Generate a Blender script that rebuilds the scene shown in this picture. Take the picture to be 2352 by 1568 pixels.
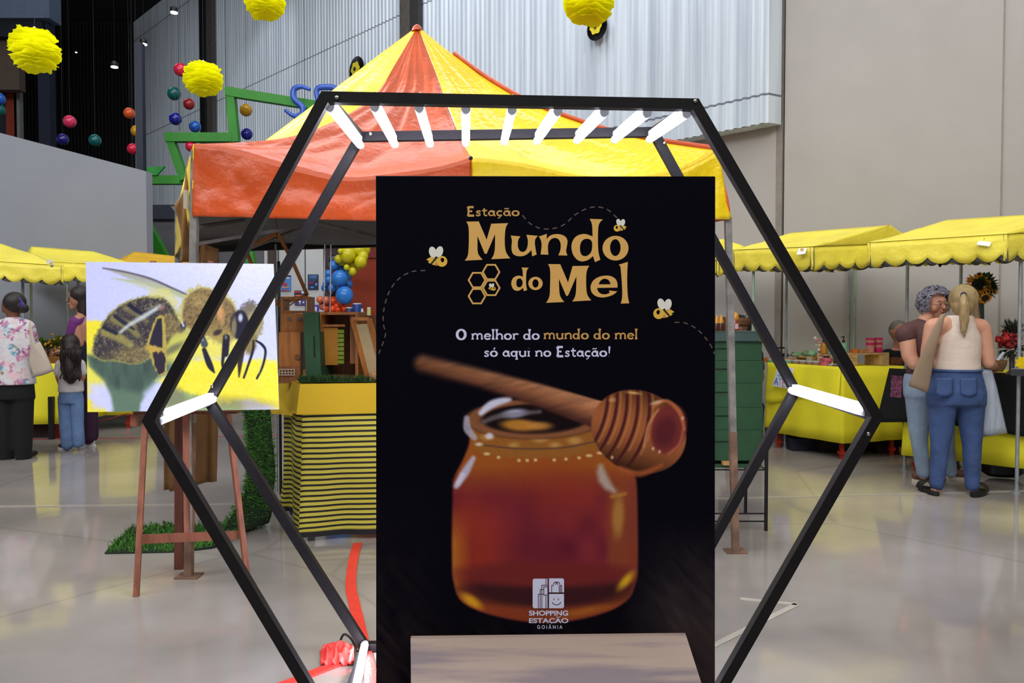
import bpy, math, random
import numpy as np
from mathutils import Vector, Matrix, noise
random.seed(7)
for o in list(bpy.data.objects): bpy.data.objects.remove(o)
scene = bpy.context.scene
COL = scene.collection
# ---------------------------------------------------------------- camera
F = 1740.0; H = 1.34; CX, CY = 1176.0, 784.0
TH = math.atan(49.0/F)
cd = bpy.data.cameras.new('camera'); cam = bpy.data.objects.new('camera', cd); COL.objects.link(cam)
cd.sensor_width = 36.0; cd.lens = F/2352*36; cd.clip_start = .05; cd.clip_end = 200
cam.location = (0, 0, H); cam.rotation_euler = (math.pi/2-TH, 0, 0)
scene.camera = cam
# ---------------------------------------------------------------- light and exposure
scene.view_settings.view_transform = 'Standard'; scene.view_settings.look = 'None'
scene.view_settings.exposure = -0.5; scene.view_settings.gamma = 1.0
try: scene.view_settings.use_curve_mapping = False
except Exception: pass
w = bpy.data.worlds.new('world'); scene.world = w; w.use_nodes = True
bg = w.node_tree.nodes['Background']; bg.inputs[0].default_value = (.86, .92, 1.0, 1); bg.inputs[1].default_value = .23
def area(name, loc, rot, sx, sy, power, color=(1, 1, 1)):
    l = bpy.data.lights.new(name, 'AREA'); l.shape = 'RECTANGLE'; l.size = sx; l.size_y = sy; l.energy = power; l.color = color
    o = bpy.data.objects.new(name, l); COL.objects.link(o); o.location = loc; o.rotation_euler = rot
    return o
area('skylight_fill', (-1.5, 8.5, 9.3), (0, 0, 0), 7, 1.6, 420, (.93, .96, 1))
area('skylight_fill', (-1.5, 3.0, 9.3), (0, 0, 0), 9, 1.6, 380, (1, .98, .95))
area('skylight_fill', (-9, 14, 9.3), (0, 0, 0), 3, 6, 60, (.85, .92, 1))
area('skylight_fill', (4.2, 4.0, 6.5), (0, math.radians(-8), 0), 2.0, 3.0, 110, (1, .95, .9))
area('skylight_fill', (-1.0, -3.5, 8.2), (math.radians(48), 0, 0), 14, 3.5, 1150, (1, .99, .98))  # unseen fill light added high behind the camera to brighten front-facing surfaces
area('skylight_fill', (-8, 1.0, 7.5), (math.radians(40), 0, math.radians(-35)), 5, 3, 420, (.92, .95, 1))
def spot(loc, tgt, power, size, color=(.85, .92, 1)):
    l = bpy.data.lights.new('spotlight', 'SPOT'); l.energy = power; l.spot_size = math.radians(size); l.spot_blend = .7; l.color = color; l.shadow_soft_size = .08
    o = bpy.data.objects.new('spotlight', l); COL.objects.link(o); o.location = loc
    o.rotation_euler = (Vector(tgt)-Vector(loc)).to_track_quat('-Z', 'Y').to_euler()
# ---------------------------------------------------------------- geometry helpers
fwd = Vector((0, math.cos(TH), -math.sin(TH))); upv = Vector((0, math.sin(TH), math.cos(TH)))
def at(px, py, Y):
    r = fwd + Vector(((px-CX)/F, 0, 0)) + upv*((CY-py)/F)
    r = r*(Y/r.y)
    return Vector((r.x, Y, H+r.z))
def gnd(px, py, z=0.0):
    r = fwd + Vector(((px-CX)/F, 0, 0)) + upv*((CY-py)/F)
    r = r*((z-H)/r.z)
    return Vector((r.x, r.y, z))
def lin(c):
    return tuple(((v/255.)/12.92 if v/255. <= .04045 else ((v/255.+.055)/1.055)**2.4) for v in c)
MATS = {}
def M(name, rgb, rough=.6, metal=0., var=.10, scale=12., bump=0., bscale=60., spec=.5, emit=0., trans=0., alpha=1., coat=0., sheen=0., stretch=None):
    if name in MATS: return MATS[name]
    m = bpy.data.materials.new(name); m.use_nodes = True; nt = m.node_tree; N = nt.nodes; L = nt.links
    b = N['Principled BSDF']; c = lin(rgb)
    b.inputs['Roughness'].default_value = rough; b.inputs['Metallic'].default_value = metal
    b.inputs['Specular IOR Level'].default_value = spec
    b.inputs['Transmission Weight'].default_value = trans; b.inputs['Alpha'].default_value = alpha
    b.inputs['Coat Weight'].default_value = coat; b.inputs['Sheen Weight'].default_value = sheen
    tc = N.new('ShaderNodeTexCoord'); mp = N.new('ShaderNodeMapping'); L.new(tc.outputs['Object'], mp.inputs[0])
    if stretch: mp.inputs['Scale'].default_value = stretch
    nz = N.new('ShaderNodeTexNoise'); nz.inputs['Scale'].default_value = scale; nz.inputs['Detail'].default_value = 4; L.new(mp.outputs[0], nz.inputs['Vector'])
    cr = N.new('ShaderNodeValToRGB'); L.new(nz.outputs['Fac'], cr.inputs[0])
    cr.color_ramp.elements[0].position = .3; cr.color_ramp.elements[1].position = .7
    cr.color_ramp.elements[0].color = tuple(v*(1-var) for v in c)+(1,)
    cr.color_ramp.elements[1].color = tuple(min(1, v*(1+var)) for v in c)+(1,)
    L.new(cr.outputs[0], b.inputs['Base Color'])
    if emit:
        b.inputs['Emission Color'].default_value = c+(1,); b.inputs['Emission Strength'].default_value = emit
    if bump:
        n2 = N.new('ShaderNodeTexNoise'); n2.inputs['Scale'].default_value = bscale; n2.inputs['Detail'].default_value = 3; L.new(mp.outputs[0], n2.inputs['Vector'])
        bp = N.new('ShaderNodeBump'); bp.inputs['Strength'].default_value = bump; bp.inputs['Distance'].default_value = .02
        L.new(n2.outputs['Fac'], bp.inputs['Height']); L.new(bp.outputs[0], b.inputs['Normal'])
    MATS[name] = m
    return m
def M_attr(name, rough=.6, bump=0.):
    m = bpy.data.materials.new(name); m.use_nodes = True; nt = m.node_tree; b = nt.nodes['Principled BSDF']
    a = nt.nodes.new('ShaderNodeAttribute'); a.attribute_name = 'print'
    nt.links.new(a.outputs['Color'], b.inputs['Base Color']); b.inputs['Roughness'].default_value = rough
    b.inputs['Specular IOR Level'].default_value = .02
    return m
def wood(name, rgb, axis='z', rough=.5):
    st = {'z': (12, 12, 1.2), 'x': (1.2, 12, 12), 'y': (12, 1.2, 12)}[axis]
    return M(name, rgb, rough, var=.28, scale=3.5, bump=.15, bscale=6, stretch=st)
ORG = {}
def org(p):
    return ORG.get(p.name, Vector((0, 0, 0))) if p else Vector((0, 0, 0))
class MB:
    def __init__(s): s.v = []; s.f = []
    def add(s, vs, fs):
        n = len(s.v); s.v += [Vector(v) for v in vs]; s.f += [tuple(i+n for i in f) for f in fs]; return s
    def box(s, c, d, R=None):
        c = Vector(c); hx, hy, hz = d[0]/2, d[1]/2, d[2]/2
        vs = [Vector((x*hx, y*hy, z*hz)) for x in (-1, 1) for y in (-1, 1) for z in (-1, 1)]
        if R is not None:
            if not isinstance(R, Matrix): R = Matrix.Rotation(R, 3, 'Z')
            vs = [R @ v for v in vs]
        return s.add([c+v for v in vs], [(0, 1, 3, 2), (4, 6, 7, 5), (0, 4, 5, 1), (2, 3, 7, 6), (0, 2, 6, 4), (1, 5, 7, 3)])
    def beam(s, a, b, wx, wy=None, up=Vector((0, 0, 1))):
        a = Vector(a); b = Vector(b); wy = wy or wx; d = (b-a).normalized()
        if abs(d.dot(up)) > .99: up = Vector((0, 1, 0))
        x = d.cross(up).normalized(); y = x.cross(d)
        vs = [p+x*i*wx/2+y*j*wy/2 for p in (a, b) for i, j in ((-1, -1), (1, -1), (1, 1), (-1, 1))]
        return s.add(vs, [(3, 2, 1, 0), (4, 5, 6, 7), (0, 1, 5, 4), (1, 2, 6, 5), (2, 3, 7, 6), (3, 0, 4, 7)])
    def tube(s, pts, r, n=10, cap=True, flat=1.0):
        pts = [Vector(p) for p in pts]; k = len(pts); rs = r if isinstance(r, (list, tuple)) else [r]*k
        vs = []; fs = []; ref = Vector((0, 0, 1)); x = None
        for i, p in enumerate(pts):
            d = (pts[min(i+1, k-1)]-pts[max(i-1, 0)]).normalized()
            if x is None:
                if abs(d.dot(ref)) > .95: ref = Vector((0, 1, 0))
                x = d.cross(ref).normalized()
            else: x = (x-d*x.dot(d)).normalized()
            y = d.cross(x)
            for j in range(n):
                a = 2*math.pi*j/n; vs.append(p+x*math.cos(a)*rs[i]+y*math.sin(a)*rs[i]*flat)
        for i in range(k-1):
            for j in range(n):
                fs.append((i*n+j, i*n+(j+1) % n, (i+1)*n+(j+1) % n, (i+1)*n+j))
        if cap: fs += [tuple(range(n))[::-1], tuple((k-1)*n+j for j in range(n))]
        return s.add(vs, fs)
    def lathe(s, o, prof, n=24, R=None, sx=1., sy=1.):
        o = Vector(o); vs = []; fs = []; k = len(prof)
        for r, z in prof:
            for j in range(n):
                a = 2*math.pi*j/n; v = Vector((r*math.cos(a)*sx, r*math.sin(a)*sy, z)); vs.append(o+(R @ v if R is not None else v))
        for i in range(k-1):
            for j in range(n): fs.append((i*n+j, i*n+(j+1) % n, (i+1)*n+(j+1) % n, (i+1)*n+j))
        fs += [tuple(range(n))[::-1], tuple((k-1)*n+j for j in range(n))]
        return s.add(vs, fs)
    def ball(s, c, r, n=16, m=10, sc=(1, 1, 1), R=None):
        return s.lathe(c, [(r*max(1e-4, math.sin(math.pi*i/m)), -r*math.cos(math.pi*i/m)*sc[2]) for i in range(m+1)], n, R, sc[0], sc[1])
    def grid(s, fn, nu, nv, thick=0., n=None):
        vs = [Vector(fn(i/nu, j/nv)) for j in range(nv+1) for i in range(nu+1)]
        q = [(j*(nu+1)+i, j*(nu+1)+i+1, (j+1)*(nu+1)+i+1, (j+1)*(nu+1)+i) for j in range(nv) for i in range(nu)]
        if not thick: return s.add(vs, q)
        N = len(vs); nrm = [Vector((0, 0, 0)) for _ in vs]
        for f in q:
            e = (vs[f[2]]-vs[f[0]]).cross(vs[f[3]]-vs[f[1]])
            for i in f: nrm[i] += e
        vs2 = [v+(m_.normalized() if m_.length > 1e-12 else Vector((0, 0, 1)))*thick for v, m_ in zip(vs, nrm)]
        fs = [f[::-1] for f in q]+[tuple(i+N for i in f) for f in q]
        W = nu+1; bd = [i for i in range(W)]+[j*W+nu for j in range(1, nv+1)]+[nv*W+i for i in range(nu-1, -1, -1)]+[j*W for j in range(nv-1, 0, -1)]
        for a, b in zip(bd, bd[1:]+bd[:1]): fs.append((a, b, b+N, a+N))
        return s.add(vs+vs2, fs)
    def prism(s, pts, d):
        """closed outline pts (3D list) extruded by vector d"""
        n = len(pts); d = Vector(d); P = [Vector(p) for p in pts]
        return s.add(P+[p+d for p in P], [tuple(range(n))[::-1], tuple(range(n, 2*n))]+[(i, (i+1) % n, n+(i+1) % n, n+i) for i in range(n)])
    def build(s, name, mat, parent=None, smooth=False, label=None):
        o0 = org(parent)
        me = bpy.data.meshes.new(name); me.from_pydata([tuple(v-o0) for v in s.v], [], s.f); me.update()
        ms = mat if isinstance(mat, (list, tuple)) else [mat]
        for m in ms: me.materials.append(m)
        if smooth:
            me.polygons.foreach_set('use_smooth', [True]*len(me.polygons))
            if smooth != 'all':
                try: me.set_sharp_from_angle(angle=math.radians(40))
                except Exception: pass
        o = bpy.data.objects.new(name, me); COL.objects.link(o)
        if parent: o.parent = parent
        ORG[o.name] = o0
        if label: o['label'] = label
        return o
def tag(o, label=None, cat=None, group=None, kind=None):
    if label: o['label'] = label
    if cat: o['category'] = cat
    if group: o['group'] = group
    if kind: o['kind'] = kind
    return o
def thing(name, label, cat, loc, group=None):
    o = bpy.data.objects.new(name, None); COL.objects.link(o); o.location = loc; o.empty_display_size = .1
    ORG[o.name] = Vector(loc); tag(o, label, cat, group); return o
def solo(name, mb, mat, label, cat, group=None, smooth=False, base=None, kind=None):
    """a thing that is one mesh; its origin is put at its base"""
    if base is None:
        xs = [v.x for v in mb.v]; ys = [v.y for v in mb.v]; zs = [v.z for v in mb.v]
        base = Vector(((min(xs)+max(xs))/2, (min(ys)+max(ys))/2, min(zs)))
    b = Vector(base)
    for v in mb.v: v -= b
    o = mb.build(name, mat, None, smooth); o.location = b; ORG[o.name] = b
    return tag(o, label, cat, group, kind)
def copy_tree(o, parent=None):
    c = o.copy(); COL.objects.link(c)
    if parent: c.parent = parent
    ORG[c.name] = ORG.get(o.name, Vector((0, 0, 0)))
    for ch in list(o.children): copy_tree(ch, c)
    return c
def struct(name, mb, mat, smooth=False):
    return tag(mb.build(name, mat, None, smooth), kind='structure')
def fill2d(name, loops, Y, mat, parent, off=0., thick=0.0, label=None):
    """filled flat print shape: loops are outlines in picture units mapped to the plane at depth Y"""
    cu = bpy.data.curves.new('tmp', 'CURVE'); cu.dimensions = '2D'; cu.fill_mode = 'BOTH'
    for lp in loops:
        sp = cu.splines.new('POLY'); sp.points.add(len(lp)-1); sp.use_cyclic_u = True
        for p, (x, y) in zip(sp.points, lp): p.co = (x, -y, 0, 1)
    ob = bpy.data.objects.new('tmp', cu); COL.objects.link(ob)
    dg = bpy.context.evaluated_depsgraph_get(); me = bpy.data.meshes.new_from_object(ob.evaluated_get(dg))
    mb = MB(); mb.add([at(v.co.x, -v.co.y, Y-off) for v in me.vertices], [tuple(p.vertices) for p in me.polygons])
    bpy.data.objects.remove(ob); bpy.data.meshes.remove(me)
    return mb.build(name, mat, parent, label=label) if name else mb
def text_mb(s, x0, x1, base, Y, bold=0.0, height=None):
    cu = bpy.data.curves.new('tmp', 'FONT'); cu.body = s; cu.offset = bold; cu.size = 1
    ob = bpy.data.objects.new('tmp', cu); COL.objects.link(ob)
    dg = bpy.context.evaluated_depsgraph_get(); me = bpy.data.meshes.new_from_object(ob.evaluated_get(dg))
    xs = [v.co.x for v in me.vertices]; a, b = min(xs), max(xs); k = (x1-x0)/(b-a); ky = k
    if height: ky = height/.73
    mb = MB(); mb.add([at(x0+(v.co.x-a)*k, base-v.co.y*ky, Y) for v in me.vertices], [tuple(p.vertices) for p in me.polygons])
    bpy.data.objects.remove(ob); bpy.data.meshes.remove(me)
    return mb
def organic(name, segs, mat, parent, voxel=.012, rings=(), balls=(), it=4, label=None):
    """one continuous skin grown round tapered limbs, lofted rings and balls"""
    mb = MB()
    for sg in segs:
        a, b, r0, r1 = Vector(sg[0]), Vector(sg[1]), sg[2], sg[3]
        d = b-a; L_ = max(d.length, 1e-4); dn = d/L_; P = []; Rr = []
        for k in range(4):
            t = k/4*math.pi/2; P.append(a-dn*r0*math.cos(t)); Rr.append(max(r0*math.sin(t), 1e-4))
        for k in range(5):
            t = k/4; P.append(a+d*t); Rr.append(r0+(r1-r0)*t)
        for k in range(1, 5):
            t = k/4*math.pi/2; P.append(b+dn*r1*math.sin(t)); Rr.append(max(r1*math.cos(t), 1e-4))
        mb.tube(P, Rr, 12)
    for lp in rings:
        n = 20; vs = []; fs = []
        for (c, rx, ry, rz) in lp:
            c = Vector(c)
            for j in range(n):
                a = 2*math.pi*j/n; x, y = rx*math.cos(a), ry*math.sin(a)
                vs.append(c+Vector((x*math.cos(rz)-y*math.sin(rz), x*math.sin(rz)+y*math.cos(rz), 0)))
        k = len(lp)
        for i in range(k-1):
            for j in range(n): fs.append((i*n+j, i*n+(j+1) % n, (i+1)*n+(j+1) % n, (i+1)*n+j))
        up = lp[-1][0][2] > lp[0][0][2]
        fs += [tuple(range(n))[::-1], tuple((k-1)*n+j for j in range(n))]
        if not up: fs = [f[::-1] for f in fs]
        mb.add(vs, fs)
    for bl in balls:
        mb.ball(bl[0], bl[1], 14, 10, bl[2] if len(bl) > 2 else (1, 1, 1), bl[3] if len(bl) > 3 else None)
    o = mb.build(name, mat, parent)
    m = o.modifiers.new('r', 'REMESH'); m.mode = 'VOXEL'; m.voxel_size = voxel; m.use_smooth_shade = True
    s = o.modifiers.new('s', 'SMOOTH'); s.iterations = it; s.factor = .5
    dg = bpy.context.evaluated_depsgraph_get(); me = bpy.data.meshes.new_from_object(o.evaluated_get(dg))
    o.modifiers.clear(); old = o.data; o.data = me; bpy.data.meshes.remove(old)
    if not me.materials: me.materials.append(mat)
    me.polygons.foreach_set('use_smooth', [True]*len(me.polygons))
    if label: o['label'] = label
    return o
def lerp(a, b, t): return a+(b-a)*t
def pl(pts, t):
    """point at fraction t along a polyline of vectors"""
    n = len(pts)-1; x = min(max(t, 0), 1)*n; i = min(int(x), n-1)
    # smooth through the points
    p0 = pts[max(i-1, 0)]; p1 = pts[i]; p2 = pts[i+1]; p3 = pts[min(i+2, n)]; u = x-i
    return .5*((2*p1)+(p2-p0)*u+(2*p0-5*p1+4*p2-p3)*u*u+(3*p1-p0-3*p2+p3)*u**3)
# ================================================================ THE SETTING
def floor_mat():
    m = bpy.data.materials.new('polished_floor'); m.use_nodes = True; nt = m.node_tree; N = nt.nodes; L = nt.links; b = N['Principled BSDF']
    tc = N.new('ShaderNodeTexCoord')
    n1 = N.new('ShaderNodeTexNoise'); n1.inputs['Scale'].default_value = .55; n1.inputs['Detail'].default_value = 5; L.new(tc.outputs['Object'], n1.inputs['Vector'])
    cr = N.new('ShaderNodeValToRGB'); cr.color_ramp.elements[0].position = .35; cr.color_ramp.elements[1].position = .68
    cr.color_ramp.elements[0].color = lin((130, 124, 119))+(1,); cr.color_ramp.elements[1].color = lin((178, 169, 162))+(1,)
    L.new(n1.outputs['Fac'], cr.inputs[0])
    # hairline cracks and scuffs
    v = N.new('ShaderNodeTexVoronoi'); v.feature = 'DISTANCE_TO_EDGE'; v.inputs['Scale'].default_value = .35; L.new(tc.outputs['Object'], v.inputs['Vector'])
    c2 = N.new('ShaderNodeValToRGB'); c2.color_ramp.elements[0].position = 0; c2.color_ramp.elements[1].position = .006
    c2.color_ramp.elements[0].color = (.72, .7, .68, 1); c2.color_ramp.elements[1].color = (1, 1, 1, 1); L.new(v.outputs['Distance'], c2.inputs[0])
    mx = N.new('ShaderNodeMixRGB'); mx.blend_type = 'MULTIPLY'; mx.inputs[0].default_value = .6; L.new(cr.outputs[0], mx.inputs[1]); L.new(c2.outputs[0], mx.inputs[2])
    L.new(mx.outputs[0], b.inputs['Base Color'])
    n2 = N.new('ShaderNodeTexNoise'); n2.inputs['Scale'].default_value = 1.6; n2.inputs['Detail'].default_value = 3; L.new(tc.outputs['Object'], n2.inputs['Vector'])
    rr = N.new('ShaderNodeMapRange'); rr.inputs['To Min'].default_value = .04; rr.inputs['To Max'].default_value = .13; L.new(n2.outputs['Fac'], rr.inputs[0]); L.new(rr.outputs[0], b.inputs['Roughness'])
    n3 = N.new('ShaderNodeTexNoise'); n3.inputs['Scale'].default_value = 2.4; n3.inputs['Detail'].default_value = 2; L.new(tc.outputs['Object'], n3.inputs['Vector'])
    bp = N.new('ShaderNodeBump'); bp.inputs['Strength'].default_value = .15; bp.inputs['Distance'].default_value = .012; L.new(n3.outputs['Fac'], bp.inputs['Height']); L.new(bp.outputs[0], b.inputs['Normal'])
    b.inputs['Specular IOR Level'].default_value = .75; b.inputs['IOR'].default_value = 1.55
    return m
struct('floor', MB().box((-5, 11, -.1), (44, 44, .2)), floor_mat())
m_ceil = M('ceiling_black', (34, 34, 38), .9, var=.2)
struct('ceiling', MB().box((-5, 12, 9.95), (44, 42, .2)), m_ceil)
m_beige = M('beige_wall_paint', (178, 174, 171), .85, var=.03, scale=2.5, bump=.05, bscale=220)
m_part = M('grey_partition_paint', (142, 146, 158), .85, var=.03, scale=2, bump=.05, bscale=200)
m_grey = M('storefront_grey', (104, 104, 110), .8, var=.05)
m_navy = M('navy_steel', (20, 27, 48), .5, var=.15)
m_dark = M('black_corrugated', (20, 19, 18), .7, var=.3)
m_whitep = M('white_panel', (196, 198, 200), .5, var=.05, scale=3)
def wallslab(x0, y0, x1, y1, z0, z1, th=.15):
    a = Vector((x0, y0, 0)); b = Vector((x1, y1, 0)); d = (b-a).normalized(); n = Vector((-d.y, d.x, 0))
    if n.y < 0: n = -n
    P = [a, b, b+n*th, a+n*th]
    return MB().add([p+Vector((0, 0, z)) for z in (z0, z1) for p in P], [(0, 1, 2, 3)[::-1], (4, 5, 6, 7), (0, 1, 5, 4), (1, 2, 6, 5), (2, 3, 7, 6), (3, 0, 4, 7)])
# right wall with its groove and the slanting wall behind the tent
KX, KY = 2.96, 8.48
struct('wall_right', wallslab(KX+.06, KY-.027, 12.0, KY-.45*9.04, 0, 9.85), m_beige)
struct('wall_back', wallslab(-12.0, 23.44, KX, KY, 0, 9.85), m_beige)
struct('trim_1', MB().box((KX+.04, KY+.03, 4.92), (.07, .10, 9.84), -.7), M('groove_grey', (140, 134, 128), .9))
g2 = at(2312, 500, 7.52); struct('trim_2', MB().box((g2.x, 8.48-.45*(g2.x-2.96)-.004, 4.92), (.012, .012, 9.84), -.42), M('joint_line', (150, 143, 136), .9))
# corrugated white cladding, 45 degrees to the view
def cladding():
    mb = MB(); c = 11.10; pitch = .105; prof = [(0, 0), (.32, 0), (.5, .028), (.82, .028)]
    def pt(sx, dep): # sx along the wall, from the right end to the far left
        x = 2.79-sx*math.sqrt(.5); y = c-x; return Vector((x-dep*math.sqrt(.5), y-dep*math.sqrt(.5), 0))
    cols = []; s = 0; 
    while s < 20.2:
        for fx, dp in prof: cols.append(pt(s+fx*pitch, dp))
        s += pitch
    vs = []; zs = [3.49, 9.84]
    for p in cols:
        for z in zs: vs.append(p+Vector((0, 0, z)))
    n = len(cols); fs = [(2*i, 2*i+1, 2*i+3, 2*i+2) for i in range(n-1)]
    mb.add(vs, fs)
    # return face at the right end and the underside
    a = Vector((2.79, c-2.79, 0)); b = Vector((2.96, 8.40, 0))
    mb.add([a+Vector((0, 0, 3.49)), b+Vector((0, 0, 3.49)), b+Vector((0, 0, 9.84)), a+Vector((0, 0, 9.84))], [(0, 1, 2, 3)])
    e = cols[-1]; mb.add([a+Vector((0, 0, 3.49)), e+Vector((0, 0, 3.49)), e+Vector((.25, .25, 3.49)), b+Vector((0, 0, 3.49))], [(0, 1, 2, 3)])
    return mb
def clad_mat():
    m = bpy.data.materials.new('white_corrugated_sheet'); m.use_nodes = True; nt = m.node_tree; N = nt.nodes; L = nt.links; b = N['Principled BSDF']
    tc = N.new('ShaderNodeTexCoord'); mp = N.new('ShaderNodeMapping'); mp.inputs['Scale'].default_value = (6, 6, .25); L.new(tc.outputs['Object'], mp.inputs[0])
    n1 = N.new('ShaderNodeTexNoise'); n1.inputs['Scale'].default_value = 1.4; n1.inputs['Detail'].default_value = 5; L.new(mp.outputs[0], n1.inputs['Vector'])
    cr = N.new('ShaderNodeValToRGB'); cr.color_ramp.elements[0].position = .25; cr.color_ramp.elements[1].position = .6
    cr.color_ramp.elements[0].color = lin((176, 188, 200))+(1,); cr.color_ramp.elements[1].color = lin((214, 224, 234))+(1,); L.new(n1.outputs['Fac'], cr.inputs[0])
    # lapped sheet seams (horizontal dark joints)
    sp = N.new('ShaderNodeSeparateXYZ'); L.new(tc.outputs['Object'], sp.inputs[0]); last = cr.outputs[0]
    for z in (3.80, 6.5, 9.3):
        s = N.new('ShaderNodeMath'); s.operation = 'SUBTRACT'; s.inputs[1].default_value = z; L.new(sp.outputs['Z'], s.inputs[0])
        a = N.new('ShaderNodeMath'); a.operation = 'ABSOLUTE'; L.new(s.outputs[0], a.inputs[0])
        g = N.new('ShaderNodeMath'); g.operation = 'LESS_THAN'; g.inputs[1].default_value = .012; L.new(a.outputs[0], g.inputs[0])
        mx = N.new('ShaderNodeMixRGB'); mx.inputs[2].default_value = lin((110, 116, 128))+(1,); L.new(g.outputs[0], mx.inputs[0]); L.new(last, mx.inputs[1]); last = mx.outputs[0]
    L.new(last, b.inputs['Base Color']); b.inputs['Roughness'].default_value = .38; b.inputs['Specular IOR Level'].default_value = .6
    return m
struct('trim_3', cladding(), clad_mat())
def wcol(name, px0, px1, mat, dep=.14, z0=0, z1=9.84):
    def wp(px): u = (px-CX)/F; Y = 11.05/(1+u); return Vector((u*Y, Y, 0))
    a, b = wp(px0), wp(px1); o = Vector((-.7, -.7, 0))*dep
    mb = MB(); P = [a, b, b+o, a+o]
    mb.add([p+Vector((0, 0, z)) for z in (z0, z1) for p in P], [(0, 1, 2, 3), (4, 5, 6, 7)[::-1], (0, 4, 5, 1), (1, 5, 6, 2), (2, 6, 7, 3), (3, 7, 4, 0)])
    return struct(name, mb, mat)
m_steel = M('column_grey_brown', (84, 80, 76), .6, var=.2)
m_steeld = M('column_dark', (50, 50, 50), .6, var=.2)
wcol('trim_4', 936, 954, m_steel); wcol('trim_5', 955, 973, m_steeld, .10)
wcol('trim_6', 478, 489, M('column_black', (18, 18, 22), .5)); wcol('trim_7', 490, 503, m_steel, .10)
# dark far wall with faint ribs
mb = MB()
for i in range(150):
    x = -21+i*.1; mb.add([(x, 21.9, 0), (x+.055, 21.9, 0), (x+.055, 21.86, 0), (x+.1, 21.86, 0), (x, 21.9, 9.84), (x+.055, 21.9, 9.84), (x+.055, 21.86, 9.84), (x+.1, 21.86, 9.84)], [(0, 1, 5, 4), (1, 2, 6, 5), (2, 3, 7, 6)])
mb.box((-18, 22.2, 4.9), (20, .2, 9.84)); struct('wall_far', mb, m_dark)
# grey partition on the left, its top edge falls to the right
a0 = at(-700, 121, 9.2); a1 = at(335, 393, 10.4); mb = MB()
mb.prism([Vector((a0.x, 9.2, 0)), Vector((a1.x, 10.4, 0)), a1, a0], (0.02, .14, 0)); struct('wall_left', mb, m_part)
# navy pillar behind the partition, upper left fascia and shop
pc = at(323, 240, 11.0); struct('trim_8', MB().box((pc.x, 11.0, 2.75), (.10, .10, 2*(at(323, 100, 11).z)-2*2.75+0), 0), m_navy)
pz = at(323, 100, 11).z
def vbox(name, px0, px1, py0, py1, Y, dep, mat):
    a = at(px0, py1, Y); b = at(px1, py0, Y)
    return struct(name, MB().box(((a.x+b.x)/2, Y+dep/2, (a.z+b.z)/2), (b.x-a.x, dep, b.z-a.z)), mat)
vbox('trim_9', -260, 109, -200, 41, 15, .4, M('fascia_blue_grey', (92, 106, 128), .7))
vbox('trim_10', -260, 96, 41, 84, 15.1, .3, M('fascia_navy', (14, 18, 30), .7))
vbox('trim_11', -260, 42, 84, 206, 15.3, .2, M('brown_soffit', (86, 72, 62), .8))
vbox('trim_12', 93, 111, 20, 560, 15.2, .2, M('pillar_blue_black', (16, 24, 46), .6))
vbox('wall_shop', -260, 20, 206, 560, 16, .2, M('shop_glass_dark', (46, 52, 58), .2))
vbox('trim_13', 19, 37, 205, 560, 15.8, .12, M('orange_pillar', (130, 44, 22), .7))
vbox('trim_14', 38, 44, 190, 560, 15.8, .12, M('pale_jamb', (120, 122, 118), .7))
# storefront block seen under the tent
SY = 12.5
vbox('trim_15', 330, 1030, 470, 503, SY-.1, .3, m_navy)
def sf(name, px0, px1, mat, y0=503, dy=0.): 
    a = at(px0, y0, SY-dy); b = at(px1, y0, SY-dy)
    return struct(name, MB().box(((a.x+b.x)/2, SY-dy+.1, a.z/2), (b.x-a.x, .2, a.z)), mat)
sf('wall_storefront_grey', 200, 606, m_grey)
sf('trim_16', 606, 613, m_whitep, dy=.05)
sf('door_1', 613, 640, M('brown_door', (70, 55, 45), .6))
sf('wall_storefront_white', 640, 742, m_whitep)
sf('trim_17', 699, 701, M('panel_gap', (70, 72, 76), .7), dy=.01)
sf('trim_18', 632, 635, m_whitep, dy=.06)
sf('wall_storefront_brick', 742, 770, M('dark_brick', (62, 44, 44), .8, var=.5, scale=9, stretch=(1, 1, 5)))
sf('trim_19', 770, 782, M('storefront_black', (14, 14, 18), .6))
sf('wall_storefront_orange', 782, 1030, M('orange_wall', (150, 52, 18), .7, var=.05))
vbox('trim_20', 838, 1030, 500, 592, SY-.04, .03, M('red_brown_lintel', (110, 22, 14), .7))
# floor markings
def strip(name, pts, wd, mat, z=.003, kind='structure'):
    P = [Vector((p.x, p.y, z)) for p in pts]; mb = MB(); vs = []
    for i, p in enumerate(P):
        d = (P[min(i+1, len(P)-1)]-P[max(i-1, 0)]).normalized(); n = Vector((-d.y, d.x, 0)); vs += [p-n*wd/2, p+n*wd/2, p+n*wd/2-Vector((0, 0, z-.0005)), p-n*wd/2-Vector((0, 0, z-.0005))]
    k = len(P); fs = []
    for i in range(k-1):
        for j in range(4): fs.append((4*i+j, 4*i+(j+1) % 4, 4*i+4+(j+1) % 4, 4*i+4+j))
    fs += [(0, 1, 2, 3), (4*k-1, 4*k-2, 4*k-3, 4*k-4)]
    mb.add(vs, fs); return mb
m_pale = M('pale_line_paint', (178, 172, 160), .15, var=.08)
struct('trim_21', strip('l', [gnd(-300, 1166), gnd(600, 1157), gnd(1400, 1152), gnd(2700, 1118)], .045, m_pale), m_pale)
struct('trim_22', strip('l', [gnd(-300, 1012), gnd(222, 1007), gnd(660, 1000), gnd(1000, 996)], .028, m_pale), M('red_line_paint', (176, 40, 40), .3))
struct('trim_23', strip('l', [gnd(1180, 1710), gnd(1830, 1388)], .03, m_pale), m_pale)
struct('trim_24', strip('l', [gnd(1700, 1375), gnd(1830, 1388)], .03, m_pale), m_pale)
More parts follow.
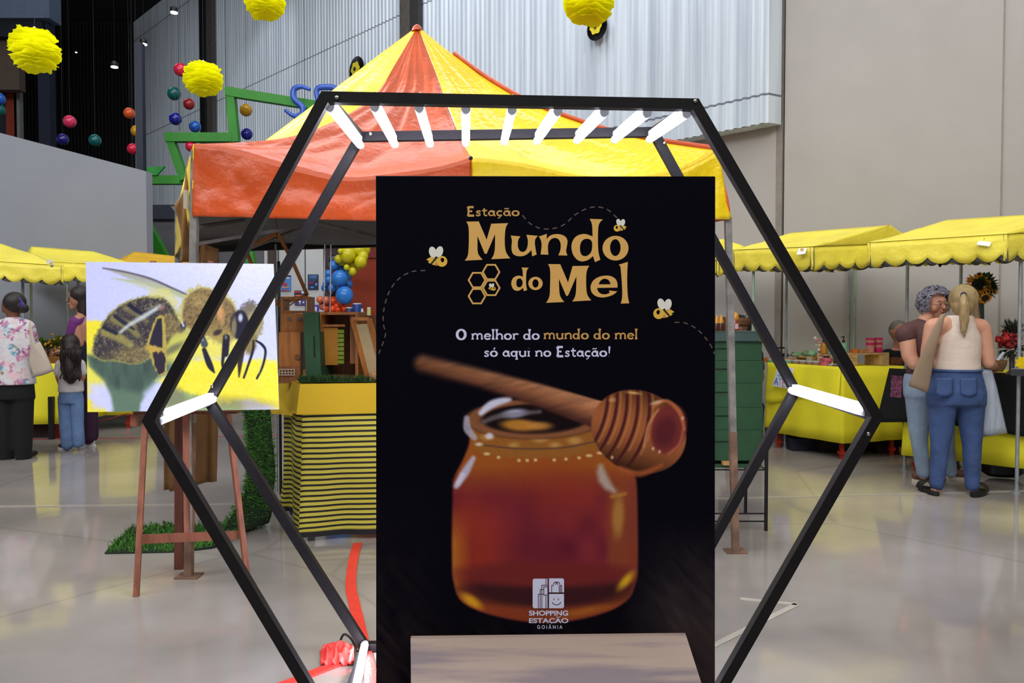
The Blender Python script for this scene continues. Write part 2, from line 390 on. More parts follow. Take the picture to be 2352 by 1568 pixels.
# pendant spotlights
m_lamp = M('lamp_glow', (235, 242, 255), .3, emit=40, var=0); m_blk = M('black_metal', (12, 12, 15), .45, var=.1)
for i, (px, py, Y, r, lb) in enumerate([(400, 30, 12.5, .055, 'small bright pendant spotlight hanging highest, nearest the top edge'), (330, 103, 12.5, .05, 'small bright pendant spotlight just above the navy pillar'), (263, 155, 13, .055, 'small bright pendant spotlight hanging lowest, before the black wall'), (175, 121, 19, .02, 'faintest tiny pendant lamp, farthest left before the black wall')]):
    p = at(px, py, Y); t = thing('pendant_lamp', lb, 'lamp', p, 'pendant lamps over the hall')
    MB().lathe(p+Vector((0, 0, .012)), [(r, 0), (r*1.1, .01), (r*1.1, .07), (r*.5, .09), (.004, .10)], 16).build('housing', m_blk, t, True)
    MB().lathe(p, [(r, 0), (r, .012)], 16).build('bulb', m_lamp, t, True)
    MB().tube([p+Vector((0, 0, .1)), Vector((p.x, p.y, 9.84))], .002, 6).build('cord', m_blk, t)
spot((-7.2, 13.5, 8.6), (-7.6, 17.6, 5.0), 150, 26); spot((-4.9, 12.0, 9.2), (-5.2, 16.2, 6.6), 170, 30); spot((-6.2, 7.4, 7.2), (-1.45, 5.3, 2.75), 6000, 22, (1, .98, .9))
spot((-1.0, 9.6, 9.4), (-1.4, 12.5, 7.5), 300, 70); spot((1.4, 6.6, 9.4), (1.6, 9.4, 5.2), 220, 70)
# ================================================================ HANGING DECORATION
balls = [(415, 160, 15, 'pink_red', (214, 30, 66)), (400, 215, 15, 'teal', (0, 92, 90)), (434, 239, 12.5, 'dark_red', (150, 10, 22)), (403, 273, 14, 'royal_blue', (10, 18, 140)),
         (448, 291, 13, 'sky_blue', (20, 86, 180)), (565, 253, 14, 'amber', (206, 150, 10)), (567, 308, 13, 'royal_blue', (10, 18, 140)), (439, 336, 12.5, 'pink_red', (214, 30, 66)),
         (297, 260, 12.5, 'orange', (222, 88, 34)), (314, 301, 13, 'amber', (206, 150, 10)), (305, 342, 12.5, 'pink_red', (214, 30, 66)), (160, 279, 14, 'pink', (226, 52, 100)),
         (144, 320, 13, 'indigo', (28, 18, 110)), (218, 322, 13.5, 'teal', (0, 92, 90)), (-3, 227, 14, 'sky_blue', (20, 66, 170)), (-3, 252, 14, 'teal', (0, 92, 90))]
bl_lab = ['pink-red ball hanging beside the small yellow pompom', 'teal ball just below and left of the small yellow pompom', 'dark red ball hanging under the small yellow pompom', 'royal blue ball between the teal ball and the green frame',
          'sky blue ball resting visually on the green zigzag bar', 'amber ball inside the upper green frame corner', 'royal blue ball below the amber one, right of the green upright', 'pink-red ball peeping out at the tent corner',
          'orange ball left of the navy pillar', 'amber ball half hidden by the navy pillar', 'pink-red ball half hidden by the navy pillar', 'pink ball alone before the black wall', 'indigo ball before the black wall, just above the partition',
          'teal ball before the black wall, just above the partition', 'sky blue ball cut by the left edge of the photo', 'teal ball cut by the left edge of the photo']
proto = None
for (px, py, r, mn, c), lb in zip(balls, bl_lab):
    Yb_ = 12.0+.42*((balls.index((px, py, r, mn, c))*5) % 7-3)/3*(0 if px > 440 else 1)+(.3 if px < 0 and mn == 'teal' else 0); p = at(px, py, Yb_); R_ = r/F*Yb_
    m = M('ball_'+mn, c, .28, var=.04, coat=.3)
    if proto is None:
        mb = MB().ball((0, 0, 0), 1, 24, 16); proto_me = mb.build('hanging_ball', m, None, 'all').data; proto = 1
        o = bpy.data.objects['hanging_ball']
    else:
        o = o.copy(); COL.objects.link(o); o.data = o.data.copy(); o.data.materials[0] = m
        for ch in list(o.children): pass
    o.location = p; o.scale = (R_,)*3; ORG[o.name] = p; tag(o, lb, 'ball', 'coloured balls hanging in the hall')
    # its thin wire
    cmb = MB().tube([Vector((0, 0, 1)), Vector((0, 0, (9.84-p.z)/R_))], .0015/R_, 5); wn = cmb.build('wire', m_blk, None); wn.parent = o
# yellow tissue pompoms: crumpled layered petals
m_pom = M('yellow_tissue', (255, 253, 22), .8, var=.03, scale=9); 
def tissue():
    nt = m_pom.node_tree; N = nt.nodes; L = nt.links; b = N['Principled BSDF']; tr = N.new('ShaderNodeBsdfTranslucent'); mx = N.new('ShaderNodeMixShader'); mx.inputs[0].default_value = .6
    col = b.inputs['Base Color'].links[0].from_socket; L.new(col, tr.inputs[0]); L.new(b.outputs[0], mx.inputs[1]); L.new(tr.outputs[0], mx.inputs[2]); L.new(mx.outputs[0], N['Material Output'].inputs[0])
tissue()
def pompom(px, py, rx, ry, Y, seed, label, tilt=0):
    rnd = random.Random(seed); c = at(px, py, Y); a = rx/F*Y; b = ry/F*Y
    t = thing('tissue_pompom', label, 'paper pompom', c, 'yellow tissue pompoms hanging overhead')
    mb = MB(); L_ = 11
    for k in range(L_):
        f = (k+.5)/L_*2-1; z0 = f*b*.82; R0 = a*math.sqrt(max(.05, 1-(f*.86)**2)); ph = rnd.random()*6.28; tl = rnd.uniform(-.12, .12)+tilt
        def fn(u, v, z0=z0, R0=R0, ph=ph, k=k, tl=tl, f=f):
            th = 2*math.pi*u; rr = R0*(.12+.88*v); w_ = noise.noise(Vector((math.cos(th)*2.3+k*3, math.sin(th)*2.3, v*2+seed)))
            rr *= .97+.09*w_*v+.014*math.sin(th*17+ph)*v
            z = z0+v*v*(f*.22*b+.07*b*math.sin(th*4+ph)+.025*b*math.sin(th*13+ph*2))+.06*b*w_
            return c+Vector((rr*math.cos(th), rr*math.sin(th), z+rr*math.cos(th)*tl))
        mb.grid(fn, 72, 6)
    mb.build('petals', m_pom, t, 'all')
    MB().lathe(c+Vector((0, 0, b*.9)), [(.012, 0), (.02, .03), (.006, .05)], 8).build('tie', M('white_paper', (225, 225, 220), .7), t, True)
    MB().tube([c+Vector((0, 0, b*.9)), Vector((c.x, c.y, 9.84))], .0015, 5).build('thread', m_blk, t)
pompom(80, 116, 55, 45, 6.6, 3, 'largest yellow tissue pompom hanging at the far left'); pompom(467, 181, 45, 34, 7.6, 11, 'yellow tissue pompom overlapping a pink-red ball')
pompom(608, 5, 47, 33, 7.4, 23, 'yellow tissue pompom cut by the top edge, left of the tent peak'); pompom(1353, 4, 60, 44, 6.2, 31, 'yellow tissue pompom cut by the top edge, above a black paper flower')
# black pleated fan flowers on the slanting wall
def fanflower(px, py, r, label):
    u = (px-CX)/F; Y = 11.0/(1+u); c = Vector((u*Y, Y, at(px, py, Y).z)); R_ = r/F*Y
    ex = Vector((math.sqrt(.5), -math.sqrt(.5), 0)); ez = Vector((0, 0, 1)); en = Vector((-math.sqrt(.5), -math.sqrt(.5), 0))
    t = thing('paper_fan_flower', label, 'wall flower', c, 'black paper fan flowers on the corrugated wall')
    def disc(mb, rad, n, amp, off, th, wav=0):
        o0 = c+en*off; top = []; bot = []
        for j in range(n):
            a = 2*math.pi*j/n; rr = rad*(1+wav*math.cos(a*6)) if wav else rad*(1+.03*(j % 2))
            q = o0+ex*math.cos(a)*rr+ez*math.sin(a)*rr; top.append(q+en*amp*(j % 2)); bot.append(q-en*th+en*amp*(j % 2))
        V = [o0+en*.004]+top+[o0-en*th]+bot; k = n+1
        mb.add(V, [(0, 1+j, 1+(j+1) % n) for j in range(n)]+[(k, k+1+(j+1) % n, k+1+j) for j in range(n)]+[(1+j, k+1+j, k+1+(j+1) % n, 1+(j+1) % n) for j in range(n)])
    mb = MB(); disc(mb, R_, 96, .02, .05, .012); mb.build('pleated_disc', M('black_paper', (10, 12, 20), .6), t)
    mb = MB(); disc(mb, R_*.56, 60, 0, .085, .01, .09); mb.build('petals', M('yellow_card', (232, 212, 40), .7), t)
    mb = MB(); disc(mb, R_*.15, 24, 0, .10, .01); mb.build('flower_centre', M('dark_card', (40, 34, 30), .7), t)
fanflower(828, 161, 28, 'black pleated fan flower half behind the left slope of the tent'); fanflower(1375, 66, 28, 'black pleated fan flower under the top right pompom')
# green zigzag frame and the blue letters
m_green = M('green_painted_board', (46, 134, 34), .55, var=.14, scale=3); GY = 11.5
t = thing('zigzag_frame', 'big green zigzag board frame hanging behind the tent', 'decoration', at(420, 400, GY))
def board(p, q, wd, Y=GY, dep=.12, m=m_green, nm='board', par=t, lab=None):
    a = at(p[0], p[1], Y); b = at(q[0], q[1], Y); d = (b-a).normalized(); n = Vector((-d.z, 0, d.x))*wd/F*Y/2
    return MB().prism([a-n, b-n, b+n, a+n], (0, dep, 0)).build(nm, m, par, label=lab)
board((336, 412), (412, 412), 19); board((420, 412), (384, 305), 17, GY+.01); board((378, 314), (532, 314), 20, GY-.01); board((537, 325), (525, 200), 20); board((517, 208), (740, 243), 20, GY-.012)
board((325, 500), (400, 640), 20, GY+.02); board((560, 500), (580, 640), 18, GY+.02)
MB().prism([at(320, 384, GY-.03), at(378, 382, GY-.03), at(360, 402, GY-.03), at(320, 403, GY-.03)], (0, .04, 0)).build('leaf_panel', M('bright_green_board', (28, 150, 50), .5), t)
for x in (412, 520, 700): MB().tube([at(x, 300, GY), Vector((at(x, 300, GY).x, GY, 9.84))], .004, 5).build('wire', m_blk, t)
m_blue = M('blue_letter_foil', (52, 92, 190), .3, var=.25, scale=6)
def letter(pts, wd, name, label):
    P = [at(x, y, GY-.25) for x, y in pts]; Q = [pl(P, i/40) for i in range(41)]; r = wd/F*GY/2
    mb = MB().tube(Q, [r*(.35+.65*math.sin(math.pi*min(1, max(0, (i+4)/48)))) for i in range(41)], 10)
    o = solo(name, mb, m_blue, label, 'letter', smooth='all'); o['group'] = 'blue letters hung on the green frame'; return o
letter([(713, 206), (692, 199), (675, 206), (676, 228), (694, 245), (694, 260), (677, 267), (655, 253)], 14, 'letter_s', 'blue foil letter S hooked over the green board')
lp = letter([(728, 300), (730, 240), (728, 206), (748, 200), (770, 204), (772, 225), (750, 240), (735, 236)], 14, 'letter_p', 'blue foil letter half hidden behind the black hexagon corner')
# ================================================================ HEXAGON LIGHT FRAME
FL_, FR_ = Vector((-1.149, 2.35, 0)), Vector((1.207, 2.46, 0)); K = (FR_.y-FL_.y)/(FR_.x-FL_.x)
def hexp(px, py, off=0.):
    u = (px-CX)/F; Y = (FL_.y+off-FL_.x*K)/(1-u*K); return at(px, py, Y)
def floorp(px, off=0.):
    p = hexp(px, 1600, off); u = (px-CX)/F; return Vector((p.x, p.y, 0.0))
hexfront = [hexp(325, 967), hexp(738, 209), hexp(1605, 226), hexp(2030, 957), floorp(1617), floorp(762)]
BO = .64
hexback = [hexp(465, 922, BO), hexp(820, 302, BO), hexp(1509, 291, BO), hexp(1841, 897, BO), floorp(1518, BO), floorp(832, BO)]
m_fr = M('matt_black_steel', (24, 22, 24), .5, var=.15, scale=20, spec=.14)
t_hex = thing('hexagon_light_frame', 'large black double hexagon frame with lit tube lamps around the honey poster', 'light frame', (0.03, 2.7, 0))
yd = Vector((-K, 1, 0)).normalized(); xd = Vector((1, K, 0)).normalized()
def inset(P, wd):
    c = sum(P, Vector())/6; Q = []; n = len(P)
    for i in range(n):
        a, b, d = P[i-1], P[i], P[(i+1) % n]
        def l2(p): return Vector((p.dot(xd), p.z))
        A, B, D = l2(a), l2(b), l2(d)
        e1 = (B-A).normalized(); e2 = (D-B).normalized(); n1 = Vector((e1.y, -e1.x)); n2 = Vector((e2.y, -e2.x))
        cc = l2(c)
        if (cc-B).dot(n1) < 0: n1 = -n1
        if (cc-B).dot(n2) < 0: n2 = -n2
        m = (n1+n2); m = m*(wd/(.5*m.dot(n1)+.5*m.dot(n2)))
        Q.append(b+xd*m.x+Vector((0, 0, m.y)))
    return Q
fin = inset(hexfront, .034); bin_ = inset(hexback, .036)
for P, Q, nm in ((hexfront, fin, 'front_bar'), (hexback, bin_, 'rear_bar')):
    for i in range(6):
        j = (i+1) % 6
        MB().prism([P[i], P[j], Q[j], Q[i]], yd*.032).build(nm, m_fr, t_hex)
for i in range(6):
    MB().beam(lerp(hexfront[i], fin[i], .5)+yd*.032, lerp(hexback[i], bin_[i], .5), .03).build('connecting_rail', m_fr, t_hex)
m_tube = M('tube_light', (236, 238, 255), .3, emit=85, var=0); m_cap = M('grey_end_cap', (176, 178, 190), .5, emit=.45); m_bat = M('white_batten', (225, 226, 235), .45)  # end caps are faintly emissive, imitating tube light glowing through the plastic
m_wire = M('white_wire', (215, 205, 190), .5); m_bolt = M('bolt', (170, 165, 150), .3, metal=1)
def tubelamp(a, b, up=Vector((0, 0, 1)), r=.0145):
    d = (b-a).normalized()
    tb = MB().tube([a+d*.012, b-d*.012], r, 16).build('light_tube', m_tube, t_hex, True)
    MB().tube([a-d*.004, a+d*.014], r*1.02, 16).build('end_cap', m_cap, tb, True)
    MB().tube([b-d*.014, b+d*.004], r*1.02, 16).build('end_cap', m_cap, tb, True)
    off = up*(r+.007)
    MB().beam(a+d*.03+off, b-d*.03+off, .022, .012).build('batten', m_bat, tb)
    s = a+d*.01+off
    MB().tube([pl([s+up*.005, s+up*.012+xd*.02, s+up*.02-xd*.012, s+up*.032+xd*.006], k/12) for k in range(13)], .0014, 5).build('wire', m_wire, tb, True)
fx = [758, 861, 963, 1070, 1176, 1281, 1388, 1486, 1577]; fy = [246, 246, 248, 251, 253, 256, 258, 260, 261]
bx = [828, 907, 988, 1070, 1158, 1233, 1325, 1411, 1492]; by = [334, 332, 331, 329, 325, 324, 322, 321, 320]
for i in range(9): tubelamp(hexp(fx[i], fy[i], .05), hexp(bx[i], by[i], BO-.01))
tubelamp(hexp(361, 967, .06), hexp(490, 916, BO+.0)); tubelamp(hexp(1990, 947, .06), hexp(1818, 896, BO+.0))
# the lower corner tubes, just above the bottom bars
ub = Vector((0, 0, -1))
a_ = floorp(812, .04)+Vector((0, 0, .055)); b_ = floorp(842, BO)+Vector((0, 0, .06)); b_ = hexp(838, 1479, BO)
tubelamp(Vector((a_.x-.01, a_.y, .058)), b_, ub)
for fr in (.3, .5, .7):
    aa = lerp(floorp(812, .04), floorp(1590, .04), fr); bb = lerp(floorp(842, BO), floorp(1500, BO), fr)
    tubelamp(Vector((aa.x, aa.y, .058)), Vector((bb.x, bb.y, .058)), ub)
for px, py, off in ((774, 224, -.001), (1597, 232, -.001), (487, 886, BO-.001), (1527, 328, BO-.001), (1994, 996, -.001), (851, 307, BO-.001)):
    c = hexp(px, py, off); MB().lathe(c, [(.006, 0), (.006, .003), (.003, .005)], 12, Matrix.Rotation(math.pi/2, 3, 'X')).build('bolt', m_bolt, t_hex, True)
# ================================================================ HONEY POSTER
PY_ = 2.28
pmat = M('poster_board_edge', (60, 58, 60), .7)
t_post = thing('honey_poster', 'tall black poster with a honey jar, wooden dipper and gold lettering', 'poster', (.1, PY_, 0))
tl, tr = at(863, 403.5, PY_), at(1643, 406, PY_); bl = Vector((at(868.5, 1568, PY_).x, PY_, .02)); br = Vector((at(1642, 1568, PY_).x, PY_, .02))
bl.x -= .0; MB().prism([bl, br, tr, tl], (0, .012, 0)).build('board', pmat, t_post)
# -------- picture painting tools
def sst(d, s): return np.clip(.5-d/(2*s), 0, 1)**2*(3-2*np.clip(.5-d/(2*s), 0, 1))
def sdpoly(X, Y, P):
    d = np.full(X.shape, 1e9); ins = np.zeros(X.shape, bool); n = len(P)
    for i in range(n):
        x0, y0 = P[i]; x1, y1 = P[(i+1) % n]; ex, ey = x1-x0, y1-y0; L2 = ex*ex+ey*ey+1e-9
        h = np.clip(((X-x0)*ex+(Y-y0)*ey)/L2, 0, 1); d = np.minimum(d, np.hypot(X-x0-h*ex, Y-y0-h*ey))
        c = ((y0 > Y) != (y1 > Y)); ins ^= c & (X < (x1-x0)*(Y-y0)/((y1-y0) if y1 != y0 else 1e-9)+x0)
    return np.where(ins, -d, d)
def sdell(X, Y, cx, cy, rx, ry, rot=0.):
    c, s = math.cos(rot), math.sin(rot); x = (X-cx)*c+(Y-cy)*s; y = -(X-cx)*s+(Y-cy)*c
    k = np.sqrt((x/rx)**2+(y/ry)**2); return (k-1)*min(rx, ry)
def sdline(X, Y, P, W):
    d = np.full(X.shape, 1e9); n = len(P)
    for i in range(n-1):
        x0, y0 = P[i]; x1, y1 = P[i+1]; w0 = W[i] if isinstance(W, (list, tuple)) else W; w1 = W[i+1] if isinstance(W, (list, tuple)) else W
        ex, ey = x1-x0, y1-y0; h = np.clip(((X-x0)*ex+(Y-y0)*ey)/(ex*ex+ey*ey+1e-9), 0, 1)
        d = np.minimum(d, np.hypot(X-x0-h*ex, Y-y0-h*ey)-(w0+(w1-w0)*h))
    return d
def vnoise(X, Y, sx, sy, seed=0):
    x = X/sx; y = Y/sy; xi = np.floor(x).astype(np.int64); yi = np.floor(y).astype(np.int64); fx_ = x-xi; fy_ = y-yi
    fx_ = fx_*fx_*(3-2*fx_); fy_ = fy_*fy_*(3-2*fy_)
    def h(a, b): 
        v = np.sin(a*127.1+b*311.7+seed*74.7)*43758.5453; return v-np.floor(v)
    return (h(xi, yi)*(1-fx_)+h(xi+1, yi)*fx_)*(1-fy_)+(h(xi, yi+1)*(1-fx_)+h(xi+1, yi+1)*fx_)*fy_
def paint_grid(name, corner, nx, ny, fn, mat, parent, Yoff, xr, yr, mapf):
    gx = np.linspace(xr[0], xr[1], nx); gy = np.linspace(yr[0], yr[1], ny); X, Y = np.meshgrid(gx, gy)
    C = fn(X, Y); C = np.clip(C/255., 0, 1); C = np.where(C <= .04045, C/12.92, ((C+.055)/1.055)**2.4)
    o0 = org(parent)
    V = mapf(X, Y).reshape(-1, 3)-np.array(o0)
    idx = np.arange(nx*ny).reshape(ny, nx); q = np.stack([idx[:-1, :-1], idx[1:, :-1], idx[1:, 1:], idx[:-1, 1:]], -1).reshape(-1, 4)
    me = bpy.data.meshes.new(name); me.vertices.add(nx*ny); me.vertices.foreach_set('co', V.astype(np.float32).ravel())
    nq = len(q); me.loops.add(nq*4); me.loops.foreach_set('vertex_index', q.ravel().astype(np.int32)); me.polygons.add(nq)
    me.polygons.foreach_set('loop_start', np.arange(0, nq*4, 4, dtype=np.int32)); me.update(); me.validate()
    ca = me.color_attributes.new('print', 'FLOAT_COLOR', 'POINT'); rgba = np.ones((nx*ny, 4), np.float32); rgba[:, :3] = C.reshape(-1, 3); ca.data.foreach_set('color', rgba.ravel())
    me.materials.append(mat); o = bpy.data.objects.new(name, me); COL.objects.link(o); o.parent = parent; ORG[o.name] = o0
    return o
def cr_(P, k=6):
    n = len(P); V = [Vector(p) for p in P]; Q = []
    for i in range(n):
        p0, p1, p2, p3 = V[i-1], V[i], V[(i+1) % n], V[(i+2) % n]
        for j in range(k):
            u = j/k; q = .5*((2*p1)+(p2-p0)*u+(2*p0-5*p1+4*p2-p3)*u*u+(3*p1-p0-3*p2+p3)*u**3); Q.append((q.x, q.y))
    return Q
class Art:
    def __init__(s, X, Y, bgc): s.X = X; s.Y = Y; s.C = np.zeros(X.shape+(3,))+np.array(bgc, float)
    def mix(s, m, c):
        c = np.array(c, float) if not isinstance(c, np.ndarray) else c
        s.C = s.C*(1-m[..., None])+c*m[..., None]; return s
    def poly(s, P, c, soft=2., a=1., fuzz=0, seed=0):
        d = sdpoly(s.X, s.Y, P)
        if fuzz: d = d+(vnoise(s.X, s.Y, 3, 9, seed)-.5)*fuzz+(vnoise(s.X, s.Y, 2, 4, seed+5)-.5)*fuzz*.6
        return s.mix(sst(d, soft)*a, c)
    def ell(s, cx, cy, rx, ry, c, rot=0., soft=2., a=1., fuzz=0, seed=0):
        d = sdell(s.X, s.Y, cx, cy, rx, ry, rot)
        if fuzz: d = d+(vnoise(s.X, s.Y, 3, 8, seed)-.5)*fuzz+(vnoise(s.X, s.Y, 2, 3, seed+5)-.5)*fuzz*.6
        return s.mix(sst(d, soft)*a, c)
    def line(s, P, W, c, soft=1.5, a=1.):
        if len(P) > 2:
            V = [Vector((p[0], p[1], W[i] if isinstance(W, (list, tuple)) else W)) for i, p in enumerate(P)]; k = 6*(len(P)-1); Q = [pl(V, i/k) for i in range(k+1)]; P = [(q.x, q.y) for q in Q]; W = [q.z for q in Q]
        return s.mix(sst(sdline(s.X, s.Y, P, W), soft)*a, c)
def poster_art(X, Y):
    A = Art(X, Y, (10, 9, 17))
    n = vnoise(X+Y*.6, Y-X*1.2, 60, 14, 3)*.6+vnoise(X, Y, 30, 30, 4)*.4
    A.mix(np.clip((Y-1180)/240, 0, 1)*np.clip((X-1420)/130, 0, 1)*(.45+.55*n), (66, 56, 55))
    A.mix(np.clip((Y-1080)/250, 0, 1)*np.clip((1050-X)/150, 0, 1)*.35*n, (60, 48, 44))
    A.mix(np.clip((Y-1400)/60, 0, 1)*.6*n, (46, 34, 32))
    # jar body
    body = [(1040, 1125), (1044, 1095), (1062, 1060), (1078, 1020), (1082, 985), (1110, 1000), (1180, 1008), (1290, 1008), (1380, 985), (1392, 1020), (1420, 1050), (1452, 1085), (1462, 1125), (1464, 1290), (1458, 1340), (1436, 1380), (1370, 1412), (1256, 1430), (1140, 1414), (1066, 1384), (1044, 1340), (1039, 1280)]
    dB = sdpoly(X, Y, cr_(body, 4)); mB = sst(dB, 5)
    n2 = vnoise(X, Y, 45, 60, 8)
    base = np.zeros(X.shape+(3,))+np.array((114, 38, 50.)); base += (n2[..., None]-.5)*np.array((34, 14, 6))
    A.mix(mB, base)
    A.mix(mB*np.clip((1140-Y)/70, 0, 1)*.95, (160, 88, 34)); A.mix(mB*sst(sdell(X, Y, 1290, 1130, 95, 55, .2), 60)*.6, (144, 52, 36))
    A.mix(mB*sst(sdell(X, Y, 1075, 1265, 85, 120, 0), 60)*.75, (152, 52, 34)); A.mix(mB*np.clip((1085-X)/42, 0, 1)*np.clip((Y-1160)/90, 0, 1)*.9, (178, 108, 38))
    A.mix(mB*np.clip((X-1385)/20, 0, 1)*np.clip((Y-1080)/50, 0, 1)*.7, (140, 74, 40)); A.mix(mB*np.clip((X-1440)/14, 0, 1)*.5, (128, 56, 46))
    # lower dark meniscus and amber foot
    A.mix(mB*np.clip((Y-1345)/18, 0, 1)*.85, (142, 66, 34)); A.mix(mB*sst(sdell(X, Y, 1258, 1352, 196, 42), 12), (60, 28, 32)); A.mix(mB*sst(sdell(X, Y, 1256, 1318, 208, 30), 10)*1., (112, 40, 40))
    A.mix(mB*sst(sdell(X, Y, 1083, 1380, 26, 11, .6), 8), (214, 150, 36)); A.mix(mB*sst(sdell(X, Y, 1438, 1333, 24, 9, -.85), 7), (206, 160, 36)); A.mix(mB*sst(sdell(X, Y, 1340, 1404, 50, 8, -.2), 8)*.7, (176, 104, 36))
    # right amber glint and white blob
    A.mix(sst(sdell(X, Y, 1420, 1185, 13, 46, .03), 8)*.85, (176, 128, 60)); A.mix(sst(sdline(X, Y, [(1380, 1072), (1381, 1085), (1386, 1100), (1396, 1115), (1410, 1127)], [6, 10, 12, 10, 5]), 8)*.95, (176, 160, 150)); A.mix(sst(sdline(X, Y, [(1405, 1140), (1436, 1134)], 4), 4)*.7, (186, 130, 60))
    A.line([(1087, 1052), (1068, 1085), (1048, 1116)], [5, 9, 6], (190, 184, 214), 5, .95); A.line([(1062, 1090), (1052, 1110)], 5, (214, 208, 232), 4, .9)
    # neck, beads and rim
    A.poly([(1078, 1000), (1082, 970), (1200, 1000), (1360, 985), (1385, 965), (1388, 1030), (1300, 1050), (1170, 1052), (1095, 1035)], (150, 96, 44), 5, .9)
    for i, (x, y) in enumerate([(1118, 1042), (1145, 1050), (1192, 1057), (1211, 1057), (1230, 1056), (1273, 1056), (1300, 1054), (1330, 1051), (1353, 1046), (1378, 1040)]):
        A.ell(x, y, 7 if i < 1 or i > 7 else 4, 3.5, (222, 196, 140), 0, 2.5, .9)
    for x, y, r in ((1120, 1003, 9), (1240, 1005, 13), (1275, 1022, 8), (1180, 1022, 7), (1320, 1012, 10)): A.ell(x, y, r*1.5, r*.8, (196, 150, 84), 0, 6, .8)
    A.line([(1112, 1022), (1190, 1030), (1290, 1028), (1375, 1012)], 2, (90, 66, 56), 2, .8)
    dR = sdell(X, Y, 1228, 962, 160, 46, -.01); A.mix(sst(dR, 4), (74, 46, 36)); A.ell(1228, 960, 138, 31, (26, 18, 20), 0, 5)
    A.mix(sst(np.abs(dR+6)-5, 3)*.8, (152, 96, 62)); A.ell(1195, 976, 42, 13, (200, 134, 52), .05, 6, .9); A.ell(1240, 978, 26, 9, (206, 140, 66), 0, 6, .8)
    A.line([(1105, 948), (1130, 928), (1170, 916)], [6, 9, 6], (206, 206, 230), 5); A.ell(1182, 949, 26, 9, (184, 190, 226), -.1, 6); A.line([(1112, 968), (1150, 955), (1240, 945)], [5, 6, 4], (120, 112, 118), 5, .7)
    A.line([(1072, 960), (1074, 985), (1090, 1005)], [6, 9, 6], (176, 172, 190), 4, .85); A.ell(1124, 1001, 9, 7, (220, 216, 228), 0, 4, .9); A.ell(1100, 1020, 8, 4, (226, 216, 214), 0, 3, .8)
    # dipper handle
    P = [(972, 836), (1100, 868), (1240, 908), (1385, 956)]; W = [19, 21, 26, 33]
    dH = sdline(X, Y, P, W); soft = np.clip(13-(X-960)/40, 2.5, 13); hm = sst(dH, soft)
    yy = np.interp(X, [p[0] for p in P], [p[1] for p in P]); rel = np.clip((Y-yy)/28, -1, 1); hc = np.zeros(X.shape+(3,))
    for ch, (lo, mid, hi) in enumerate(((84, 172, 190), (48, 110, 128), (42, 76, 92))): hc[..., ch] = np.where(rel < -.1, mid+(hi-mid)*np.clip((-.1-rel)/.5, 0, 1), mid+(lo-mid)*np.clip((rel+.1)/1.0, 0, 1))
    hc *= (.86+.22*vnoise(X-Y*3.4, Y+X*.29, 90, 8, 9))[..., None]*(np.clip(.72+(X-960)/1500, 0, 1)[..., None])
    A.mix(hm, hc)
    # dipper head
    dD = sdell(X, Y, 1467, 991, 111, 92, .42); A.mix(sst(dD, 3), (152, 84, 50))
    mD = sst(dD, 3); ux = (X-1467)*math.cos(.30)+(Y-991)*math.sin(.30); uy = -(X-1467)*math.sin(.30)+(Y-991)*math.cos(.30)
    q = ux+.0032*uy**2*.75
    shade = np.clip(1-(uy/100)**2*.55-np.clip(uy, 0, 100)/420, .3, 1.1); dc = np.zeros(X.shape+(3,))+np.array((164, 96, 58.)); dc *= shade[..., None]; A.mix(mD, dc)
    for k, gx in enumerate((-84, -62, -38, -12, 16)):
        A.mix(mD*sst(np.abs(q-gx)-3.6, 2.5)*.92, (72, 30, 34)); A.mix(mD*sst(np.abs(q-gx-9)-2., 2.5)*.5*(uy < 50), (204, 138, 84))
    A.ell(1536, 985, 40, 58, (120, 50, 48), .25, 5); A.ell(1528, 992, 24, 34, (92, 38, 44), .25, 10); A.line([(1500, 935), (1530, 920), (1560, 945), (1572, 985)], [3, 4, 5, 3], (190, 110, 70), 3, .85)
    A.line([(1478, 1025), (1490, 975), (1512, 940)], [2, 3, 2], (204, 140, 96), 2.5, .8); A.line([(1535, 1042), (1560, 1020), (1570, 985)], 3, (196, 116, 84), 3, .6)
    A.line([(1425, 1075), (1470, 1088), (1520, 1068)], [5, 7, 4], (168, 88, 50), 5, .8); A.ell(1508, 924, 13, 4, (222, 190, 150), -.3, 3, .8); A.ell(1455, 902, 14, 3, (226, 180, 110), .1, 3, .9); A.ell(1406, 918, 8, 5, (206, 150, 96), 0, 3, .7)
    for x, y in ((1406, 1050), (1500, 1030), (1515, 1037), (1568, 960)): A.ell(x, y, 3, 4, (226, 190, 150), .3, 2, .8)
    A.C *= (.97+.06*vnoise(X, Y, 2.5, 2.5, 1))[..., None]
    return A.C
m_print = M_attr('poster_print', .55)
def pmap(Yd):
    def f(X, Y):
        rx = (X-CX)/F; rz = (CY-Y)/F; ry = math.cos(TH)+rz*math.sin(TH); z = -math.sin(TH)+rz*math.cos(TH); k = Yd/ry
        return np.stack([rx*k, np.full(X.shape, Yd), H+z*k], -1)
    return f
def pmap_q(X, Y):
    V = pmap(PY_-.001)(X, Y); t_ = (Y-403.5)/(1568-403.5)
    return V
paint_grid('poster_print', None, 520, 790, poster_art, m_print, t_post, 0, (864, 1642), (405, 1589), pmap_q)
m_gold = M('gold_print', (214, 166, 86), .6, var=.03); m_wprint = M('white_print', (205, 205, 236), .6, var=.02)
m_gold2 = M('small_gold_print', (196, 150, 78), .6, var=.02)
def ellp(cx, cy, rx, ry, n=48, rot=0): return [(cx+rx*math.cos(a)*math.cos(rot)-ry*math.sin(a)*math.sin(rot), cy+rx*math.cos(a)*math.sin(rot)+ry*math.sin(a)*math.cos(rot)) for a in [2*math.pi*i/n for i in range(n)]]
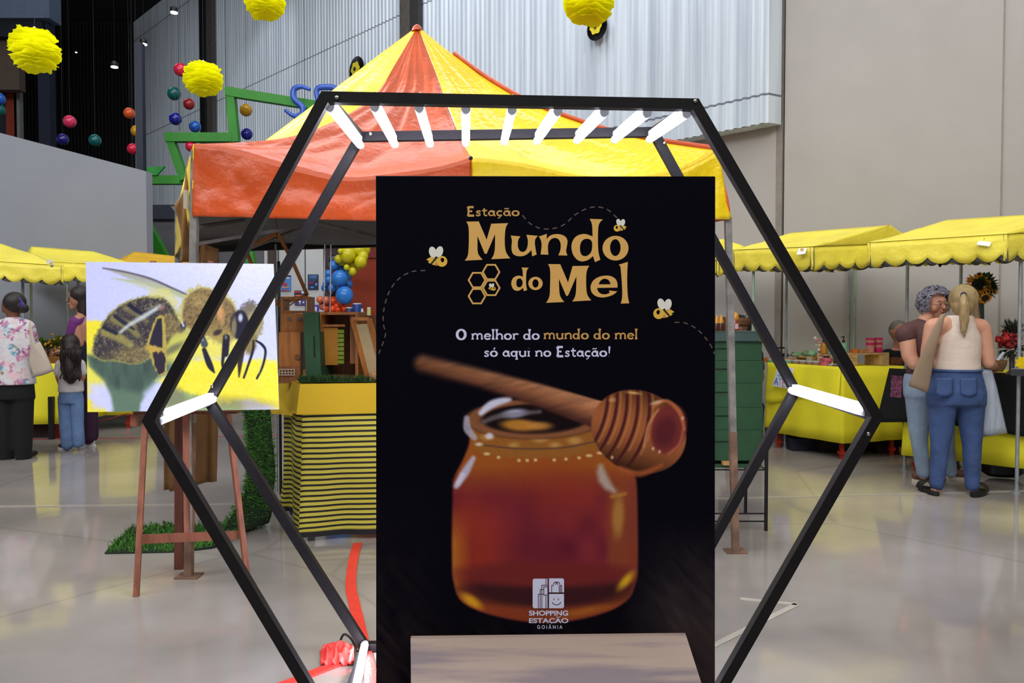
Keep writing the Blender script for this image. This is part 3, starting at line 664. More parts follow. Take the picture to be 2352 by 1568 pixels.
def smooth_loop(P, it=3):
    for _ in range(it):
        Q = []; n = len(P)
        for i in range(n):
            a, b, c = P[i-1], P[i], P[(i+1) % n]; t1 = math.atan2(b[1]-a[1], b[0]-a[0]); t2 = math.atan2(c[1]-b[1], c[0]-b[0]); tu = abs((t2-t1+math.pi) % (2*math.pi)-math.pi)
            if tu > math.radians(52): Q.append(b)
            else: Q += [(b[0]*.75+a[0]*.25, b[1]*.75+a[1]*.25), (b[0]*.75+c[0]*.25, b[1]*.75+c[1]*.25)]
        P = Q
    return P
def c7(P): return smooth_loop([(950+x/5.6, 440+y/5.6) for x, y in P])
def c8(P): return smooth_loop([(1200+x/4.126, 440+y/4.126) for x, y in P])
big = [c7([(678, 385), (838, 383), (940, 618), (998, 412), (1218, 405), (1185, 450), (1172, 560), (1172, 700), (1190, 790), (1243, 857), (998, 868), (1035, 810), (1048, 720), (1048, 545), (940, 798), (915, 798), (822, 570), (820, 760), (835, 815), (888, 875), (658, 887), (700, 830), (710, 700), (712, 500), (702, 425)])],\
 [c7([(1250, 565), (1375, 575), (1350, 605), (1338, 660), (1342, 720), (1365, 765), (1405, 778), (1445, 760), (1468, 700), (1472, 620), (1450, 555), (1600, 568), (1562, 605), (1558, 680), (1582, 808), (1525, 832), (1515, 750), (1470, 800), (1410, 830), (1340, 832), (1285, 810), (1262, 770), (1258, 700), (1268, 630)])],\
 [c8([(155, 425), (232, 400), (228, 450), (260, 415), (310, 400), (370, 405), (415, 430), (430, 470), (418, 530), (412, 570), (427, 605), (340, 603), (360, 560), (365, 500), (350, 455), (315, 435), (275, 445), (245, 480), (240, 540), (246, 597), (172, 595), (180, 540), (183, 490), (172, 450)])],\
 [c8([(637, 258), (762, 262), (728, 295), (715, 350), (715, 560), (738, 645), (688, 668), (668, 610), (630, 645), (570, 665), (520, 650), (478, 600), (462, 530), (468, 480), (500, 425), (560, 400), (610, 402), (665, 425), (662, 330), (655, 290)]), c8([(620, 445), (580, 450), (552, 480), (543, 530), (548, 580), (570, 610), (610, 612), (645, 585), (660, 550), (663, 480), (645, 455)])],\
 [c8(ellp(882, 535, 123, 117)), c8(ellp(880, 530, 50, 80))],\
 [c7([(1388, 975), (1480, 978), (1455, 1010), (1448, 1060), (1445, 1190), (1460, 1265), (1418, 1278), (1408, 1235), (1370, 1268), (1330, 1278), (1285, 1262), (1258, 1210), (1256, 1160), (1275, 1110), (1320, 1082), (1370, 1080), (1405, 1095), (1405, 1040), (1400, 1000)]), c7([(1375, 1115), (1340, 1118), (1322, 1145), (1320, 1195), (1335, 1225), (1370, 1232), (1400, 1205), (1405, 1150)])],\
 [c7(ellp(1568, 1180, 92, 85)), c7(ellp(1568, 1180, 40, 54))],\
 [c8([(243, 686), (358, 687), (432, 860), (475, 705), (633, 702), (608, 745), (602, 830), (605, 930), (615, 985), (652, 1030), (472, 1040), (500, 1000), (510, 930), (512, 800), (432, 985), (415, 988), (345, 825), (348, 940), (358, 1000), (396, 1045), (224, 1053), (258, 1000), (262, 900), (265, 780), (260, 720)])],\
 [c8([(900, 909), (902, 870), (885, 825), (840, 798), (780, 793), (710, 810), (660, 850), (642, 905), (655, 960), (700, 995), (765, 1005), (830, 990), (872, 970), (898, 945), (820, 936), (828, 958), (790, 975), (745, 970), (715, 945), (707, 912)]), c8([(835, 878), (722, 878), (735, 845), (770, 822), (805, 828), (828, 850)])],\
 [c8([(912, 692), (999, 665), (993, 750), (992, 880), (998, 1000), (1013, 1058), (932, 1060), (948, 1000), (942, 850), (932, 740), (928, 705)])]
OF = .0022
for lp in big: fill2d('printed_letter', lp, PY_-OF, m_gold, t_post)
# dense little stroke alphabet with flared serifs
def arc(cx, cy, rx, ry, a0, a1, n=14): return [(cx+rx*math.cos(math.radians(a0+(a1-a0)*i/n)), cy+ry*math.sin(math.radians(a0+(a1-a0)*i/n))) for i in range(n+1)]
def bar(x, y0, y1, w=.13): return ([(x, y0), (x, lerp(y0, y1, .25)), (x, lerp(y0, y1, .5)), (x, lerp(y0, y1, .75)), (x, y1)], [w*.85, w*.5, w*.42, w*.5, w*.9])
def st(P, w=.06, ends=1.0): n = len(P); return (P, [w*(1 if 0 < i < n-1 else ends) for i in range(n)])
def ring(cx, cy, rx, ry, w=.07): P = arc(cx, cy, rx, ry, 0, 360, 28); return (P, [w*(.72+.45*abs(math.cos(math.radians(360*i/28)))) for i in range(29)])
GL = {
 'o': (.64, [ring(.32, .29, .23, .24)]), 'e': (.58, [st(arc(.3, .29, .22, .24, 5, 330), .065), st([(.1, .31), (.5, .31)], .035)]),
 'c': (.52, [st(arc(.3, .29, .22, .24, 50, 310), .065, 1.2)]),
 'a': (.62, [ring(.27, .27, .19, .21, .06), st([(.48, .55), (.48, .3), (.5, .1), (.58, .01)], .06, 1.2), st([(.14, .5), (.3, .57), (.48, .5)], .045)]),
 'n': (.64, [bar(.12, .02, .56), st(arc(.34, .36, .18, .19, 170, 0)+[(.52, .2), (.53, .02)], .06, 1.5)]),
 'm': (.96, [bar(.12, .02, .56), st(arc(.32, .36, .16, .19, 170, 0)+[(.48, .2), (.48, .02)], .058, 1.5), st(arc(.66, .36, .16, .19, 170, 0)+[(.82, .2), (.84, .02)], .058, 1.5)]),
 'u': (.64, [st([(.1, .56), (.1, .3)]+arc(.31, .24, .2, .2, 180, 340)+[(.51, .3), (.51, .56)], .062, 1.5), st([(.51, .3), (.55, .02)], .05)]),
 'd': (.64, [ring(.27, .28, .19, .23, .062), bar(.49, .0, .98)]), 'q': (.64, [ring(.27, .28, .19, .23, .062), bar(.49, -.28, .56)]),
 'l': (.3, [bar(.14, .0, .98)]), 'h': (.64, [bar(.12, .02, .98), st(arc(.34, .34, .18, .2, 170, 0)+[(.52, .2), (.53, .02)], .06, 1.5)]),
 'r': (.5, [bar(.14, .02, .56), st(arc(.34, .34, .18, .2, 160, 40), .055, 1.5)]), 'i': (.28, [bar(.14, .02, .56), st([(.14, .78), (.14, .79)], .085)]),
 's': (.5, [st([(.42, .46), (.3, .54), (.16, .5), (.13, .4), (.25, .31), (.38, .22), (.38, .1), (.25, .03), (.08, .1)], .058, 1.2)]),
 't': (.46, [st([(.2, .82), (.2, .5), (.2, .15), (.28, .04), (.42, .08)], .06), st([(.03, .56), (.42, .58)], .045, 1.3)]),
 'E': (.64, [bar(.16, .02, .95, .16), st([(.12, .93), (.55, .93)], .055, 1.6), st([(.16, .5), (.44, .5)], .05, 1.5), st([(.12, .04), (.58, .05)], .058, 1.6)]),
 'O': (.82, [ring(.41, .48, .31, .44, .095)]), '!': (.3, [([(.16, .98), (.15, .6), (.14, .3)], [.085, .06, .035]), st([(.13, .06), (.13, .07)], .07)]),
 ' ': (.34, [])}
GL['ç'] = (.52, GL['c'][1]+[st([(.3, .04), (.32, -.08), (.24, -.2), (.14, -.2)], .04)]); GL['ã'] = (.62, GL['a'][1]+[st([(.1, .72), (.2, .8), (.32, .74), (.44, .82)], .04)]); GL['ó'] = (.64, GL['o'][1]+[st([(.3, .7), (.42, .86)], .05)])
def strokes(s, x0, x1, base, cap, name, mat, slope=0.0):
    W_ = sum(GL[ch][0] for ch in s); k = (x1-x0)/W_; x = x0; mb = MB(); zk = 0
    for ch in s:
        adv, sts = GL[ch]
        for P, W in sts:
            zk += 1; n = len(P); L_ = []; R2 = []
            Q = [(x+p[0]*k, base-p[1]*cap) for p in P]
            for i in range(n):
                a, b = Q[max(i-1, 0)], Q[min(i+1, n-1)]; dx, dy = b[0]-a[0], b[1]-a[1]; l = math.hypot(dx, dy) or 1; nx_, ny_ = -dy/l, dx/l; w_ = W[i]*(k*.5+cap*.5)*1.05
                L_.append((Q[i][0]+nx_*w_, Q[i][1]+ny_*w_)); R2.append((Q[i][0]-nx_*w_, Q[i][1]-ny_*w_))
            V = [at(p[0], p[1]+(p[0]-x0)*slope, PY_-OF-.00012*(zk % 9)) for p in L_+R2]; mb.add(V, [(i, i+1, n+i+1, n+i) for i in range(n-1)])
        x += adv*k
    return mb.build(name, mat, t_post)
strokes('Estação', 1071, 1194, 496, 22, 'printed_word', m_gold2)
strokes('O melhor do', 1047, 1240, 780, 25, 'printed_word', m_wprint); strokes('mundo do mel', 1248, 1466, 779, 25, 'printed_word', m_gold2)
strokes('só aqui no Estação!', 1110, 1404, 819, 24, 'printed_word', m_wprint)
# honeycomb cells
def hexring(cx, cy, r, w):
    o_ = [(cx+r*math.cos(math.radians(60*i)), cy+r*math.sin(math.radians(60*i))) for i in range(6)]; i_ = [(cx+(r-w)*math.cos(math.radians(60*i)), cy+(r-w)*math.sin(math.radians(60*i))) for i in range(6)]
    return [o_, i_]
for cx, cy in ((1128, 624.5), (1128.5, 661), (1095.5, 643), (1095.5, 680)): fill2d('printed_honeycomb_cell', hexring(cx, cy, 21.3, 4.4), PY_-OF, m_gold, t_post)
# cartoon-free little bees: body, stripes, head, eye, wings
m_bw = M('cream_print', (222, 220, 208), .6, var=.02); m_by = M('yellow_print', (222, 178, 60), .6, var=.02); m_bo = M('tan_print', (198, 128, 84), .6, var=.02); m_bd = M('dark_print', (40, 28, 24), .6, var=.02)
def bee(cx, cy, s, flip, k0):
    def q(P): return [(cx+(x*flip)*s, cy+y*s) for x, y in P]
    fill2d('printed_bee_body', [q(ellp(2, 9, 11, 9, 24))], PY_-OF, m_bo, t_post)
    fill2d('printed_bee_tail', [q([(-12, -2), (-4, -6), (-2, 0), (-14, 8), (-22, 4)])], PY_-OF-.0003, m_by, t_post)
    fill2d('printed_bee_tail', [q([(-3, -3), (2, 1), (-12, 14), (-18, 10)])], PY_-OF-.0005, m_by, t_post)
    fill2d('printed_bee_tail', [q([(4, 1), (5, 3), (-3, 17), (-9, 15)])], PY_-OF-.0007, m_by, t_post)
    fill2d('printed_bee_stripe', [q([(-1, -1), (3, 1), (-9, 15), (-13, 13)])], PY_-OF-.0009, m_bd, t_post)
    fill2d('printed_bee_head', [q(ellp(14, 8, 12.5, 12.5, 24)), q(ellp(15, 5, 4.4, 5.2, 16))], PY_-OF-.0011, m_by, t_post)
    fill2d('printed_bee_wing', [q([(x, y) for x, y in ellp(-7, -13, 8.5, 13, 24, -.25)])], PY_-OF-.0013, m_bw, t_post)
    fill2d('printed_bee_wing', [q([(x, y) for x, y in ellp(8, -14, 8.5, 13, 24, .3)])], PY_-OF-.0015, m_bw, t_post)
bee(1001, 592, 1.0, 1, 0); bee(1527, 712, 1.0, -1, 1); bee(1426, 519, .62, -1, 2); bee(1129, 660, .36, 1, 3)
m_dash = M('dim_dash_print', (92, 74, 66), .6, var=.05)
def dashes(P, dash=11, gap=9):
    V = [Vector((x, y)) for x, y in P]; Q = [pl(V, i/300) for i in range(301)]; acc = 0; cur = []
    mb = MB()
    for a, b in zip(Q, Q[1:]):
        ph = acc % (dash+gap); l = (b-a).length
        if ph < dash: 
            d = (b-a).normalized(); n = Vector((-d.y, d.x))*1.3; mb.add([at(*(a-n), PY_-OF), at(*(b-n), PY_-OF), at(*(b+n), PY_-OF), at(*(a+n), PY_-OF)], [(0, 1, 2, 3)])
        acc += l
    mb.build('printed_dashes', m_dash, t_post)
dashes([(1200, 494), (1216, 512), (1240, 524), (1268, 525), (1295, 516), (1320, 494), (1345, 480), (1370, 475), (1395, 481), (1417, 500)])
dashes([(977, 621), (945, 624), (915, 641), (893, 672), (881, 715), (881, 745), (885, 770), (870, 812)])
dashes([(1549, 740), (1575, 742), (1600, 755), (1618, 773), (1632, 792), (1641, 812)])
# logo
m_lg = M('logo_print', (206, 206, 232), .6, var=.01); m_ld = M('logo_line_print', (70, 26, 40), .6)
def rrect(x0, y0, x1, y1, r, corners='abcd'):
    P = []
    for cx, cy, a, k in ((x1-r, y0+r, -90, 'b'), (x1-r, y1-r, 0, 'c'), (x0+r, y1-r, 90, 'd'), (x0+r, y0+r, 180, 'a')):
        if k in corners: P += arc(cx, cy, r, r, a, a+90, 5)
        else: P.append({'b': (x1, y0), 'c': (x1, y1), 'd': (x0, y1), 'a': (x0, y0)}[k])
    return P
for lp in (rrect(1223.5, 1328.5, 1257.5, 1396.5, 4.5, 'ad'), rrect(1261, 1327.8, 1295.5, 1360, 4.5, 'b'), rrect(1261, 1363.5, 1295.5, 1396.5, 4.5, 'c')):
    fill2d('printed_logo_panel', [lp], PY_-OF, m_lg, t_post)
def lg(P): return [(1170+x/10.455, 1310+y/10.455) for x, y in P]
def thinline(P, w=.75):
    mb = MB(); Q = [Vector(p) for p in P]
    for a, b in zip(Q, Q[1:]):
        d = (b-a).normalized(); n = Vector((-d.y, d.x))*w; a2 = a-d*w*.6; b2 = b+d*w*.6
        mb.add([at(*(a2-n), PY_-OF-.0006), at(*(b2-n), PY_-OF-.0006), at(*(b2+n), PY_-OF-.0006), at(*(a2+n), PY_-OF-.0006)], [(0, 1, 2, 3)])
    return mb
mb = MB()
for P in ([(695, 905), (695, 565), (820, 565)], [(740, 905), (740, 455), (820, 455)], [(780, 905), (780, 350), (910, 350)], [(825, 590), (825, 390), (912, 390)], [(825, 585), (905, 585)], [(878, 195), (878, 345)], [(878, 590), (878, 905)],
          [(1015, 520), (1015, 355), (1060, 355)], [(1195, 520), (1195, 355)], [(1225, 355), (1255, 355), (1255, 520)], [(1225, 520), (1225, 355)], arc(1110, 335, 48, 60, 180, 360, 10), arc(1160, 335, 48, 60, 180, 360, 10), arc(1130, 730, 110, 90, 160, 20, 12)):
    k = thinline(lg(P)); mb.add(k.v, k.f)
mb.build('printed_logo_lines', m_ld, t_post)
for x in (1070, 1175): fill2d('printed_logo_eye', [lg(ellp(x, 688, 9, 26, 12))], PY_-OF-.0006, m_ld, t_post)
text_mb('SHOPPING', 1215, 1305, 1413, PY_-OF, .03, 11.5).build('printed_word', m_lg, t_post); text_mb('ESTAÇAO', 1215, 1305.5, 1430, PY_-OF, .03, 11).build('printed_word', m_lg, t_post)
k = thinline([(1278, 1417.6), (1281, 1416), (1284, 1417.6), (1287, 1416)], .9); k.build('printed_tilde', m_lg, t_post)
text_mb('G O I Â N I A', 1234, 1292, 1443.5, PY_-OF, .02, 8.5).build('printed_word', m_lg, t_post)
# wood-look base plate in front of the poster foot
m_base = M('wood_look_plate', (140, 124, 122), .34, var=.26, scale=2.6, stretch=(.5, 3, 9), bump=.03)
e_ = [n for n in m_base.node_tree.nodes if n.type == 'VALTORGB'][0].color_ramp.elements; e_[0].position = .44; e_[1].position = .56; e_[0].color = lin((120, 106, 112))+(1,); e_[1].color = lin((158, 138, 126))+(1,)
q0 = at(943, 1466, 2.22); q1 = at(1576, 1459, 2.22); e0 = at(944, 1568, 2.10); e1 = at(1611, 1568, 2.10)
k_ = .0-(e0.z)/(e0.z-q0.z); g0 = e0+(e0-q0)*(e0.z/(q0.z-e0.z)); g1 = e1+(e1-q1)*(e1.z/(q1.z-e1.z))
g0.z = g1.z = 0
t_base = thing('poster_base', 'wood-look sloping base plate holding the foot of the honey poster', 'poster stand', (.1, 2.1, 0))
MB().prism([g0, g1, q1, q0], (0, .012, .003)).build('sloping_plate', m_base, t_base)
MB().prism([g0+Vector((.03, .02, 0)), q0+Vector((.03, .012, -.02)), Vector((q0.x+.03, 2.262, 0))], (.02, 0, 0)).build('side_bracket', m_fr, t_base)
MB().prism([g1+Vector((-.06, .02, 0)), q1+Vector((-.04, .012, -.02)), Vector((q1.x-.04, 2.262, 0))], (-.02, 0, 0)).build('side_bracket', m_fr, t_base)
# ================================================================ THE BIG TENT
m_or = M('orange_tarpaulin', (190, 72, 12), .36, var=.12, scale=5, bump=.22, bscale=26, spec=.6); m_ye = M('yellow_tarpaulin', (232, 200, 18), .32, var=.06, scale=5, bump=.35, bscale=26, spec=.5)
m_lin = M('grey_lining', (98, 96, 96), .8, var=.12, scale=3); m_sil = M('worn_steel', (128, 124, 118), .5, metal=.3, var=.35, scale=14); m_rust = M('rusty_steel', (112, 84, 66), .7, var=.5, scale=10)
t_tent = thing('market_tent', 'tall peaked orange and yellow tent in the middle behind the hexagon', 'tent', (-.6, 5.4, 0))
def curve(pp, Y0, Y1, ys=None): n = len(pp)-1; return [at(x, y, Y0+(Y1-Y0)*(i/n)) for i, (x, y) in enumerate(pp)]
YA = 5.4
hipFL = curve([(958, 62), (912, 140), (868, 212), (812, 256), (742, 291), (650, 317), (545, 327), (445, 330)], YA, 3.95)
seam = curve([(960, 62), (985, 125), (1008, 185), (1024, 235), (1044, 285), (1058, 320), (1072, 345), (1083, 362)], YA, 4.16)
hipFR = curve([(962, 62), (1045, 130), (1125, 187), (1210, 235), (1300, 271), (1410, 306), (1525, 328), (1650, 346)], YA, 4.37)
hipRL = curve([(956, 62), (877, 121), (798, 181), (719, 241), (640, 300), (561, 359), (483, 419), (407, 478)], YA, 6.63)
RR = Vector((.04, 7.05, 2.32)); ap = at(958, 62, YA); hipRR = [lerp(ap, RR, i/7)-Vector((0, 0, .25*math.sin(math.pi*i/7))) for i in range(8)]
eL = [at(445, 330, 3.95), at(500, 336, 3.99), at(560, 351, 4.02), at(667, 384, 4.04), at(785, 410, 4.07), at(900, 402, 4.1), at(1000, 386, 4.13), at(1083, 362, 4.16)]
eR = [at(1083, 362, 4.16), at(1180, 372, 4.19), at(1262, 390, 4.22), at(1340, 406, 4.25), at(1440, 415, 4.28), at(1540, 400, 4.32), at(1610, 372, 4.35), at(1650, 346, 4.37)]
def roof(hA, hB, E, mat, name, wr=.012, seed=0, lab=None):
    def fn(s, t):
        h = lerp(pl(hA, t), pl(hB, t), s); 
        e = pl(E, s); base = lerp(hA[-1], hB[-1], s); k = max(0, (t-.35)/.65)**2
        p = h+(e-base)*k
        p.z += wr*(noise.noise(Vector((s*6+seed, t*3, seed)))+.6*noise.noise(Vector((s*19+seed, t*9, 2))))*min(1, t*3)*min(1, (1-t)*6)*min(1, s*(1-s)*30)-.05*math.sin(math.pi*s)*math.sin(math.pi*t)*t
        return p
    o = MB().grid(fn, 36, 30, .004).build(name, mat, t_tent, 'all', lab); return fn
roof(hipFL, seam, eL, m_or, 'roof_panel', .03, 1, 'orange front roof panel'); roof(seam, hipFR, eR, m_ye, 'roof_panel', .02, 4, 'yellow front roof panel')
roof(hipRL, hipFL, [lerp(hipRL[-1], hipFL[-1], i/7)-Vector((0, 0, .04*math.sin(math.pi*i/7))) for i in range(8)], m_ye, 'roof_panel', .02, 7, 'yellow left roof panel')
roof(hipRR, hipRL, [lerp(hipRR[-1], hipRL[-1], i/7) for i in range(8)], m_or, 'roof_panel', .02, 9, 'orange rear roof panel')
roof(hipFR, hipRR, [lerp(hipFR[-1], hipRR[-1], i/7) for i in range(8)], m_or, 'roof_panel', .02, 12, 'orange right roof panel')
MB().tube([pl(hipFR, i/60)+Vector((.012, .01, .012)) for i in range(8, 59)], .016, 8).build('piping', m_or, t_tent, True)
MB().lathe(ap-Vector((0, 0, .03)), [(.04, 0), (.03, .03), (.012, .045)], 16).build('peak_cap', m_or, t_tent, True)
def val(E, B, mat, name, seed, lab, amp=.018):
    def fn(s, t):
        p = lerp(pl(E, s), pl(B, s), t); p.y += amp*(noise.noise(Vector((s*7+seed, t*2, 0)))+.4*noise.noise(Vector((s*22+seed, t*6, 3))))*min(1, t*2.5)*1.2-.005
        return p
    MB().grid(fn, 50, 14, .004).build(name, mat, t_tent, 'all', lab)
bL = [at(443, 497, 3.95), at(560, 499, 4.0), at(700, 503, 4.05), at(866, 508, 4.09), at(1083, 512, 4.16)]
bR = [at(1083, 512, 4.16), at(1250, 510, 4.22), at(1400, 508, 4.28), at(1540, 506, 4.33), at(1679, 504, 4.37)]
val(eL, bL, m_or, 'valance', 2, 'orange front valance'); val(eR[:-1]+[at(1650, 346, 4.37)], bR, m_ye, 'valance', 5, 'yellow front valance')
val([hipRL[-1], lerp(hipRL[-1], hipFL[-1], .5), hipFL[-1]], [at(402, 590, 6.66), at(425, 545, 5.2), at(443, 497, 3.95)], m_ye, 'valance', 8, 'yellow left valance with printed sticker', .035)
val([hipFR[-1], lerp(hipFR[-1], RR, .5), RR], [at(1679, 504, 4.37), at(1452, 540, 5.7), at(1196, 570, 7.05)], m_or, 'valance', 11, 'orange right valance')
s_ = at(429, 445, 4.3); MB().prism([at(424, 436, 4.28), at(434, 438, 4.1), at(434, 482, 4.1), at(425, 478, 4.28)], (-.006, -.006, 0)).build('sticker', M('sticker_cream', (178, 170, 150), .6), t_tent)
# rear valance lining seen from inside, black rear eave bar, underside cloth
MB().grid(lambda s, t: lerp(lerp(Vector((-2.94, 6.55, 2.32)), Vector((.04, 6.97, 2.32)), s), lerp(at(470, 574, 6.62), at(1186, 548, 7.0), s), t)+Vector((0, .02*math.sin(s*25), 0)), 40, 4, .004).build('lining', m_lin, t_tent, 'all')
MB().beam(at(470, 572, 6.58), at(880, 560, 6.85), .05, .055).build('eave_beam', m_blk, t_tent); MB().beam(at(880, 560, 6.85), at(1192, 552, 7.05), .05, .055).build('eave_beam', m_blk, t_tent)
ZL = 2.02
und = lambda s, t: lerp(lerp(Vector((-1.64, 4.06, ZL)), Vector((1.2, 4.46, ZL)), s), lerp(Vector((-2.85, 6.5, ZL)), Vector((.02, 6.95, ZL)), s), t)+Vector((0, 0, .5*(1-max(abs(2*s-1), abs(2*t-1)))+.02*math.sin(9*s+7*t)))
MB().grid(und, 20, 20, .003).build('ceiling_cloth', m_lin, t_tent, 'all')
for a, b in (((455, 560, 4.05), (720, 515, 4.4)), ((720, 508, 4.3), (870, 545, 4.8)), ((460, 520, 4.1), (560, 505, 5.6)), ((560, 575, 6.4), (700, 520, 5.2))):
    MB().beam(at(*a), at(*b), .03, .018).build('scissor_bar', M('dull_steel', (74, 68, 62), .7, var=.4), t_tent)
def leg(top, foot, name='leg', r=.036):
    o = MB().beam(foot, top, r).build(name, m_sil, t_tent)
    MB().beam(foot, lerp(foot, top, .42), r*.8).build('inner_leg', m_rust, o) if False else None
    MB().beam(foot+Vector((0, 0, .0)), foot+Vector((0, 0, .008)), .12, .09).build('foot_plate', m_rust, o)
    MB().beam(foot+Vector((0, -.001, .01)), lerp(foot, top, .36)+Vector((0, -.001, 0)), r*1.06).build('rusty_sleeve', m_rust, o)
leg(at(449, 345, 4.0), gnd(434, 1324)); leg(at(1672, 500, 4.40), gnd(1689, 1267)); leg(Vector((-2.9, 6.6, 2.28)), Vector((-2.95, 6.65, 0))); leg(Vector((.03, 7.0, 2.28)), Vector((.04, 7.02, 0)))
MB().ball(at(1081, 363, 4.10), .012, 12, 8).build('corner_knob', m_blk, t_tent, 'all')
m_tan = M('tan_suede_cloth', (112, 78, 38), .9, var=.18, scale=6)
def tanc(s, t):
    x0 = lerp(446, 368, min(1, t*1.6)); x1 = 497-3*t
    p = at(lerp(x0, x1, s), lerp(lerp(552, 570, s), lerp(1130, 1107, s), t), 4.42); p.y += .05*math.sin(s*7+t*2)+.02*math.sin(s*19); return p
t_cl = solo('tan_curtain', MB().grid(tanc, 24, 30, .006), m_tan, 'long tan cloth hanging down behind the easel at the tent corner', 'cloth', smooth='all')
def tan2(s, t):
    p = at(lerp(lerp(402, 416, t), lerp(446, 440, t), s), lerp(lerp(470, 350, s), lerp(604, 600, s), t), 4.75); p.y += .04*math.sin(s*6+t*3); return p
solo('gathered_side_cloth', MB().grid(tan2, 12, 14, .006), M('tan_gold_cloth', (140, 102, 62), .7, var=.2, scale=6), 'gathered tan side cloth bulging out beside the left tent corner', 'cloth', smooth='all')
# wooden hexagon hoops hanging under the tent
m_w1 = wood('honey_wood', (158, 98, 44)); m_w2 = wood('pale_wood', (186, 138, 84)); m_w3 = wood('brown_wood', (120, 72, 34))
t_hw = thing('hanging_wooden_frame', 'thin tilted wooden hexagon frame hanging under the tent', 'wooden frame', at(640, 535, 5.2))
HP = [(638, 535), (563, 572), (598, 650), (640, 700), (706, 678), (672, 600)]
for i in range(6):
    a, b = HP[i], HP[(i+1) % 6]; MB().beam(at(a[0], a[1], 5.2), at(b[0], b[1], 5.2), .02, .022).build('slat', m_w1, t_hw)
MB().tube([at(638, 535, 5.2), at(628, 500, 5.2)+Vector((0, 0, .1))], .002, 5).build('string', m_blk, t_hw)
# ================================================================ EASEL WITH THE BEE PICTURE
m_easel = wood('easel_wood', (132, 78, 58)); m_easeld = wood('easel_dark_wood', (92, 46, 32))
t_e = thing('easel', 'reddish wooden tripod easel holding the bee picture', 'easel', (-1.58, 3.85, 0))
fLq, fRq, fBq = gnd(313, 1369), gnd(571, 1347), gnd(411, 1307)
EP = at(425, 560, 3.93)
MB().beam(fLq, at(352, 600, 4.02), .026, .02).build('front_leg', m_easel, t_e); MB().beam(fRq, at(482, 600, 4.05), .026, .02).build('front_leg', m_easel, t_e)
MB().beam(fBq, at(414, 610, 4.09), .044, .02).build('rear_leg', m_easeld, t_e)
MB().beam(at(433, 1242, 3.80), at(424, 610, 4.03), .042, .02).build('centre_post', m_easel, t_e)
MB().beam(at(325, 1238, 3.74), at(548, 1228, 3.85), .014, .044).build('cross_bar', m_easel, t_e)
MB().prism([at(302, 936, 3.765), at(548, 934, 3.765), at(546, 945, 3.765), at(304, 947, 3.765)], (0, .07, 0)).build('picture_ledge', m_easel, t_e)
MB().prism([at(306, 947, 3.775), at(543, 945, 3.775), at(543, 950, 3.775), at(306, 952, 3.775)], (0, .07, 0)).build('ledge_underside', m_easeld, t_e)
MB().beam(at(310, 952, 3.80), at(309, 978, 3.80), .03, .03).build('ledge_bracket', m_easel, t_e)
MB().beam(at(440, 1240, 3.80), at(438, 950, 3.82), .006, .012).build('metal_slide', m_sil, t_e)
t_pic = thing('bee_picture', 'large unframed photo print of a bee on a yellow flower on the easel', 'picture', at(420, 940, 3.76))
PC = [(197, 601), (628, 606), (641, 940), (201, 946)]
def pw(u, v, off=0.):
    x = lerp(lerp(PC[0][0], PC[1][0], u), lerp(PC[3][0], PC[2][0], u), v); y = lerp(lerp(PC[0][1], PC[1][1], u), lerp(PC[3][1], PC[2][1], u), v)
    return at(x, y, lerp(3.84, 3.745, v)-off)
MB().grid(lambda u, v: pw(u, v, -.008), 10, 10, .005).build('board', M('foam_board', (205, 208, 215), .6), t_pic)
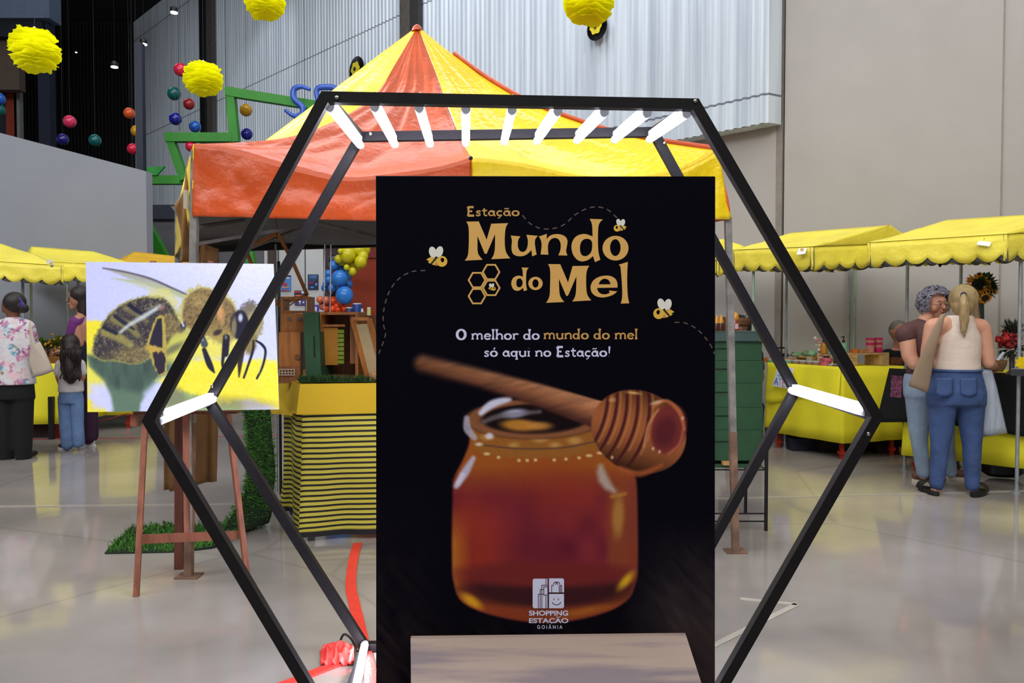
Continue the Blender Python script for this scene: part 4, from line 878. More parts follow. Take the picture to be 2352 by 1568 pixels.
def bee_art(X, Y):
    n1 = vnoise(X, Y, 40, 30, 2); n2 = .6*vnoise(X+Y*.5, Y-X*.3, 5, 3.2, 3)+.4*vnoise(X-Y*.6, Y+X*.2, 3, 7, 33); n3 = vnoise(X, Y, 9, 7, 6); n4 = .5*vnoise(X+Y*.7, Y-X*.7, 3, 8, 12)+.5*vnoise(X-Y*.5, Y+X*.5, 7, 2.6, 17)
    A = Art(X, Y, (196, 200, 250)); A.mix(np.clip((700-Y)/120, 0, 1)*np.clip((X-260)/260, 0, 1)*.6, (228, 228, 250))
    A.mix(np.clip((Y-720)/150, 0, 1)*.3, (214, 222, 250))
    yel = (236, 222, 62)
    A.poly([(190, 738), (225, 735), (250, 745), (300, 742), (330, 800), (300, 850), (190, 830)], yel, 5)
    A.poly([(190, 800), (215, 800), (250, 870), (230, 900), (190, 905)], (226, 220, 96), 12); A.poly([(190, 905), (235, 930), (260, 960), (190, 960)], yel, 6)
    A.poly([(200, 815), (395, 820), (420, 850), (360, 880), (322, 925), (318, 960), (258, 960), (254, 915), (238, 870), (205, 840)], (98, 122, 104), 6)
    A.mix(sst(sdpoly(X, Y, [(200, 815), (395, 820), (360, 870), (320, 900), (260, 890), (225, 855)]), 12)*(.4+.5*vnoise(X, Y, 9, 40, 4)), (62, 76, 74))
    A.poly([(205, 880), (235, 878), (252, 905), (258, 938), (212, 935)], (206, 208, 246), 9, .9)
    A.poly([(322, 945), (330, 900), (365, 868), (400, 850), (380, 900), (370, 950)], (200, 206, 246), 9, .8)
    A.poly([(372, 960), (380, 880), (430, 840), (520, 850), (560, 950)], (140, 168, 110), 14, .9)
    yp = [(360, 872), (400, 852), (430, 830), (480, 822), (560, 832), (600, 826), (660, 832), (660, 960), (610, 930), (560, 918), (500, 925), (440, 905), (390, 890)]
    A.poly(yp, yel, 7, 1, 10, 4); A.mix(sst(sdpoly(X, Y, yp), 5)*.4*n3, (246, 236, 120)); A.mix(sst(sdell(X, Y, 540, 928, 90, 14, .08), 12)*.6, (146, 134, 90)); A.mix(sst(sdell(X, Y, 400, 915, 24, 30, -.4), 10)*.6, (120, 116, 96))
    A.ell(395, 770, 55, 60, (170, 168, 86), 0, 14, .95); A.ell(430, 800, 60, 30, (206, 204, 98), -.2, 14, .9); A.ell(400, 800, 34, 8, (96, 96, 84), -.5, 7, .8); A.ell(500, 795, 70, 28, (224, 214, 92), 0, 10, .9)
    # wings
    A.poly([(240, 617), (290, 622), (350, 640), (420, 672), (470, 693), (440, 690), (380, 668), (300, 640)], (150, 152, 120), 4, .7); A.line([(240, 617), (290, 625), (350, 640), (410, 666), (468, 692)], [1.5, 2, 2.5, 2.8, 2.6], (92, 86, 96), 2, .9)
    A.poly([(262, 640), (310, 642), (370, 655), (430, 678), (420, 685), (350, 668)], (186, 192, 160), 4, .7); A.line([(262, 640), (330, 650), (400, 668), (436, 684)], [1, 2.5, 4, 3], (170, 178, 140), 3, .7)
    # abdomen
    ab = [(214, 812), (219, 775), (232, 752), (252, 724), (278, 702), (305, 690), (340, 681), (372, 680), (392, 692), (404, 715), (416, 738), (424, 760), (400, 768), (385, 790), (372, 800), (352, 812), (330, 830), (300, 834), (268, 826), (238, 826)]
    d = sdpoly(X, Y, cr_(ab, 3)); A.mix(sst(d+(n4-.5)*8-2, 3), (150, 146, 84)); A.mix(sst(d+(n4-.5)*5+2, 3), (62, 58, 66))
    mA = sst(d+2, 3)
    for P, W, c, a in (([(240, 762), (270, 772), (300, 790)], [9, 10, 8], (150, 142, 82), .85), ([(262, 732), (300, 748), (318, 770)], [9, 10, 6], (146, 138, 84), .75), ([(290, 708), (318, 722), (340, 738)], [6, 6, 4], (140, 134, 88), .6)):
        A.mix(sst(sdline(X, Y, P, W)+(n2-.5)*7, 5)*a*mA, c)
    A.mix(mA*sst(sdell(X, Y, 320, 815, 65, 22, -.1), 14)*(.35+.6*n2), (150, 134, 84)); A.mix(mA*sst(sdell(X, Y, 395, 752, 24, 34, -.4), 10)*(.3+.5*n2), (160, 138, 78))
    A.mix(mA*np.clip(n2*2.2-1.15, 0, 1)*.7, (150, 140, 96)); A.mix(mA*np.clip((n4-.60)*4, 0, 1)*.35, (176, 166, 120))
    for P in ([(300, 702), (318, 714), (332, 724)], [(266, 726), (292, 744), (310, 756)], [(240, 752), (268, 764)]): A.line(P, [4, 5, 2], (34, 36, 60), 2.5, .85)
    A.line([(278, 762), (300, 745), (335, 725), (370, 703)], [3, 4, 5, 4], (204, 214, 216), 4, .8); A.ell(374, 706, 8, 5, (150, 116, 108), -.4, 4, .9); A.line([(335, 710), (388, 694)], 1.5, (150, 146, 124), 2, .6)
    A.mix(sst(sdline(X, Y, [(352, 676), (385, 674), (405, 695)], [8, 11, 9])+(n4-.5)*16, 5)*.75, (206, 200, 120))
    # rear leg
    A.poly([(368, 724), (376, 722), (382, 745), (384, 790), (383, 830), (382, 856), (366, 862), (352, 840), (342, 805), (336, 790), (345, 765), (356, 738)], (174, 158, 80), 2.5, 1, 5, 9)
    A.poly([(364, 732), (374, 730), (375, 765), (374, 798), (360, 796), (343, 792), (352, 762)], (50, 46, 62), 2); A.poly([(350, 808), (374, 806), (380, 820), (378, 852), (366, 860), (354, 838)], (54, 48, 60), 2, 1, 4, 3); A.ell(352, 800, 16, 7, (190, 156, 76), .3, 3, .9, 6, 4)
    # thorax
    th = [(418, 720), (428, 685), (448, 664), (470, 658), (500, 664), (524, 678), (545, 700), (552, 735), (545, 770), (520, 795), (500, 785), (470, 770), (440, 760), (424, 745)]
    d = sdpoly(X, Y, cr_(th, 3)); A.mix(sst(d+(n4-.5)*20-3, 4), (188, 182, 116)); A.mix(sst(d+(n4-.5)*10+4, 4), (134, 114, 78))
    mT = sst(d+4, 4); A.mix(mT*np.clip((n4-.45)*2.6, 0, 1)*.75, (78, 66, 56)); A.mix(mT*sst(sdell(X, Y, 508, 712, 9, 26, -.2), 6)*.8, (214, 160, 104)); A.mix(mT*np.clip((Y-740)/40, 0, 1)*.5, (206, 190, 86)); A.mix(mT*sst(sdell(X, Y, 462, 690, 22, 12), 8)*.6*n2, (204, 182, 116))
    A.ell(501, 700, 5, 4, (50, 44, 48), 0, 2); A.ell(502, 763, 11, 6, (52, 46, 58), -.5, 3, .9); A.ell(424, 748, 7, 9, (66, 62, 74), .2, 3, .9, 3, 2); A.line([(421, 740), (424, 748)], 2, (206, 206, 216), 2, .9)
    # head
    A.mix(sst(sdell(X, Y, 583, 735, 26, 42, -.1)+(n4-.5)*12, 4), (150, 142, 104)); A.mix(sst(sdell(X, Y, 574, 705, 22, 14, -.6)+(n4-.5)*18, 4)*.8, (104, 98, 92)); A.mix(sst(sdell(X, Y, 578, 790, 14, 24, .3)+(n4-.5)*8, 4), (128, 118, 78))
    A.ell(553, 745, 21, 34, (44, 42, 56), .12, 2.5); A.ell(540, 752, 6, 24, (142, 134, 96), .1, 3, .8); A.ell(556, 729, 5, 9, (196, 204, 226), .1, 3, .9)
    # front legs, tongue and antennae
    dk = (44, 42, 56)
    A.line([(463, 768), (471, 790)], [7, 8], (74, 80, 92), 2); A.line([(462, 768), (466, 780)], 2.5, (186, 206, 200), 2.5, .8); A.line([(470, 803), (482, 838), (492, 856)], [5, 7, 1.5], dk, 2); A.line([(522, 775), (518, 812)], [8, 8], dk, 2); A.ell(521, 774, 3, 5, (120, 126, 132), 0, 2, .8); A.line([(514, 815), (512, 842), (526, 862)], [4, 3, 2], dk, 2)
    A.line([(557, 798), (552, 830), (548, 866)], [8, 6, 1.5], (60, 52, 56), 2); A.line([(584, 782), (582, 805), (568, 845), (559, 868)], [2, 3, 2.6, 2.4], dk, 1.5); A.line([(590, 782), (604, 792), (611, 808), (603, 842), (589, 870)], [2, 3.2, 2.8, 2.6, 2.4], dk, 1.5); A.line([(606, 816), (594, 858)], .8, (190, 196, 206), 1.2, .8)
    A.C *= (.97+.06*n2)[..., None]
    return A.C
def pic_map(X, Y):
    v = np.linspace(0, 1, X.shape[0])[:, None]*np.ones(X.shape); u = np.linspace(0, 1, X.shape[1])[None, :]*np.ones(X.shape)
    x = (PC[0][0]*(1-u)+PC[1][0]*u)*(1-v)+(PC[3][0]*(1-u)+PC[2][0]*u)*v; y = (PC[0][1]*(1-u)+PC[1][1]*u)*(1-v)+(PC[3][1]*(1-u)+PC[2][1]*u)*v
    Yd = 3.84*(1-v)+3.745*v-.001; rx = (x-CX)/F; rz = (CY-y)/F; ry = math.cos(TH)+rz*math.sin(TH); z = -math.sin(TH)+rz*math.cos(TH); k = Yd/ry
    return np.stack([rx*k, Yd, H+z*k], -1)
paint_grid('bee_print', None, 440, 344, lambda X, Y: bee_art(*np.meshgrid(np.linspace(200, 637, X.shape[1]), np.linspace(603, 943, X.shape[0]))), m_print, t_pic, 0, (0, 1), (0, 1), pic_map)
# ================================================================ ARTIFICIAL TURF STRIP
m_turf = M('turf_green', (72, 128, 44), .7, var=.45, scale=30); m_back = M('turf_backing', (24, 42, 24), .9)
t_turf = thing('turf_runner', 'strip of artificial grass lying on the floor and curling up beside the striped table', 'artificial grass', gnd(420, 1240))
pathc = [gnd(246, 1256)+Vector((0, .13, .01)), gnd(330, 1256)+Vector((0, .16, .01)), gnd(440, 1255)+Vector((0, .17, .01)), gnd(520, 1250)+Vector((0, .18, .02)), at(566, 1205, 4.72), at(592, 1140, 4.74), at(602, 1080, 4.76), at(598, 1010, 4.8), at(590, 930, 4.84)]
wid = [.34, .36, .35, .32, .19, .11, .10, .09, .10]
def tpath(t): return pl(pathc, t)
def twid(t): x = t*8; i = min(int(x), 7); return lerp(wid[i], wid[i+1], x-i)
def tside(t): k = min(1, max(0, (t-.36)/.2)); return lerp(Vector((.10-.32*max(0, 1-t/.3), 1, 0)), Vector((.8, .45, 0)), k).normalized()
MB().grid(lambda s, t: tpath(t)+tside(t)*twid(t)*(s-.5)*1.6, 6, 60, .008).build('backing', m_back, t_turf, 'all')
rnd = random.Random(5); mb = MB()
for i in range(9000):
    t = rnd.random()**.75; s = rnd.random()-.5; p = tpath(t)+tside(t)*twid(t)*s*1.6; tg = (tpath(min(1, t+.01))-tpath(max(0, t-.01))).normalized(); nn = tg.cross(tside(t)).normalized()
    if t < .42: nn = Vector((0, 0, 1))
    elif nn.x > 0 or t > .5: nn = Vector((-abs(nn.x), -.3, nn.z*.2))
    dr = (nn*rnd.uniform(.5, 1)+Vector((rnd.uniform(-.8, .8), rnd.uniform(-.8, .5), rnd.uniform(-.1, .5)))).normalized()*rnd.uniform(.022, .05); w_ = Vector((rnd.uniform(-1, 1), rnd.uniform(-1, 1), 0)).normalized()*.0035
    mb.add([p-w_, p+w_, p+dr*.6+w_*.7+Vector((0, 0, .006)), p+dr], [(0, 1, 2, 3)])
mb.build('grass_blades', m_turf, t_turf)
# ================================================================ STRIPED TABLE UNDER THE TENT
def stripe_mat():
    m = bpy.data.materials.new('yellow_black_stripes'); m.use_nodes = True; nt = m.node_tree; N = nt.nodes; L = nt.links; b = N['Principled BSDF']; b.inputs['Roughness'].default_value = .75
    a = N.new('ShaderNodeAttribute'); a.attribute_name = 'stripe'
    f = N.new('ShaderNodeMath'); f.operation = 'FRACT'; L.new(a.outputs['Fac'], f.inputs[0]); g = N.new('ShaderNodeMath'); g.operation = 'LESS_THAN'; g.inputs[1].default_value = .40; L.new(f.outputs[0], g.inputs[0])
    mx = N.new('ShaderNodeMixRGB'); mx.inputs[1].default_value = lin((200, 186, 66))+(1,); mx.inputs[2].default_value = lin((22, 17, 17))+(1,); L.new(g.outputs[0], mx.inputs[0]); L.new(mx.outputs[0], b.inputs['Base Color']); return m
tc0 = Vector((-1.264, 4.545, 0)); fd = Vector((math.cos(math.radians(8)), math.sin(math.radians(8)), 0)); sd = Vector((-.36, .79, 0)).normalized()
TH_ = .95
t_tab = thing('striped_table', 'display table with yellow top cloth and black and yellow striped skirt', 'table', tc0+fd*.9+sd*.4)
c1 = tc0+fd*1.9
def skirt(s, t): # s 0..1: side then front
    if s < .30: k = s/.30; p = lerp(tc0+sd*.86, tc0, k); 
    else: p = lerp(tc0, c1, (s-.30)/.70)
    z = lerp(.80, .03, t); k2 = abs(s-.28)
    bulge = .028*math.sin(s*60)*t*(s > .3)*.25+.03*noise.noise(Vector((s*14, t*1.5, 0)))
    if s < .30: bulge += .05*math.sin((s/.30)*9+1.2)*(.4+t)
    tuck = max(0, 1-abs(s-.30)/.05)
    o_ = p+Vector((-.02, -.02, 0))*tuck*t+Vector((.0, -1, 0))*bulge+(fd*.07*(1-t) if s < .04 else Vector())
    return Vector((o_.x, o_.y, z))
mb = MB(); nu, nv = 90, 120; mb.grid(skirt, nu, nv); o = mb.build('striped_skirt', stripe_mat(), t_tab, 'all')
ca = o.data.attributes.new('stripe', 'FLOAT', 'POINT'); ns = 24.0; arr = np.zeros((nu+1)*(nv+1), np.float32)
for j in range(nv+1):
    for i in range(nu+1):
        s = i/nu; sag = .9*max(0, .40-s)*2.2 if s > .3 else .9*.22+(.30-s)*3.5
        arr[j*(nu+1)+i] = 60.1+(j/nv)*ns-sag if j < nv-5 else 60.1
ca.data.foreach_set('value', arr)
zt = Vector((0, 0, TH_)); mb = MB(); P = [tc0+sd*.86+zt, tc0+zt, c1+zt, c1+sd*.86+zt]; mb.prism([p-Vector((0, 0, .03)) for p in P], (0, 0, .03)); mb.build('tabletop', m_w1, t_tab)
for p in (tc0+sd*.8+fd*.06, tc0+fd*.06+sd*.06, c1-fd*.06+sd*.06, c1-fd*.06+sd*.8): MB().beam(Vector((p.x, p.y, 0)), Vector((p.x, p.y, .92)), .035).build('leg', m_sil, t_tab)
m_yc = M('yellow_tablecloth', (206, 168, 22), .8, var=.05, scale=3); m_yc2 = M('bright_yellow_cloth', (250, 238, 44), .8, var=.05, scale=3)
def topc(s, t):
    if s < .30: k = s/.30; p = lerp(tc0+sd*.9, tc0, k)+Vector((-.014, -.006, 0))
    else: p = lerp(tc0+Vector((-.006, -.014, 0)), c1, (s-.30)/.70)
    z = lerp(TH_+.006, .775 if s > .26 else .75-.06*(1-s/.26), t); p = p+Vector((-.02, -.012, 0))*t+(Vector((-.22, .04, 0))*t*(1-s/.2) if s < .2 else Vector())
    return Vector((p.x, p.y, z))
mb = MB().grid(topc, 60, 8, .003); mb.prism([p+Vector((0, 0, .001)) for p in P], (0, 0, .006)); mb.build('top_cloth', m_yc, t_tab, True)
ZT = TH_+.008
rnd = random.Random(8); mb = MB(); mb.grid(lambda s, t: tc0+sd*(.01+t*.14)+fd*(.0+s*1.0)+Vector((0, 0, ZT+.006)), 20, 4, .004)
for i in range(1600):
    p = tc0+sd*rnd.uniform(.0, .16)+fd*rnd.uniform(-.0, 1.0)+Vector((0, 0, ZT+.008)); d = Vector((rnd.uniform(-.03, .03), rnd.uniform(-.03, .02), rnd.uniform(.015, .05))); w_ = Vector((rnd.uniform(-1, 1), rnd.uniform(-1, 1), 0)).normalized()*.003
    mb.add([p-w_, p+w_, p+d*.6+w_, p+d], [(0, 1, 2, 3)])
solo('turf_edging', mb, M('dark_turf', (30, 66, 20), .8, var=.5, scale=30), 'strip of dark artificial grass along the edge of the striped table', 'artificial grass')
# hive display boxes on the table (Y about 4.7-5)
m_hg = M('hive_green', (30, 70, 40), .6, var=.12, scale=8, bump=.1, bscale=40)
def tb(px, Y=4.75): return (at(px, 700, Y).x)
def openbox(nm, lab, x0, x1, y0, y1, Y, dep, mat, wall=.018, mid=None):
    """front-open wooden case spanning the picture rows y0..y1 at depth Y"""
    a = at(x0, y1, Y); b = at(x1, y0, Y); w_, h_ = b.x-a.x, b.z-a.z; c = Vector(((a.x+b.x)/2, Y+dep/2, a.z)); t = thing(nm, lab, 'hive box', Vector((c.x, c.y, a.z)))
    MB().box((c.x, c.y, a.z+wall/2), (w_, dep, wall)).build('bottom_board', mat, t); MB().box((c.x, c.y, b.z-wall/2), (w_, dep, wall)).build('top_board', mat, t)
    for sx in (a.x+wall/2, b.x-wall/2): MB().box((sx, c.y, c.z+h_/2), (wall, dep, h_-2*wall)).build('side_board', mat, t)
    MB().box((c.x, Y+dep-.006, c.z+h_/2), (w_-2*wall, .01, h_-2*wall)).build('back_board', m_w3, t)
    return t, a, b
t, a, b = openbox('hive_box', 'upright wooden hive case open at the front, right of the green side', 731, 822, 716, 872, 4.78, .30, m_w1)
MB().prism([at(738, 745, 4.83), at(792, 745, 4.83), at(792, 750, 4.83), at(738, 750, 4.83)], (0, .02, 0)).build('inner_ledge', m_w1, t)
MB().prism([at(739, 752, 4.86), at(776, 752, 4.86), at(776, 838, 4.86), at(739, 838, 4.86)], (0, .01, 0)).build('comb_sheet', M('beeswax', (168, 112, 20), .5, var=.08), t)
mb = MB()
for i in range(8): mb.prism([at(776, 757+i*10, 4.86), at(790, 757+i*10, 4.86), at(790, 765+i*10, 4.86), at(776, 765+i*10, 4.86)], (0, .01, 0))
mb.build('green_slats', M('lime_green_slats', (122, 142, 30), .5), t)
MB().prism([at(804, 722, 4.80), at(818, 722, 4.80), at(818, 835, 4.80), at(804, 835, 4.80)], (0, .2, 0)).build('inner_board', m_w3, t)
pa = at(696, 718, 4.74); pb = at(737, 874, 4.74); mb = MB(); mb.prism([at(703, 874, 4.74), at(738, 872, 4.74), at(731, 716, 4.74), at(696, 718, 4.74)], (0, .30, 0))
t_g = solo('beehive_box', mb, m_hg, 'dark green painted hive body standing on end between two wooden cases', 'hive box'); 
k = MB().prism([at(720, 770, 4.735), at(722, 770, 4.735), at(724, 820, 4.735), at(721, 820, 4.735)], (0, .004, 0)).build('hand_slot', m_blk, t_g)
mb = MB().prism([at(640, 850, 4.86), at(690, 850, 4.86), at(690, 763, 4.86), at(640, 763, 4.86)], (0, .26, 0)); t_w = solo('wooden_box', mb, m_w1, 'plain pine box with a big knot at the left end of the table', 'wooden box')
MB().lathe(at(684, 820, 4.856), [(.0185, 0), (.0185, .004)], 16, Matrix.Rotation(math.pi/2, 3, 'X')).build('knot', m_w3, t_w)
mb = MB().prism([at(640, 880, 4.80), at(690, 880, 4.80), at(690, 842, 4.80), at(640, 842, 4.80)], (0, .05, 0)); t_g2 = solo('ventilated_tray', mb, m_w3, 'low wooden tray with a pale plastic grille below the pine box', 'tray')
mb = MB()
for i in range(6): mb.box(lerp(at(641, 855, 4.79), at(676, 855, 4.79), i/5), (.004, .006, .03))
for z in (848, 855, 861): mb.beam(at(640, z, 4.789), at(677, z, 4.789), .004)
mb.build('grille', M('cream_plastic', (190, 176, 156), .5), t_g2)
mb = MB().prism([at(644, 763, 4.90), at(700, 763, 4.90), at(700, 720, 4.90), at(644, 719, 4.90)], (0, .2, 0)); t_b3 = solo('nest_box', mb, m_w1, 'wooden nest box with two round screened holes on the pine box', 'wooden box')
for x in (664, 688): MB().lathe(at(x, 733, 4.897), [(.012, 0), (.012, .004)], 16, Matrix.Rotation(math.pi/2, 3, 'X')).build('screened_hole', M('grey_mesh', (84, 88, 88), .6), t_b3)
t, a, b = openbox('wooden_frame_box', 'wooden frame box open front and back on top of the nest box', 645, 710, 681, 719, 4.92, .14, m_w1, .016)
for ch in list(t.children):
    if ch.name.startswith('back_board'): bpy.data.objects.remove(ch)
MB().beam(at(657, 706, 4.9), at(690, 686, 4.96), .008, .008).build('diagonal_slat', m_w3, t)
# tilted hive frame leaning at the right
t_lf = thing('leaning_frame', 'hive frame leaning on the wooden case beside the poster edge', 'hive frame', at(850, 876, 4.72))
Q = [(810, 732), (848, 732), (884, 866), (846, 872)]
for i, nm in enumerate(('top_bar', 'side_bar', 'bottom_bar', 'side_bar')):
    a_, b_ = Q[i], Q[(i+1) % 4]; ya = 4.76 if a_[1] < 800 else 4.70; yb = 4.76 if b_[1] < 800 else 4.70; MB().beam(at(a_[0], a_[1], ya), at(b_[0], b_[1], yb), .03, .02).build(nm, m_w1, t_lf)
MB().prism([at(814, 745, 4.757), at(845, 743, 4.757), at(878, 862, 4.705), at(850, 866, 4.705)], (0, .006, 0)).build('wax_foundation', M('pale_wax', (150, 128, 88), .6, var=.1), t_lf)
mb = MB().prism([at(822, 735, 5.1), at(920, 735, 5.1), at(920, 724, 5.1), at(822, 724, 5.1)], (0, .2, 0)); mb.prism([at(846, 880, 5.1), at(920, 880, 5.1), at(920, 735, 5.1), at(846, 735, 5.1)], (0, .12, 0)); solo('wooden_shelf_box', mb, m_w3, 'brown shelf box disappearing behind the poster', 'wooden box')
mb = MB().prism([at(848, 880, 4.66), at(857, 880, 4.66), at(857, 860, 4.66), at(848, 860, 4.66)], (0, .05, 0)); mb.prism([at(856, 882, 4.655), at(880, 882, 4.655), at(880, 855, 4.655), at(856, 855, 4.655)], (0, .05, 0)); solo('wood_block', mb, m_w2, 'pale wood block at the foot of the leaning frame', 'wood block')
# transparent acrylic posts seen through the tent
for i, (px, lb) in enumerate([(745, 'left of the two thin white upright rods on the wooden case'), (759, 'right of the two thin white upright rods on the wooden case')]):
    solo('upright_rod', MB().tube([at(px-1, 716, 4.95), at(px+1, 562, 5.0)], .0045, 8), M('white_rod', (225, 226, 235), .4), lb, 'rod')
solo('upright_rod', MB().tube([at(645, 1135, 5.62), at(640, 600, 5.62)], .012, 8), M('dark_rod', (40, 46, 46), .4), 'dark thin pole just right of the bee picture', 'rod')
solo('upright_rod', MB().tube([at(637, 1128, 5.72), at(633, 560, 5.72)], .007, 8), M('pale_rod', (150, 160, 158), .4), 'pale thin pole behind the top right corner of the bee picture', 'rod')
# ================================================================ RED TAPE ON THE FLOOR
m_red = M('red_tape', (222, 58, 50), .4, var=.10, scale=20, bump=.2)
P = [gnd(822, 1249), gnd(814, 1275), gnd(808, 1310), gnd(806, 1350), gnd(812, 1380), gnd(823, 1430), gnd(834, 1480), gnd(846, 1530), gnd(860, 1600)]
solo('floor_tape', strip('x', [pl(P, i/30) for i in range(31)], .052, m_red, .008), m_red, 'red tape running from the striped table to the hexagon corner', 'tape')
P = [gnd(800, 1518), gnd(760, 1532), gnd(720, 1548), gnd(670, 1568), gnd(600, 1590), gnd(500, 1610)]
solo('floor_tape', strip('x', [pl(P, i/20) for i in range(21)], .042, m_red, .009), m_red, 'red tape running from the taped bundle toward the bottom left', 'tape')
c = gnd(775, 1525); 
def bun(s, t):
    P0 = [(742, 1500), (786, 1489), (812, 1492), (813, 1528), (796, 1531), (735, 1534)]
    x = lerp(736, 812, s)+(-3 if t < .5 else 3)*math.sin(s*9); y = lerp(lerp(1500, 1488, s), lerp(1534, 1529, s), t)
    p = gnd(x, y); p.z = .012+.05*max(0, math.sin(math.pi*t))*max(0, math.sin(math.pi*min(1, max(0, s*.96+.02))))**.5+.022*noise.noise(Vector((s*9, t*7, 1))); return p
solo('taped_bundle', MB().grid(bun, 40, 24, .006), m_red, 'crumpled red tape bundle beside the lower left hexagon corner', 'tape bundle', smooth='all')
solo('power_cable', MB().tube([pl([gnd(781, 1496)+Vector((0, 0, .04)), gnd(790, 1484)+Vector((0, 0, .05)), gnd(806, 1488)+Vector((0, 0, .04)), gnd(822, 1506)+Vector((0, 0, .02))], i/14) for i in range(15)], .005, 8), m_blk, 'short black cable loop at the red taped bundle', 'cable', smooth='all')
# ================================================================ GREEN HIVE STACK ON ITS STAND
HY = 4.79; hx1 = at(1753, 1000, HY).x; hx0 = hx1-.52; dep = .42; hx = (hx0+hx1)/2; hyc = HY+dep/2+.02
t_st = thing('hive_stand', 'black iron stand with thin rails under the green hive stack', 'stand', (hx, hyc, 0))
for sx, sy in ((hx0-.01, HY), (hx1+.022, HY), (hx0-.01, HY+dep), (hx1+.022, HY+dep)): MB().beam((sx, sy, 0), (sx, sy, .66 if sx > hx and sy == HY else .40), .018).build('leg', m_blk, t_st)
for z in (.39, .11, .06): MB().beam((hx0-.01, HY, z), (hx1+.022, HY, z), .008).build('rail', m_blk, t_st)
MB().beam((hx0-.01, HY+dep, .39), (hx1+.022, HY+dep, .39), .008).build('rail', m_blk, t_st); MB().beam((hx1+.022, HY, .39), (hx1+.022, HY+dep, .39), .008).build('rail', m_blk, t_st); MB().beam((hx0-.01, HY, .39), (hx0-.01, HY+dep, .39), .008).build('rail', m_blk, t_st)
t = thing('hive_floor', 'green hive floor board with a small wooden entrance block under the stack', 'hive floor', (hx, hyc, .40))
MB().box((hx, hyc, .410), (.52, dep, .022)).build('board', m_hg, t); p = at(1671, 1073, HY-.01); MB().box((p.x, HY+.0, .433), (.06, .05, .022)).build('entrance_block', m_w2, t); MB().box((hx, hyc+.03, .432), (.5, dep-.08, .022)).build('rim', m_hg, t)
rows = [1075, 988, 936, 880, 828, 784]; zz = [at(1700, y, HY).z for y in rows]; zz[0] = .444
labs = ['lowest and tallest green hive body of the stack', 'second green hive body from the bottom of the stack', 'middle green hive body of the stack, third from the bottom', 'fourth green hive body from the bottom of the stack', 'topmost green hive body, directly under the lid']
for i in range(5):
    z0, z1 = zz[i]+.001, zz[i+1]-.001; sh = (.0, .004, -.001, .003, -.006)[i]
    t = thing('beehive_box', labs[i], 'hive box', (hx+sh, hyc, z0), 'stacked green hive bodies')
    MB().box((hx+sh, hyc, (z0+z1)/2), (.52, dep, z1-z0)).build('box', m_hg, t)
    MB().box((hx+sh, HY+.0190, z0+(z1-z0)*.62), (.17, .004, .007)).build('hand_slot', m_blk, t); MB().box((hx+sh-.2, HY+.0190, z0+(z1-z0)*.62), (.04, .004, .005)).build('hand_slot', m_blk, t)
t = thing('beehive_cover', 'grey-green telescoping lid on top of the hive stack', 'hive lid', (hx, hyc, zz[5])); m_hl = M('lid_grey_green', (56, 76, 70), .6, var=.1)
MB().box((hx+.005, hyc, zz[5]+.027), (.56, dep+.05, .05)).build('cap', m_hl, t); MB().box((hx-.01, hyc, zz[5]+.058), (.50, dep, .012)).build('top_plate', m_hl, t)
ZL2 = zz[5]+.065
m_hon = M('honey', (206, 140, 20), .2, var=.1, spec=.8); m_hd = M('dark_honey', (70, 38, 14), .3)
for i, (px, lb) in enumerate([(1646, 'small honey bottle on the hive lid half behind the poster'), (1656, 'small golden honey bottle on the hive lid right of the poster')]):
    c = Vector((at(px, 760, 4.95).x, 4.95, ZL2)); t = thing('honey_bottle', lb, 'bottle', c, 'honey bottles on the hive lid'); MB().lathe(c, [(.022, 0), (.024, .03), (.02, .05)], 16).build('jar', m_hd, t, True); MB().lathe(c+Vector((0, 0, .051)), [(.018, 0), (.016, .02), (.004, .05), (.002, .058)], 16).build('cone_cap', m_hon, t, True)
c = Vector((at(1672, 760, 4.98).x, 4.98, ZL2)); t = thing('honey_gift_box', 'brown gift box with yellow label on the hive lid behind the tent leg', 'box', c)
MB().box(c+Vector((0, 0, .045)), (.06, .05, .09)).build('box', m_w3, t); MB().box(c+Vector((0, -.027, .05)), (.03, .003, .03)).build('label', m_ye, t)
c = Vector((at(1689, 760, 4.98).x, 4.98, ZL2)); t = thing('honey_jar', 'reddish honey jar with pale label right of the tent leg', 'jar', c)
MB().lathe(c, [(.022, 0), (.024, .06), (.02, .075)], 16).build('jar', M('amber_glass', (140, 66, 30), .2), t, True); MB().lathe(c+Vector((0, 0, .076)), [(.02, 0), (.02, .03), (.008, .045)], 16).build('lid', m_hon, t, True); MB().box(c+Vector((0, -.025, .03)), (.022, .003, .035)).build('label', M('pink_paper', (206, 170, 170), .6), t)
